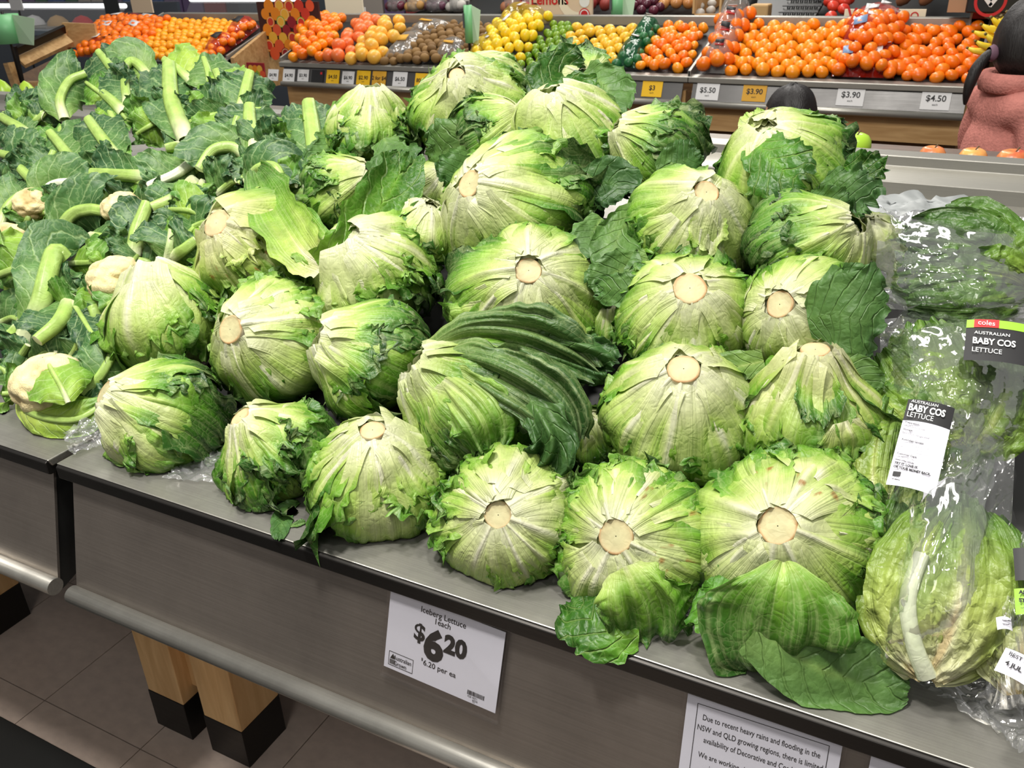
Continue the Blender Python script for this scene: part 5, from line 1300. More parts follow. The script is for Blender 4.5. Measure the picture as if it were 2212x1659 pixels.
# slatted wooden stand at the far left
cr = empty('wooden_stand', (-6.0, 4.0, 0), 'empty slatted wooden stand with a steel post at the far left', 'stand')
def bar(p, q, w, h):
    p = np.array(p); q = np.array(q); d = q - p; l = np.linalg.norm(d); d /= l
    s = np.cross(d, [0, 1, 0]); s /= np.linalg.norm(s); t = np.cross(s, d)
    return MB().obox((p + q) / 2, d * l / 2, s * w / 2, t * h / 2)
A0 = at_y(20, 125, 3.9); A1 = at_y(140, 62, 4.3)
def stp(px, py, y): return at_y(px, py, y)
bar(stp(45, 135, 4.0), stp(150, 85, 4.35), .085, .03).build('side_slat', M['wood_h'], cr)
bar(stp(35, 110, 3.98), stp(140, 62, 4.33), .02, .06).build('steel_rim', M['steel_lip'], cr)
bar(stp(140, 75, 4.4), stp(210, 78, 4.5), .16, .03).build('back_slat', M['wood_h'], cr)
bar(stp(40, 190, 4.0), stp(150, 188, 4.3), .085, .03).build('side_slat', M['wood_h'], cr)
bar(stp(20, 135, 4.0), stp(48, 215, 4.0), .05, .06).build('post', M['wood_h'], cr)
bar(stp(140, 65, 4.4), stp(150, 215, 4.4), .05, .06).build('post', M['wood_h'], cr)
bar(stp(32, 100, 3.95), stp(56, 210, 3.95), .018, .018).build('steel_post', M['steel_lip'], cr)
bar(stp(60, 205, 4.2), stp(150, 160, 4.5), .30, .02).build('inner_board', M['wood_dark'], cr)

# ------------------------------------------------------------------ fruit on the citrus trays
def ico(r, sub=2, squash=1.0, tip=0.0):
    import bmesh
    bm = bmesh.new(); bmesh.ops.create_icosphere(bm, subdivisions=sub, radius=1.0)
    for v in bm.verts:
        z = v.co.z
        dim = .10 * math.exp(-((1 - z) / .06)) if z > 0 else 0
        v.co *= (1 - dim)
        if tip: v.co.z *= (1 + tip * abs(z) ** 5)
        v.co.z *= squash; v.co *= r
    me = bpy.data.meshes.new('fruit'); bm.to_mesh(me); bm.free()
    me.polygons.foreach_set('use_smooth', [True] * len(me.polygons)); me.update()
    return me
def fmesh(r, mat, squash=.9, tip=0.0, sub=2):
    me = ico(r, sub, squash, tip); me.materials.append(mat); return me
def plane_pt(px, py, h=0.0, y0=None):
    """point on the citrus tray plane (raised h)"""
    d = ray(px, py); z0 = .862 + h - (FY + .05) * .30
    return CAM + d * ((z0 - CAM[2]) / (d[2] - .30 * d[1]))
rf = random.Random(9)
def fill(name, label, group, cat, meshes, quad, d, mound=0.0, keep=1.0, jit=.16, lie=False, rows=None, up=0.0):
    FL, FR, BR, BL = [plane_pt(x, y, d * .3) for x, y in quad]
    nr = rows or max(2, int(round(np.linalg.norm((BL + BR) / 2 - (FL + FR) / 2) / (d * .92))))
    out = []
    for i in range(nr):
        v = (i + .35) / nr
        a = FL * (1 - v) + BL * v; b = FR * (1 - v) + BR * v
        nc = max(1, int(round(np.linalg.norm(b - a) / (d * 1.0))))
        for j in range(nc):
            if rf.random() > keep: continue
            u = (j + .5 + (.25 if i % 2 else -.25)) / nc
            if u < 0 or u > 1: u = min(max(u, .04), .96)
            p = a * (1 - u) + b * u
            hh = mound * math.sin(math.pi * min(max(u, .05), .95)) * (math.sin(math.pi * (.25 + .75 * v)) ** .7) + up * v
            z = tray_z(p[1]) + d * .45 + hh + rf.uniform(-.1, .22) * d
            o = bpy.data.objects.new(name, rf.choice(meshes)); COL.objects.link(o)
            o.location = (p[0] + rf.uniform(-jit, jit) * d, p[1] + rf.uniform(-jit, jit) * d, z)
            o.rotation_euler = (rf.uniform(-1, 1) if not lie else math.pi / 2 + rf.uniform(-.3, .3), rf.uniform(-1, 1) if not lie else rf.uniform(-.2, .2), rf.uniform(0, 6.28))
            s = rf.uniform(.9, 1.08); o.scale = (s, s, s)
            tag(o, label, cat, group); out.append(o)
    return out
om = fruit_mat('orange_peel', (246, 132, 8), (250, 160, 22)); mm_ = fruit_mat('mandarin_peel', (240, 104, 8), (250, 136, 18)); ym = fruit_mat('pale_mandarin_peel', (248, 154, 10), (250, 178, 30))
lm = fruit_mat('lemon_peel', (236, 196, 14), (246, 214, 50)); lim = fruit_mat('lime_peel', (86, 132, 22), (134, 168, 40)); gf = fruit_mat('grapefruit_peel', (240, 172, 50), (244, 190, 80)); pk = fruit_mat('pink_grapefruit_peel', (236, 96, 44), (242, 140, 70))
kw = fruit_mat('kiwi_skin', (110, 80, 40), (146, 112, 62), .7, .3, 300); ll = fruit_mat('loose_lemon_peel', (226, 176, 30), (238, 196, 60)); dg = fruit_mat('netted_lime_peel', (16, 86, 46), (44, 116, 60), .4)
fill('orange', 'loose orange on the wide tray between the bagged oranges and the red nets', 'loose oranges on the right hand tray', 'fruit', [fmesh(.034, om), fmesh(.033, om, .95)], [(1572, 163), (1800, 168), (1830, 57), (1622, 55)], .065)
fill('mandarin', 'loose red orange mandarin on the tray end next to the pink jacket', 'loose mandarins beside the red nets', 'fruit', [fmesh(.034, mm_, .84), fmesh(.032, mm_, .86)], [(1915, 172), (2112, 178), (2116, 62), (1950, 58)], .064)
fill('bagged_orange', 'orange in the row of printed bags at the side rail of the wide tray', 'bagged oranges at the side rail', 'fruit', [fmesh(.037, mm_, .95)], [(1514, 160), (1574, 163), (1622, 52), (1558, 50)], .070, mound=.05, up=.04)
fill('netted_mandarin', 'mandarin inside the red net bags stacked on the wide tray', 'mandarins in red nets', 'fruit', [fmesh(.033, mm_, .88)], [(1795, 168), (1925, 172), (1950, 62), (1832, 58)], .064, mound=.06, up=.05)
fill('netted_lemon', 'lemon in the bags piled left of the limes', 'bagged lemons', 'fruit', [fmesh(.030, lm, 1.12, .12)], [(1003, 146), (1118, 148), (1192, 58), (1080, 58)], .062, mound=.07, up=.05)
fill('lime', 'lime in the strip between bagged and loose lemons', 'loose limes', 'fruit', [fmesh(.025, lim, 1.05, .08)], [(1120, 147), (1182, 148), (1242, 62), (1195, 60)], .051, up=.02)
fill('lemon', 'loose lemon in the spaced rows beside the green nets', 'loose lemons in rows', 'fruit', [fmesh(.029, ll, 1.15, .14)], [(1184, 148), (1322, 152), (1388, 64), (1244, 62)], .064, keep=.93, jit=.07, lie=True)
fill('netted_lime', 'dark lime in the green net strip beside the loose lemons', 'limes in green nets', 'fruit', [fmesh(.026, dg, 1.0)], [(1322, 153), (1372, 154), (1425, 62), (1390, 62)], .052, mound=.03, up=.02)
fill('mandarin', 'glossy mandarin heaped beside the steel divider, right of the green nets', 'mandarins beside the divider', 'fruit', [fmesh(.032, mm_, .86), fmesh(.030, om, .86)], [(1375, 154), (1480, 158), (1528, 64), (1428, 62)], .060, up=.01, mound=.02)
fill('navel_orange', 'orange heaped next to the fruit poster', 'oranges next to the fruit poster', 'fruit', [fmesh(.035, mm_, .95), fmesh(.034, om, .95)], [(628, 138), (706, 140), (748, 58), (662, 52)], .068, mound=.06, up=.05)
fill('pink_grapefruit', 'pinkish orange grapefruit in the narrow strip left of the yellow ones', 'pink grapefruits', 'fruit', [fmesh(.042, pk, .92)], [(708, 140), (748, 141), (830, 60), (782, 56)], .082, mound=.04, up=.05)
fill('grapefruit', 'yellow grapefruit heaped beside the kiwifruit packs', 'yellow grapefruits', 'fruit', [fmesh(.043, gf, .94)], [(748, 141), (818, 143), (888, 58), (832, 56)], .086, mound=.05, up=.03)
fill('kiwifruit', 'brown kiwifruit in the heap left of the bagged lemons', 'kiwifruits', 'fruit', [fmesh(.026, kw, 1.2)], [(822, 143), (992, 146), (1072, 60), (900, 60)], .056, mound=.03, lie=True, up=.01)
fill('mandarin', 'pale mandarin in the neat rows of the far left tray', 'pale mandarins in neat rows', 'fruit', [fmesh(.031, ym, .88)], [(286, 126), (436, 128), (540, 56), (372, 52)], .062, jit=.06, up=.02)
fill('bagged_mandarin', 'orange in the red bags at the left end of the far left tray', 'oranges in red bags', 'fruit', [fmesh(.033, mm_, .9)], [(158, 124), (290, 127), (372, 56), (222, 52)], .064, mound=.05, up=.04)
fill('netted_orange', 'orange in the dark labelled nets at the right end of the far left tray', 'oranges in dark labelled nets', 'fruit', [fmesh(.032, mm_, .9)], [(438, 128), (468, 130), (562, 60), (536, 56)], .064, mound=.03, up=.02)

def crumple_bag(name, label, quad, h, seed, mats, n=14, cat='net bag', group=None, up=0.0):
    K = [plane_pt(x, y, .0) for x, y in quad]      # FL FR BR BL
    nz = Noise(seed)
    u = np.linspace(0, 1, n)[None, :] * np.ones((n, 1)); v = np.linspace(0, 1, n)[:, None] * np.ones((1, n))
    P = (K[0] * (1 - u)[..., None] + K[1] * u[..., None]) * (1 - v)[..., None] + (K[3] * (1 - u)[..., None] + K[2] * u[..., None]) * v[..., None]
    b = (1 - np.abs(2 * u - 1) ** 3) * (1 - np.abs(2 * v - 1) ** 3)
    P[..., 2] = P[..., 2] + .01 + h * b ** .6 + .012 * nz(u * 6, v * 6) * b + up
    c = (K[0] + K[1]) / 2
    r = empty(name, c, label, cat, group)
    obj('film', np_mesh('film', P.reshape(-1, 3) - c, grid_faces(n, n)), mats, r)
    return r, P
def netmat(name, rgb, a):
    m = film_material(name, gloss=.45, crinkle=.7, scale=22, haze=a)
    for nd in m.node_tree.nodes:
        if nd.type == 'BSDF_DIFFUSE': nd.inputs[0].default_value = tuple(lin(rgb)) + (1,)
    return m
M['red_net'] = netmat('red_net', (214, 40, 20), .34); M['green_net'] = netmat('green_net', (14, 96, 56), .45); M['yellow_net'] = netmat('yellow_net', (240, 206, 30), .25); M['pack_film'] = netmat('pack_film', (200, 200, 196), .22)
def strip(r, P, i0, j0, di, dj, mat, name='label_band', lift=.012):
    q = [P[i0, j0], P[i0, j0 + dj], P[i0 + di, j0 + dj], P[i0 + di, j0]]
    L0 = np.array(parent_world(r)); v = [p + UPW * lift - L0 for p in q]
    nrm = np.cross(v[1] - v[0], v[3] - v[0]); nrm /= np.linalg.norm(nrm)
    obj(name, np_mesh(name, v + [p - nrm * .002 for p in v], [[0, 1, 2, 3], [7, 6, 5, 4], [0, 4, 5, 1], [1, 5, 6, 2], [2, 6, 7, 3], [3, 7, 4, 0]], smooth=False), mat, r)
M['blue_label'] = plain('blue_label', (120, 150, 190), .4)
for i, (q, h, up, lb) in enumerate((([(1795, 170), (1868, 172), (1876, 118), (1806, 116)], .075, 0, 'front red net bag of mandarins with a pale blue label at its foot'), ([(1858, 172), (1930, 174), (1936, 115), (1870, 112)], .075, 0, 'red net bag of mandarins leaning on the front net bag, right of it'),
                                    ([(1812, 125), (1905, 125), (1910, 75), (1822, 75)], .09, .03, 'red net bag of mandarins in the middle of the net stack'), ([(1838, 85), (1925, 85), (1945, 55), (1850, 50)], .06, .05, 'topmost red net bag of mandarins with a loose white tag'))):
    r, P = crumple_bag('net_bag', lb, q, h, 820 + i, M['red_net'], group='red net bags of mandarins', up=up)
    strip(r, P, 3, 3, 3, 4, M['blue_label'] if i % 2 == 0 else M['white_card']); strip(r, P, 8, 7, 2, 3, M['white_card'], 'tag')
for i, t in enumerate((0, .25, .5, .75)):
    q = [(1514 + 44 * t, 162 - 112 * t), (1574 + 48 * t, 164 - 112 * t), (1574 + 48 * (t + .25), 164 - 112 * (t + .25)), (1514 + 44 * (t + .25), 162 - 112 * (t + .25))]
    r, P = crumple_bag('orange_bag', 'printed orange bag, %s of four along the side rail' % ('first from the front', 'second from the front', 'third from the front', 'last')[i], q, .12, 840 + i, M['pack_film'], cat='bag', group='printed orange bags', up=.03 * t * 2)
    strip(r, P, 3, 5, 8, 4, M['red']); strip(r, P, 4, 5, 2, 4, M['black_card'], lift=.016); strip(r, P, 8, 5, 2, 4, M['white_card'], 'tag', lift=.016)
for i, (q, h, lb) in enumerate((([(158, 126), (290, 128), (320, 96), (190, 94)], .09, 'red bag of oranges at the front of the far left tray'), ([(185, 98), (318, 100), (350, 72), (205, 68)], .08, 'red bag of oranges in the middle of the far left tray'), ([(205, 70), (345, 72), (372, 54), (225, 50)], .055, 'red bag of oranges at the back of the far left tray'))):
    r, P = crumple_bag('net_bag', lb, q, h, 850 + i, M['red_net'], group='red bags on the far left tray', up=.015 * i)
    strip(r, P, 4, 3, 4, 2, M['white_card']); strip(r, P, 4, 6, 4, 1, M['black_card']); strip(r, P, 4, 9, 4, 2, M['white_card'])
for i, (q, lb) in enumerate((([(436, 130), (470, 131), (515, 98), (480, 96)], 'front net bag of oranges with a dark label on the far left tray'), ([(480, 98), (516, 99), (562, 62), (530, 58)], 'rear net bag of oranges with a dark label on the far left tray'))):
    r, P = crumple_bag('net_bag', lb, q, .10, 860 + i, M['red_net'], group='dark labelled nets'); strip(r, P, 4, 4, 4, 5, M['black_card'])
for i, (q, lb) in enumerate((([(1003, 147), (1080, 148), (1115, 108), (1035, 106)], 'front bag of lemons with a white tag'), ([(1040, 110), (1120, 110), (1150, 80), (1070, 78)], 'middle bag of lemons'), ([(1070, 80), (1155, 82), (1192, 58), (1090, 56)], 'rear bag of lemons under the cardboard sign'))):
    r, P = crumple_bag('net_bag', lb, q, .11, 870 + i, M['yellow_net'], group='yellow nets of lemons', up=.015 * i); strip(r, P, 4, 6, 6, 1, M['white_card'], 'tag'); strip(r, P, 9, 9, 2, 1, M['black_card'], 'tag')
for i, (q, lb) in enumerate((([(1322, 155), (1374, 156), (1398, 110), (1355, 108)], 'front green net of limes'), ([(1352, 110), (1400, 111), (1426, 64), (1390, 62)], 'rear green net of limes with a white tag'))):
    r, P = crumple_bag('net_bag', lb, q, .08, 880 + i, M['green_net'], group='green nets of limes', up=.01); strip(r, P, 9, 5, 2, 4, M['white_card'], 'tag')
for i, (q, lb) in enumerate((([(825, 144), (880, 145), (930, 92), (878, 90)], 'front film pack of kiwifruit with striped print'), ([(935, 146), (990, 147), (1010, 110), (960, 108)], 'film pack of kiwifruit by the lemon bags'), ([(878, 92), (935, 94), (980, 70), (915, 66)], 'rear film pack of kiwifruit'))):
    r, P = crumple_bag('fruit_pack', lb, q, .07, 890 + i, M['pack_film'], cat='pack', group='film packs of kiwifruit', up=.02); strip(r, P, 4, 4, 2, 5, M['amber'])

# tickets on the citrus panels
fpd = np.array([0, FPT[0] - FPB[0], FPT[1] - FPB[1]]); fpd /= np.linalg.norm(fpd); fpn = np.cross([1, 0, 0], fpd)
if fpn[1] > 0: fpn = -fpn
def far_panel(px, py, lift):
    d = ray(px, py); p0 = np.array([0, FPT[0], FPT[1]]) + fpn * lift
    return CAM + d * (np.dot(p0 - CAM, fpn) / np.dot(d, fpn))
T_ = [(590, 162, 27, 'white_card', '$4.90', 'leftmost white ticket beside the poster'), (624, 163, 30, 'white_card', '$4.90', 'second white ticket on the left citrus panel'), (655, 163, 28, 'white_card', '$3.90', 'third white ticket, left of the black one'),
      (686, 165, 30, 'black_card', '', 'black ticket with a red dot'), (719, 166, 32, 'yellow', '$4.50', 'yellow ticket right of the black one'), (752, 168, 30, 'white_card', '$6.90', 'greyish ticket between two yellow ones'),
      (785, 168, 33, 'yellow', '$2.90', 'bright yellow ticket touching the amber one'), (819, 169, 33, 'amber', '2 for $4', 'amber ticket right of the bright yellow one'), (864, 171, 34, 'white_card', '$6.50', 'white ticket under the yellow grapefruit'),
      (912, 174, 34, 'yellow', '80c ea', 'yellow ticket under the kiwifruit'), (958, 176, 36, 'white_card', '$5.90', 'last white ticket before the gap by the lemons'), (1006, 178, 36, 'white_card', '$4.00', 'white ticket under the lemon bags'), (1086, 179, 30, 'yellow', '$5', 'yellow ticket half behind the top lettuces'),
      (1125, 180, 36, 'amber', '2 for $5', 'amber ticket under the limes'), (1318, 185, 34, 'amber', '$2.60', 'amber ticket right of the dark crinkled lettuce'), (1409, 190, 42, 'yellow', '$3', 'yellow ticket under the glossy mandarins'),
      (1529, 195, 46, 'white_card', '$5.50', 'white ticket under the bagged oranges'), (1630, 198, 47, 'amber', '$3.90', 'amber ticket under the loose oranges'), (1838, 205, 52, 'white_card', '$3.90', 'white ticket right of the dark haired head'), (2022, 213, 54, 'white_card', '$4.50', 'white ticket next to the pink jacket')]
for px, py, w, mt, s, lb in T_:
    c = far_panel(px, py, .004); W2 = w * depth_of(c) / FPX / 2 * 1.08; H2_ = W2 * .82
    r = empty('price_ticket', c - fpd * H2_, lb + ' on the citrus counter', 'ticket', 'price tickets on the citrus counter')
    MB().obox(c, np.array([W2, 0, 0]), fpd * H2_, fpn * .001).build('card', M[mt], r)
    if s:
        text_on('lettering', s, W2 * .62, c - fpd * W2 * .2, (1, 0, 0), fpd, M['ink'], r, .0006, 'CENTER', lift=.002)
        text_on('lettering', 'each', W2 * .22, c - fpd * W2 * .52, (1, 0, 0), fpd, M['ink'], r, 0, 'CENTER', lift=.002)
    else:
        MB().obox(c + np.array([W2 * .6, 0, 0]) + fpd * H2_ * .5, np.array([W2 * .15, 0, 0]), fpd * W2 * .15, fpn * .0015).build('red_dot', M['red'], r)
# ------------------------------------------------------------------ signs and posters on the citrus island
def board_frame(tl, tr, bl, y):
    a = at_y(*tl, y); b = at_y(*tr, y); d = at_y(*bl, y)
    W = b[0] - a[0]; H = a[2] - d[2]
    return np.array([a[0], y, a[2]]), W, H
M['card_tan'] = plain('tan_cardboard', (226, 202, 172), .7); M['card_cream'] = plain('cream_print', (244, 232, 204), .7); M['card_brown'] = plain('brown_card', (172, 140, 108), .7)
def disc(m, c, r, y, n=24, mi=0):
    m.add([c] + [(c[0] + r * math.cos(2 * math.pi * k / n), y, c[2] + r * math.sin(2 * math.pi * k / n)) for k in range(n)], [(0, 1 + (k + 1) % n, 1 + k) for k in range(n)], mi)
def ringp(m, c, r0, r1, y, a0=0, a1=2 * math.pi, n=32, mi=0):
    v = []
    for k in range(n + 1):
        a = a0 + (a1 - a0) * k / n
        v += [(c[0] + r0 * math.cos(a), y, c[2] + r0 * math.sin(a)), (c[0] + r1 * math.cos(a), y, c[2] + r1 * math.sin(a))]
    m.add(v, [(2 * k, 2 * k + 2, 2 * k + 3, 2 * k + 1) for k in range(n)], mi)
o, W, H = board_frame((1143, -12), (1279, -12), (1143, 47), 5.12)
r = empty('cardboard_sign', o - UPW * H, 'tan cardboard Lemons sign with a cream arc and red roundel, standing on the rail', 'sign')
MB().box((o[0], 5.12, o[2] - H), (o[0] + W, 5.14, o[2])).build('card', M['card_tan'], r)
m = MB(); ringp(m, (o[0] + W * .80, 0, o[2] - H * .05), W * .22, W * .34, 5.118, math.pi * .9, math.pi * 1.5); m.build('cream_arc', M['card_cream'], r)
m = MB(); disc(m, (o[0] + W * .885, 5.117, o[2] - H * .72), W * .085, 5.117); m.build('red_roundel', M['red'], r)
m = MB(); ringp(m, (o[0] + W * .885, 0, o[2] - H * .72), W * .055, W * .07, 5.1165); m.build('white_ring', M['white'], r)
m = MB(); disc(m, (o[0] + W * .885, 5.117, o[2] - H * .25), W * .08, 5.117); m.build('white_roundel', M['white'], r)
text_on('lettering', 'Lemons', W * .19, (o[0] + W * .03, 5.12, o[2] - H * .36), (1, 0, 0), (0, 0, 1), M['red'], r, .002, lift=.002)
o, W, H = board_frame((1825, 20), (2001, 23), (1825, 50), 5.13)
r = empty('cardboard_sign', o - UPW * H, 'low cream We pick sign with a red ring standing behind the oranges', 'sign')
MB().box((o[0], 5.13, o[2] - H * 1.5), (o[0] + W, 5.15, o[2])).build('card', M['card_cream'], r)
m = MB(); ringp(m, (o[0] + W * .87, 0, o[2] - H * .45), W * .034, W * .05, 5.128); m.build('red_ring', M['red'], r)
text_on('lettering', 'We pick', W * .20, (o[0] + W * .04, 5.13, o[2] - H * .72), (1, 0, 0), (0, 0, 1), M['red'], r, .002, lift=.002)
# fruit poster: a flat print of whole and cut citrus
o, W, H = board_frame((553, 4), (686, 6), (565, 122), 4.75)
r = empty('fruit_poster', o - UPW * H, 'dark poster board printed with whole and halved citrus fruit', 'poster')
MB().box((o[0], 4.75, o[2] - H), (o[0] + W, 4.765, o[2])).build('board', plain('poster_dark', (58, 24, 20), .5), r)
pm = [plain('print_%d' % i, c, .5) for i, c in enumerate([(236, 140, 30), (240, 180, 60), (206, 60, 40), (150, 30, 40), (150, 170, 40), (244, 214, 150), (226, 90, 50)])]
rp = random.Random(3); m = MB()
for i in range(6):
    for j in range(7):
        cx_ = o[0] + W * (i + .5 + rp.uniform(-.06, .06) + (.25 if j % 2 else -.25)) / 6; cz_ = o[2] - H * (j + .5 + rp.uniform(-.05, .05)) / 7
        rr = W * rp.uniform(.066, .082); 
        if not (o[0] + rr < cx_ < o[0] + W - rr): continue
        k = rp.choice([0, 1, 2, 0, 6, 3, 4]); yy = 4.7485 - .0001 * (i + j * 6); disc(m, (cx_, yy, cz_), rr, yy, 18, k)
        if rp.random() < .45:
            disc(m, (cx_, yy - .0002, cz_), rr * .82, yy - .0002, 18, 5); disc(m, (cx_, yy - .0004, cz_), rr * .72, yy - .0004, 18, rp.choice([1, 3, 2]))
m.build('fruit_print', pm, r)
c = at_y(560, 152, FY - .02); r2 = empty('fruit_poster', c - UPW * .06, 'small fruit print strip on the front end of the counter beside the first ticket', 'poster')
MB().box((c[0] - .09, FY - .03, c[2] - .06), (c[0] + .05, FY - .02, c[2] + .045)).build('board', pm[3], r2)
m = MB()
for i in range(7):
    yy = FY - .0305 - .0001 * i; disc(m, (c[0] - .075 + .018 * i, yy, c[2] - .02 + .03 * (i % 2)), .022, yy, 14, [0, 1, 2, 0, 4, 1, 6][i])
m.build('fruit_print', pm, r2)
# rolls of green bags on posts
M['green_film'] = plain('green_bag_film', (128, 200, 140), .4); M['pale_film'] = plain('pale_bag_film', (196, 226, 190), .45)
def bag_roll(px, py, w, h, y, label, pole=True):
    c = at_y(px, py, y); s = depth_of(c) / FPX; R = w * s / 2; Hh = h * s
    r = empty('bag_roll', (c[0], c[1], c[2] - Hh / 2), label, 'bag roll', 'green bag rolls on posts')
    MB().lathe([(R * .3, 0), (R, 0), (R, Hh), (R * .3, Hh)], 20, (c[0], c[1], c[2] - Hh / 2)).build('roll', M['green_film'], r)
    MB().box((c[0] - R * .95, c[1] - R - .002, c[2] - Hh * .1), (c[0] - R * .6, c[1] - R * .35, c[2] + Hh * .3)).build('printed_band', M['ink_soft'], r)
    V = [(c[0] + R * .9, c[1], c[2] + Hh / 2), (c[0] + R * 3.2, c[1] + .01, c[2] + Hh * .36), (c[0] + R * 2.7, c[1] - .01, c[2] - Hh * .55), (c[0] + R * .9, c[1], c[2] - Hh / 2)]
    MB().add(V + [(x, q + .002, z) for x, q, z in V], [(0, 1, 2, 3), (7, 6, 5, 4), (0, 4, 5, 1), (1, 5, 6, 2), (2, 6, 7, 3), (3, 7, 4, 0)]).build('loose_bag', M['pale_film'], r)
    MB().tube([(c[0], c[1], c[2] + Hh * .6), (c[0], c[1], .75)], .008, 8).build('post', M['steel_lip'], r)
bag_roll(1012, 52, 18, 76, 4.55, 'green bag roll on a post between kiwifruit and lemons')
bag_roll(14, 62, 60, 58, 3.9, 'green bag roll at the upper left edge above the wooden stand')
bag_roll(1333, 12, 26, 66, 5.9, 'green bag roll on a post behind the loose lemons')

# ------------------------------------------------------------------ the next island: onions, potatoes and others
BY = 6.3
def back_z(y): return .93 + (y - BY) * .12
t = empty('steel_display_counter', (-6, BY, 0), 'further steel counter behind the citrus island carrying onions and potatoes', 'counter')
MB().prism([(BY, .93), (BY + 1.6, back_z(BY + 1.6)), (BY + 1.6, .85), (BY, .85)], -4.4, .6).build('deck', M['black_tray'], t)
MB().box((-4.4, BY - .03, .80), (.6, BY, .95)).build('front_panel', M['steel_light'], t)
MB().box((-4.35, BY + .1, 0), (.55, BY + 1.5, .85)).build('base', M['wood_dark'], t)
def back_pt(px, py):
    d = ray(px, py); z0 = .93 - BY * .12 + .03
    return CAM + d * ((z0 - CAM[2]) / (d[2] - .12 * d[1]))
def heapfill(name, label, group, cat, me, x0, x1, d, y0, y1, mound=.1, squash=1):
    """a heap between two pixel columns, between two depths"""
    out = []
    n = int((y1 - y0) / (d * .85)) + 1
    for i in range(n):
        y = y0 + i * d * .85
        a = at_y(x0, 30, y)[0]; b = at_y(x1, 30, y)[0]
        k = max(1, int((b - a) / d))
        for j in range(k):
            u = (j + .5 + (.25 if i % 2 else -.25)) / k; x = a + (b - a) * u
            z = back_z(y) + d * .45 + mound * math.sin(math.pi * min(max((y - y0) / (y1 - y0) * .75 + .1, 0), 1)) + rf.uniform(0, .25) * d
            o = bpy.data.objects.new(name, me); COL.objects.link(o); o.location = (x + rf.uniform(-.1, .1) * d, y, z); o.rotation_euler = (rf.uniform(-.6, .6), rf.uniform(-.6, .6), rf.uniform(0, 6)); tag(o, label, cat, group); out.append(o)
on_b = fruit_mat('brown_onion_skin', (176, 112, 56), (206, 150, 92), .3, .1); on_r = fruit_mat('red_onion_skin', (70, 24, 40), (104, 40, 58), .3, .1); pot = fruit_mat('red_potato_skin', (130, 40, 38), (160, 66, 56), .5, .1); gar = fruit_mat('garlic_skin', (170, 164, 156), (200, 196, 188), .5)
egg = fruit_mat('purple_skin', (76, 40, 60), (110, 64, 84), .35, 0); swp = fruit_mat('sweet_potato_skin', (140, 86, 56), (172, 112, 76), .6); gin = fruit_mat('ginger_skin', (176, 130, 70), (206, 164, 100), .7); tom = M['tomato']
heapfill('brown_onion', 'brown onion in the heap left of the wooden garlic crate', 'brown onions', 'onion', fmesh(.042, on_b, .95), 1425, 1508, .088, BY + .25, BY + 1.2, .12)
heapfill('red_onion', 'dark red onion in the heap left of the brown onions', 'red onions', 'onion', fmesh(.036, on_r, .95), 1350, 1430, .076, BY + .15, BY + .9, .08)
heapfill('red_potato', 'red potato behind the right edge of the Lemons sign', 'red potatoes', 'potato', fmesh(.045, pot, 1.2), 1268, 1328, .095, BY + .2, BY + 1.3, .16)
heapfill('garlic', 'grey garlic bulb in the wooden crate', 'garlic bulbs', 'garlic', fmesh(.034, gar, .85), 1502, 1545, .075, BY + .1, BY + .7, .05)
heapfill('purple_potato', 'purple skinned potato beside the black tray', 'purple potatoes', 'potato', fmesh(.05, egg, 1.25), 1755, 1800, .10, BY + .5, BY + 1.2, .2)
heapfill('tomato', 'red tomato in the tray before the purple potatoes', 'tomatoes by the purple potatoes', 'tomato', fmesh(.040, tom, .85), 1782, 1838, .082, BY - .0, BY + .4, .06)
heapfill('sweet_potato', 'brown sweet potato behind the We pick sign', 'sweet potatoes', 'potato', fmesh(.05, swp, 1.9), 1945, 2035, .12, BY + .3, BY + 1.2, .22)
heapfill('ginger', 'ginger root on the high pile behind the kiwifruit', 'ginger roots', 'ginger', fmesh(.045, gin, 1.4), 930, 1010, .11, BY + .9, BY + 1.5, .18)
heapfill('red_apple', 'red apple at the end of the further counter behind the grapefruit', 'red apples on the further counter', 'apple', fmesh(.042, tom, .9), 735, 800, .09, BY + .6, BY + 1.2, .1)
for i, (x0, x1, lb, mt) in enumerate(((830, 870, 'dark film bag of potatoes behind the grapefruit', on_r), (872, 912, 'film bag of yellow potatoes beside the dark ones', gin), (914, 960, 'film bag of purple potatoes behind the kiwifruit', egg), (962, 1000, 'film bag of grey potatoes beside the bag roll', gar), (1080, 1118, 'film bag of brown potatoes left of the Lemons sign', swp), (1118, 1146, 'film bag of red potatoes touching the Lemons sign', pot))):
    y = BY + .35; a = at_y(x0, 30, y); b = at_y(x1, 30, y); w = b[0] - a[0]
    r = empty('potato_bag', (a[0] + w / 2, y, back_z(y)), lb, 'bag', 'film bags of potatoes')
    me = fmesh(.04, mt, 1.15)
    for q in range(9):
        o = obj('potato', me, None, r); o.location = (w * (.2 + .3 * (q % 3)) - w / 2, .03 + .07 * (q // 3), .04 + .035 * (q // 3) + rf.uniform(0, .02)); o.rotation_euler = (rf.uniform(0, 3), rf.uniform(0, 3), 0)
    mb = MB(); mb.lathe([(.001, .005), (w * .48, .01), (w * .5, .06), (w * .4, .13), (w * .15, .165), (w * .2, .20)], 14); mb.v = [(x, yy * 1.3 + .09, z) for x, yy, z in mb.v]; mb.build('film', M['pack_film'], r, rel=False)
a = at_y(1494, 48, BY + .05); b = at_y(1556, 48, BY + .05)
r = empty('wooden_crate', (a[0], BY + .05, back_z(BY)), 'small wooden crate of garlic tilted on the further counter', 'crate')
w = b[0] - a[0]
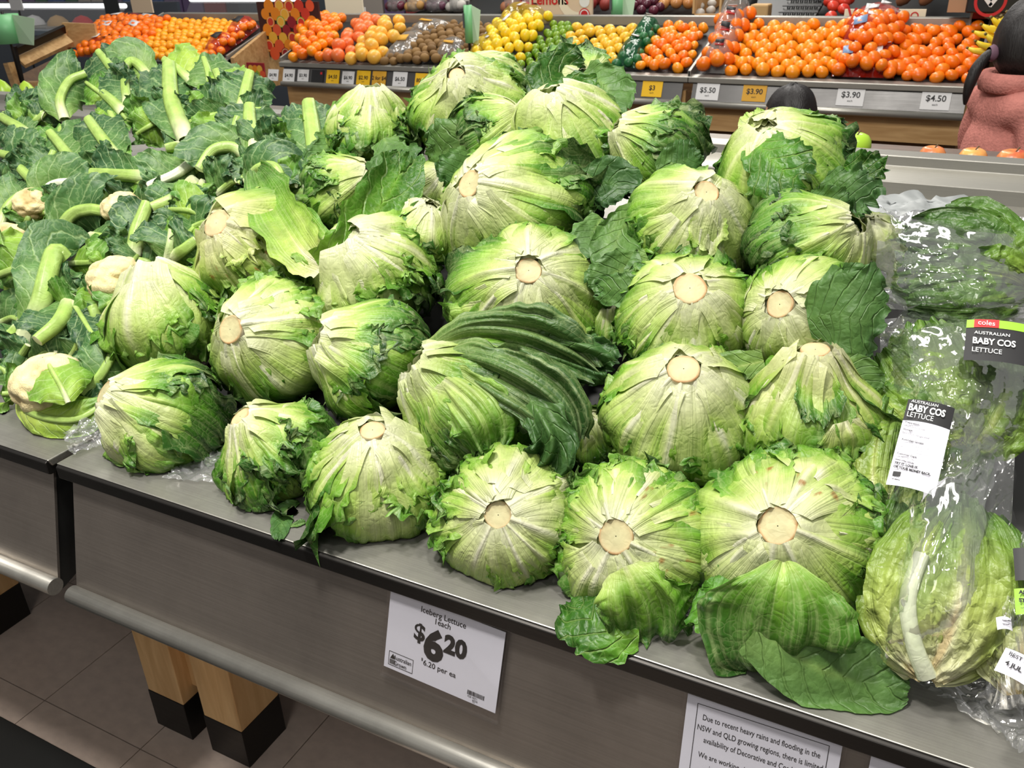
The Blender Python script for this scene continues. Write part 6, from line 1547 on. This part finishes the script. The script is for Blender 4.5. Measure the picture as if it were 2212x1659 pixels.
for nm, lo, hi in (('side_slat', (0, 0, 0), (.015, .75, .22)), ('side_slat', (w - .015, 0, 0), (w, .75, .22)), ('back_slat', (0, .74, .05), (w, .76, .26)), ('front_slat', (0, 0, 0), (w, .015, .07)), ('bottom', (0, 0, .0), (w, .75, .012))):
    MB().box(tuple(np.array(lo) + [a[0], BY + .05, back_z(BY)]), tuple(np.array(hi) + [a[0], BY + .05, back_z(BY)])).build(nm, M['wood'], r)
# black cell tray, paper bag, herb pot
a = at_y(1672, 48, BY); b = at_y(1752, 48, BY); w = b[0] - a[0]
r = empty('cell_tray', (a[0], BY, back_z(BY)), 'black empty cell tray behind the loose oranges', 'tray')
mb = MB(); mb.prism([(BY, back_z(BY) + .02), (BY + .6, back_z(BY) + .19), (BY + .6, back_z(BY) + .16), (BY, back_z(BY))], a[0], b[0]); mb.build('tray', M['black_tray'], r)
mb = MB()
for i in range(8):
    for j in range(5):
        x = a[0] + w * (i + .5) / 8; y = BY + .05 + .11 * j; z = back_z(BY) + .02 + (y - BY) * .283
        mb.lathe([(.018, .004), (.026, .010), (.028, .004)], 10, (x, y, z))
mb.build('cell_rims', M['black_card'], r)['kind'] = 'stuff'
c = at_y(1618, 12, BY + .5); M['basil'] = plain('basil_leaf', (60, 130, 50), .45); M['kraft'] = plain('kraft_paper', (196, 160, 108), .7)
r = empty('potted_herb', (c[0], c[1], back_z(c[1])), 'potted basil in a film sleeve behind the bagged oranges', 'plant')
MB().lathe([(.001, 0), (.05, 0), (.06, .08), (.055, .08), (.001, .075)], 16, (c[0], c[1], back_z(c[1]))).build('pot', M['black_tray'], r)
for k in range(16):
    a_ = k * 2.4; rr = .02 + .05 * rf.random(); zz = back_z(c[1]) + .10 + .12 * rf.random()
    P0 = np.array([c[0] + rr * math.cos(a_), c[1] + rr * math.sin(a_), zz])
    mb = MB(); d_ = np.array([math.cos(a_), math.sin(a_), .3]); s_ = np.array([-math.sin(a_), math.cos(a_), 0]); mb.add([P0, P0 + d_ * .03 + s_ * .022, P0 + d_ * .07, P0 + d_ * .03 - s_ * .022, P0 + d_ * .035 + UPW * .01], [(0, 1, 4), (1, 2, 4), (2, 3, 4), (3, 0, 4)], smooth=True); mb.build('leaf', M['basil'], r)
c = at_y(1640, 40, BY + .05); r = MB().box((c[0] - .06, BY + .02, back_z(BY)), (c[0] + .06, BY + .14, back_z(BY) + .13)).build('paper_bag', M['kraft'], None, bevel=.01); tag(r, 'small brown paper bag below the potted basil', 'bag')

# black hanging sign, red roundel sign and bananas at the upper right
M['sign_black'] = plain('sign_black', (22, 26, 28), .35)
a = at_y(2085, 28, 4.9); b = at_y(2260, 28, 4.9)
r = empty('hanging_sign', (a[0], 4.9, a[2]), 'black hanging sign box with a white tick in a red ring at the upper right', 'sign')
MB().box((a[0], 4.9, a[2]), (b[0], 5.2, a[2] + .34)).build('box', M['sign_black'], r, bevel=.006)
MB().box((a[0] - .08, 4.93, a[2] + .0), (a[0] - .003, 5.17, a[2] + .34)).build('side_card', M['card_brown'], r)
cc = at_y(2140, 2, 4.9); m = MB(); ringp(m, (cc[0], 0, cc[2]), .055, .068, 4.898); m.build('red_ring', M['red'], r)
m = MB(); m.obox((cc[0] - .012, 4.897, cc[2]), (.018, 0, -.02), (.006, 0, .006), (0, .001, 0)); m.obox((cc[0] + .022, 4.897, cc[2] + .012), (.022, 0, .034), (.007, 0, -.005), (0, .001, 0)); m.build('white_tick', M['white'], r)
cc = at_y(2152, 40, 5.05); r = empty('round_sign', (cc[0], 5.05, cc[2] - .11), 'round red sign with white figure below the black sign', 'sign')
m = MB(); disc(m, (cc[0], 5.05, cc[2]), .115, 5.05, 32); ringp(m, (cc[0], 0, cc[2]), .105, .115, 5.049, mi=1)
m.add([(cc[0] - .06, 5.048, cc[2] + .01), (cc[0] - .02, 5.048, cc[2] + .05), (cc[0] + .05, 5.048, cc[2] + .02), (cc[0] + .06, 5.048, cc[2] - .03), (cc[0], 5.048, cc[2] - .02)], [(0, 4, 1), (1, 4, 2), (2, 4, 3)], 1)
m.build('disc', [M['red'], M['white']], r); MB().box((cc[0] - .01, 5.055, .8), (cc[0] + .01, 5.07, cc[2])).build('post', M['sign_black'], r)
M['banana'] = fruit_mat('banana_peel', (238, 206, 30), (246, 222, 70), .45, .05); M['banana_tip'] = plain('banana_tip', (110, 96, 40), .6)
st = empty('banana_stand', (.0, 4.7, 0), 'dark stand carrying the bananas at the right edge', 'stand')
MB().box((.0, 4.55, .0), (.75, 5.0, .93)).build('base', M['wood_dark'], st); MB().box((-.02, 4.5, .93), (.77, 5.02, .95)).build('top', M['black_tray'], st)
def banana(p, ang, lean, R=.105):
    """centre line on an arc, hung from its stalk"""
    n = 9; P = []; r_ = []
    for k in range(n):
        t = k / (n - 1); a = -1.0 + 2.0 * t
        q = Vector((R * math.sin(a), 0, R * (1 - math.cos(a))))
        q.rotate(Matrix.Rotation(lean, 3, 'Y')); q.rotate(Matrix.Rotation(ang, 3, 'Z'))
        P.append(q); r_.append(.017 * (math.sin(math.pi * (.10 + .82 * t)) ** .6) if 0 < k < n - 1 else .006)
    return P, r_
bi = 0
for bx, by_, bz, nb in ((2172, 72, 4.62, 5), (2160, 108, 4.56, 5), (2205, 60, 4.72, 5)):
    c = at_y(bx, by_, bz)
    r = empty('banana_bunch', c, ('banana bunch on the middle of the stand', 'lower banana bunch partly behind the dark hair', 'highest banana bunch at the right edge')[bi], 'banana', 'banana bunches'); bi += 1
    for k in range(nb):
        P, rr = banana(None, math.pi * .05 + .16 * k, -.5 + .18 * k, .11)
        P = [p + Vector((-.02 + .022 * k, -.01 * k, .03 - .012 * abs(k - 2))) for p in P]
        bb = MB().tube(P, rr, 8); bb = bb.build('banana', M['banana'], r, rel=False)
        MB().tube([P[0], P[0] + (P[0] - P[1]) * .35], .006, 6).build('banana_tip', M['banana_tip'], bb, rel=False)

# ------------------------------------------------------------------ delicatessen case at the upper left
M['case_grey'] = plain('case_grey', (120, 132, 142), .4); M['case_dark'] = plain('case_dark', (70, 78, 88), .4); M['tube_white'] = plain('case_light_tube', (240, 244, 246), .3)
nt = M['tube_white'].node_tree; nt.nodes['Principled BSDF'].inputs['Emission Color'].default_value = (1, 1, 1, 1); nt.nodes['Principled BSDF'].inputs['Emission Strength'].default_value = 1.1
for k, (x0, x1, y, lb, z) in enumerate(((-11.0, -7.55, 6.2, 'glass delicatessen case at the upper left with a lit white rail', 1.03), (-7.1, -5.75, 6.6, 'glass delicatessen case behind the pale mandarins', 1.06))):
    r = empty('deli_case', (x0, y, 0), lb, 'display case')
    MB().box((x0, y, 0), (x1, y + .9, .78)).build('base', M['case_dark'], r)
    MB().box((x0, y + .05, .78), (x1, y + .85, .82)).build('shelf', M['case_grey'], r)
    MB().box((x0, y + .86, .78), (x1, y + .9, z)).build('back', M['case_dark'], r)
    MB().prism([(y + .02, .82), (y + .22, z), (y + .226, z), (y + .026, .82)], x0, x1).build('glass', M['acrylic'], r)
    MB().box((x0, y + .2, z), (x1, y + .9, z + .012)).build('glass_top', M['acrylic'], r)
    MB().tube([(x0, y + .22, z + .01), (x1, y + .22, z + .01)], .022, 8).build('lit_rail', M['tube_white'], r)
    rr = random.Random(k); cols = [M['red'], M['card_cream'], M['white_card'], M['banana'], M['kraft'], M['green_film']]
    for i in range(9):
        xx = x0 + (x1 - x0) * (i + .5) / 9
        q = empty('deli_tray', (xx, y + .45, .82), ('%s heap on a tray, number %s along the %s glass case') % (rr.choice(['pale', 'red', 'yellow', 'green']), ['one', 'two', 'three', 'four', 'five', 'six', 'seven', 'eight', 'nine'][i], ('upper left', 'further')[k]), 'tray', 'trays in the glass case')
        MB().box((xx - .13, y + .2, .82), (xx + .13, y + .7, .835)).build('tray', M['steel_light'], q)
        mb = MB(); mb.lathe([(.11, 0), (.10, .04), (.06, .08), (.001, .10)], 14, (xx, y + .45, .835)); mb.build('food_heap', cols[(i * 2 + k) % 6], q)
for px, py, w, h, y, mt, lb in ((302, -6, 62, 62, 5.6, 'card_tan', 'tan square hanging card above the far left mandarins'), (238, 4, 44, 70, 5.9, 'sign_black', 'black apron shape hanging beside the tan card'), (30, -5, 40, 50, 6.0, 'white_card', 'white printed paper at the top left corner'),
                                (742, 8, 100, 62, 5.5, 'card_cream', 'blank cream board beside the fruit poster'), (775, 30, 34, 26, 5.6, 'white_card', 'white tent card behind the oranges')):
    c = at_y(px, py, y); s = depth_of(c) / FPX
    r = empty('hanging_card', (c[0], y, c[2] - h * s / 2), lb, 'card')
    MB().box((c[0] - w * s / 2, y, c[2] - h * s / 2), (c[0] + w * s / 2, y + .012, c[2] + h * s / 2)).build('card', M[mt], r)
    MB().box((c[0] - .006, y + .013, .0), (c[0] + .006, y + .025, c[2])).build('post', M['steel_lip'], r)
# glass bowl with a lemon on the case
c = at_y(415, 25, 6.0)
# far shelving closing the view
r = empty('store_shelving', (-7.5, 9.2, 0), 'long grey store shelving far behind the counters', 'shelving')
MB().box((-15, 9.4, 0), (3.5, 9.5, 2.2)).build('back_panel', M['case_grey'], r)
for k, z in enumerate((.35, .75, 1.15, 1.55)):
    MB().box((-15, 8.9, z), (3.5, 9.4, z + .03)).build('shelf', M['steel_light'], r)
rr = random.Random(12); cols = [plain('carton_%d' % i, c, .5) for i, c in enumerate([(60, 90, 150), (150, 60, 60), (70, 70, 80), (190, 180, 170), (120, 100, 140), (60, 110, 80)])]
x = -14.5; i = 0
while x < 2.5:
    w = rr.uniform(.22, .40); ci = rr.randrange(6)
    o = MB().box((x, 8.95, .78), (x + w, 9.3, .78 + rr.uniform(.2, .30))).build('carton', cols[ci], None, bevel=.006)
    tag(o, 'carton on the far grey shelving behind the counters', 'box', 'cartons on the far shelving'); x += w + .03; i += 1

# ------------------------------------------------------------------ two children between the islands
M['fleece'] = plain('pink_fleece', (196, 128, 118), .95, var=.10, scale=60, bump=1.0, bscale=120, spec=.1)
M['hair'] = plain('black_hair', (20, 15, 15), .5, var=.3, scale=60, bump=.5, bscale=90, stretch=(3, 3, .3)); M['skin'] = plain('skin', (214, 160, 132), .5); M['dark_cloth'] = plain('dark_cloth', (52, 54, 66), .9); M['tie'] = plain('hair_tie', (110, 80, 96), .7); M['eye'] = plain('dark_eye', (20, 16, 14), .3)
def skin_fig(name, verts, edges, radii, mat, parent, root=0, sub=2):
    me = bpy.data.meshes.new(name); me.from_pydata(verts, edges, [])
    o = obj(name, me, mat, parent)
    m = o.modifiers.new('skin', 'SKIN')
    for i, rd in enumerate(radii):
        sv = me.skin_vertices[0].data[i]; sv.radius = rd if isinstance(rd, tuple) else (rd, rd); sv.use_root = (i == root)
    m.use_smooth_shade = True
    s = o.modifiers.new('sub', 'SUBSURF'); s.levels = sub; s.render_levels = sub
    if name in ('jacket', 'jumper'):
        rm = o.modifiers.new('cloth', 'REMESH'); rm.mode = 'VOXEL'; rm.voxel_size = .011; rm.use_smooth_shade = True
        sm_ = o.modifiers.new('soft', 'SMOOTH'); sm_.factor = .6; sm_.iterations = 14
    return o
def child(name_lab, base, H, face, jacket, k=1.0):
    """standing child of height H; face: heading angle of the look"""
    r = empty('person', base, name_lab, 'person', None, face)
    h = H
    # forward is +Y of the local frame
    V = [(0, 0, .50 * h), (0, 0, .60 * h), (0, .005, .70 * h), (0, .0, .79 * h), (0, .012 * h, .845 * h), (0, .015 * h, .90 * h)]
    E = [(0, 1), (1, 2), (2, 3), (3, 4), (4, 5)]
    R_ = [(.085 * h, .07 * h), (.078 * h, .065 * h), (.09 * h, .068 * h), (.062 * h, .05 * h), .032 * h, .03 * h]
    for s in (-1, 1):
        b = len(V); V += [(s * .105 * h, 0, .775 * h), (s * .135 * h, .0, .63 * h), (s * .145 * h, .05 * h, .50 * h), (s * .14 * h, .09 * h, .45 * h)]
        E += [(3, b), (b, b + 1), (b + 1, b + 2), (b + 2, b + 3)]; R_ += [.036 * h, .030 * h, .022 * h, .020 * h]
        for q, (dx, dy, dz, ln) in enumerate(((-.016, .01, 0, .05), (-.006, .014, -.002, .06), (.005, .014, -.002, .056), (.014, .011, 0, .046))):
            f0 = len(V); V += [(s * (.14 * h + dx * h), .09 * h + .02 * h, .435 * h), (s * (.14 * h + dx * h), .09 * h + .028 * h, (.435 - ln) * h)]; E += [(b + 3, f0), (f0, f0 + 1)]; R_ += [.007 * h, .006 * h]
        f0 = len(V); V += [(s * .115 * h, .115 * h, .44 * h), (s * .108 * h, .13 * h, .41 * h)]; E += [(b + 3, f0), (f0, f0 + 1)]; R_ += [.008 * h, .007 * h]
        b = len(V); V += [(s * .05 * h, 0, .46 * h), (s * .055 * h, .008 * h, .27 * h), (s * .055 * h, -.012 * h, .06 * h), (s * .06 * h, .06 * h, .02 * h)]
        E += [(0, b), (b, b + 1), (b + 1, b + 2), (b + 2, b + 3)]; R_ += [.062 * h, .045 * h, .028 * h, (.026 * h, .02 * h)]
    skin_fig('body', V, E, R_, M['skin'], r)
    # head with a face
    hr = .088 * h; hz = .915 * h
    nu, nv = 26, 36; th = np.linspace(0.02, math.pi - .02, nu)[:, None] * np.ones((1, nv)); ph = np.linspace(0, 2 * math.pi, nv + 1)[:-1][None, :] * np.ones((nu, 1))
    x = np.sin(th) * np.cos(ph); y = np.sin(th) * np.sin(ph); z = np.cos(th)
    jaw = 1 - .22 * sm(.1, -.9, z) * 0 - .20 * np.clip(-z, 0, 1); P = np.stack([x * .86 * jaw, y * (1.0 - .12 * np.clip(-z, 0, 1)), z * 1.12], -1)
    nose = np.exp(-((x / .12) ** 2 + ((z + .12) / .16) ** 2)) * (y > 0); P[..., 1] += .16 * nose
    sock = (np.exp(-(((x - .32) / .14) ** 2 + ((z - .05) / .1) ** 2)) + np.exp(-(((x + .32) / .14) ** 2 + ((z - .05) / .1) ** 2))) * (y > 0); P[..., 1] -= .07 * sock
    hd = obj('head', np_mesh('head', P.reshape(-1, 3) * hr + np.array([0, .02 * h, hz]), grid_faces(nu, nv, True)), M['skin'], r)
    for s in (-1, 1):
        e = MB(); e.lathe([(.001, -.12 * hr), (.10 * hr, -.06 * hr), (.12 * hr, 0), (.10 * hr, .06 * hr), (.001, .12 * hr)], 10, (s * .30 * hr, .02 * h + .84 * hr, hz + .04 * hr)); e.build('eye', M['eye'], hd, rel=False)
        e = MB(); e.obox((s * .86 * hr, .0 + .02 * h, hz - .05 * hr), (.06 * hr, 0, 0), (0, .16 * hr, .04 * hr), (0, -.05 * hr, .24 * hr)); q = e.build('ear', M['skin'], hd, rel=False, bevel=.05 * hr)
    e = MB(); e.obox((0, .02 * h + .80 * hr, hz - .52 * hr), (.20 * hr, 0, 0), (0, .05 * hr, 0), (0, 0, .035 * hr)); e.build('mouth', plain('lips', (180, 96, 90), .5), hd, rel=False, bevel=.02 * hr)
    # hair cap: covers the skull down to the nape, open at the face
    m = (y > .45) & (z < .42)
    nzh = Noise(int(H * 100)); bump = .06 * nzh(ph * 9, th * 1.5)
    PH = np.stack([x * .96, y * 1.07, z * 1.20], -1) * (1 + bump)[..., None]
    PH[..., 2] = np.where(z < -.55, np.maximum(PH[..., 2], -.72 - .4 * (y < 0)), PH[..., 2])
    F = grid_faces(nu, nv, True); mf = m.ravel()[F].all(1)
    low = (z < -.75).ravel()[F].all(1)
    hm = np_mesh('hair', PH.reshape(-1, 3) * hr + np.array([0, .012 * h, hz]), F[~(mf | low)])
    ho = obj('hair', hm, M['hair'], r)
    return r, h, hr, hz
# girl in the pink jacket
pb = np.array([.072, 3.36, 0.0]); Hg = 1.27; fa = math.radians(-62)
r, h, hr, hz = child('child with a black ponytail and pink fleece jacket facing away by the citrus counter', pb, Hg, fa, None)
V = [(0, 0, .40 * h), (0, -.004, .52 * h), (0, -.006, .63 * h), (0, -.008, .72 * h), (0, -.012, .785 * h), (0, -.006, .825 * h)]
E = [(0, 1), (1, 2), (2, 3), (3, 4), (4, 5)]; R_ = [(.150 * h, .125 * h), (.146 * h, .12 * h), (.138 * h, .112 * h), (.122 * h, .10 * h), (.090 * h, .08 * h), (.066 * h, .066 * h)]
for s in (-1, 1):
    b = len(V); V += [(s * .115 * h, 0, .755 * h), (s * .165 * h, -.005, .65 * h), (s * .175 * h, .05 * h, .51 * h), (s * .165 * h, .085 * h, .465 * h)]
    E += [(4, b), (b, b + 1), (b + 1, b + 2), (b + 2, b + 3)]; R_ += [.058 * h, .056 * h, .046 * h, .040 * h]
skin_fig('jacket', V, E, R_, M['fleece'], r)
V = [(0, 0, .46 * h)]; E = []; R_ = [(.10 * h, .085 * h)]
for s in (-1, 1):
    b = len(V); V += [(s * .055 * h, 0, .40 * h), (s * .058 * h, .006, .25 * h), (s * .058 * h, -.01, .07 * h)]; E += [(0, b), (b, b + 1), (b + 1, b + 2)]; R_ += [.068 * h, .055 * h, .042 * h]
skin_fig('trousers', V, E, R_, M['dark_cloth'], r)
# hood collar and ponytail
mb = MB(); mb.lathe([(.060 * h, .79 * h), (.088 * h, .80 * h), (.094 * h, .825 * h), (.082 * h, .845 * h), (.062 * h, .84 * h), (.055 * h, .81 * h)], 24, (0, -.012, 0)); mb.build('hood_collar', M['fleece'], r, rel=False)
V = [(0, -.070 * h, hz - .02 * h), (.0, -.100 * h, hz - .03 * h), (0.004, -.122 * h, hz - .06 * h), (0.006, -.132 * h, hz - .095 * h), (.004, -.134 * h, hz - .125 * h), (0, -.132 * h, hz - .15 * h)]
skin_fig('ponytail', V, [(i, i + 1) for i in range(5)], [.014 * h, .013 * h, .016 * h, .015 * h, .010 * h, .004 * h], M['hair'], r)
mb = MB(); mb.lathe([(.015 * h, -.010 * h), (.021 * h, 0), (.015 * h, .010 * h)], 14); mb.v = [(x, z - .088 * h, y + hz - .026 * h) for x, y, z in mb.v]; mb.build('hair_tie', M['tie'], r, rel=False)
# smaller child behind the rail
pb = np.array([-.60, 3.22, 0.0]); r, h, hr, hz = child('small child with short black hair seen only by the head above the lettuces', pb, 1.005, math.radians(55), None)
V = [(0, 0, .42 * h), (0, 0, .55 * h), (0, 0, .70 * h), (0, -.004, .775 * h), (0, 0, .81 * h)]; E = [(0, 1), (1, 2), (2, 3), (3, 4)]; R_ = [(.105 * h, .09 * h), (.10 * h, .085 * h), (.10 * h, .08 * h), (.075 * h, .06 * h), (.045 * h, .045 * h)]
for s in (-1, 1):
    b = len(V); V += [(s * .11 * h, 0, .76 * h), (s * .145 * h, 0, .63 * h), (s * .152 * h, .05 * h, .51 * h)]; E += [(3, b), (b, b + 1), (b + 1, b + 2)]; R_ += [.048 * h, .042 * h, .034 * h]
skin_fig('jumper', V, E, R_, M['dark_cloth'], r)
V = [(0, 0, .46 * h)]; E = []; R_ = [(.095 * h, .08 * h)]
for s in (-1, 1):
    b = len(V); V += [(s * .055 * h, 0, .40 * h), (s * .058 * h, .006, .25 * h), (s * .058 * h, -.01, .07 * h)]; E += [(0, b), (b, b + 1), (b + 1, b + 2)]; R_ += [.066 * h, .052 * h, .040 * h]
skin_fig('trousers', V, E, R_, M['dark_cloth'], r)
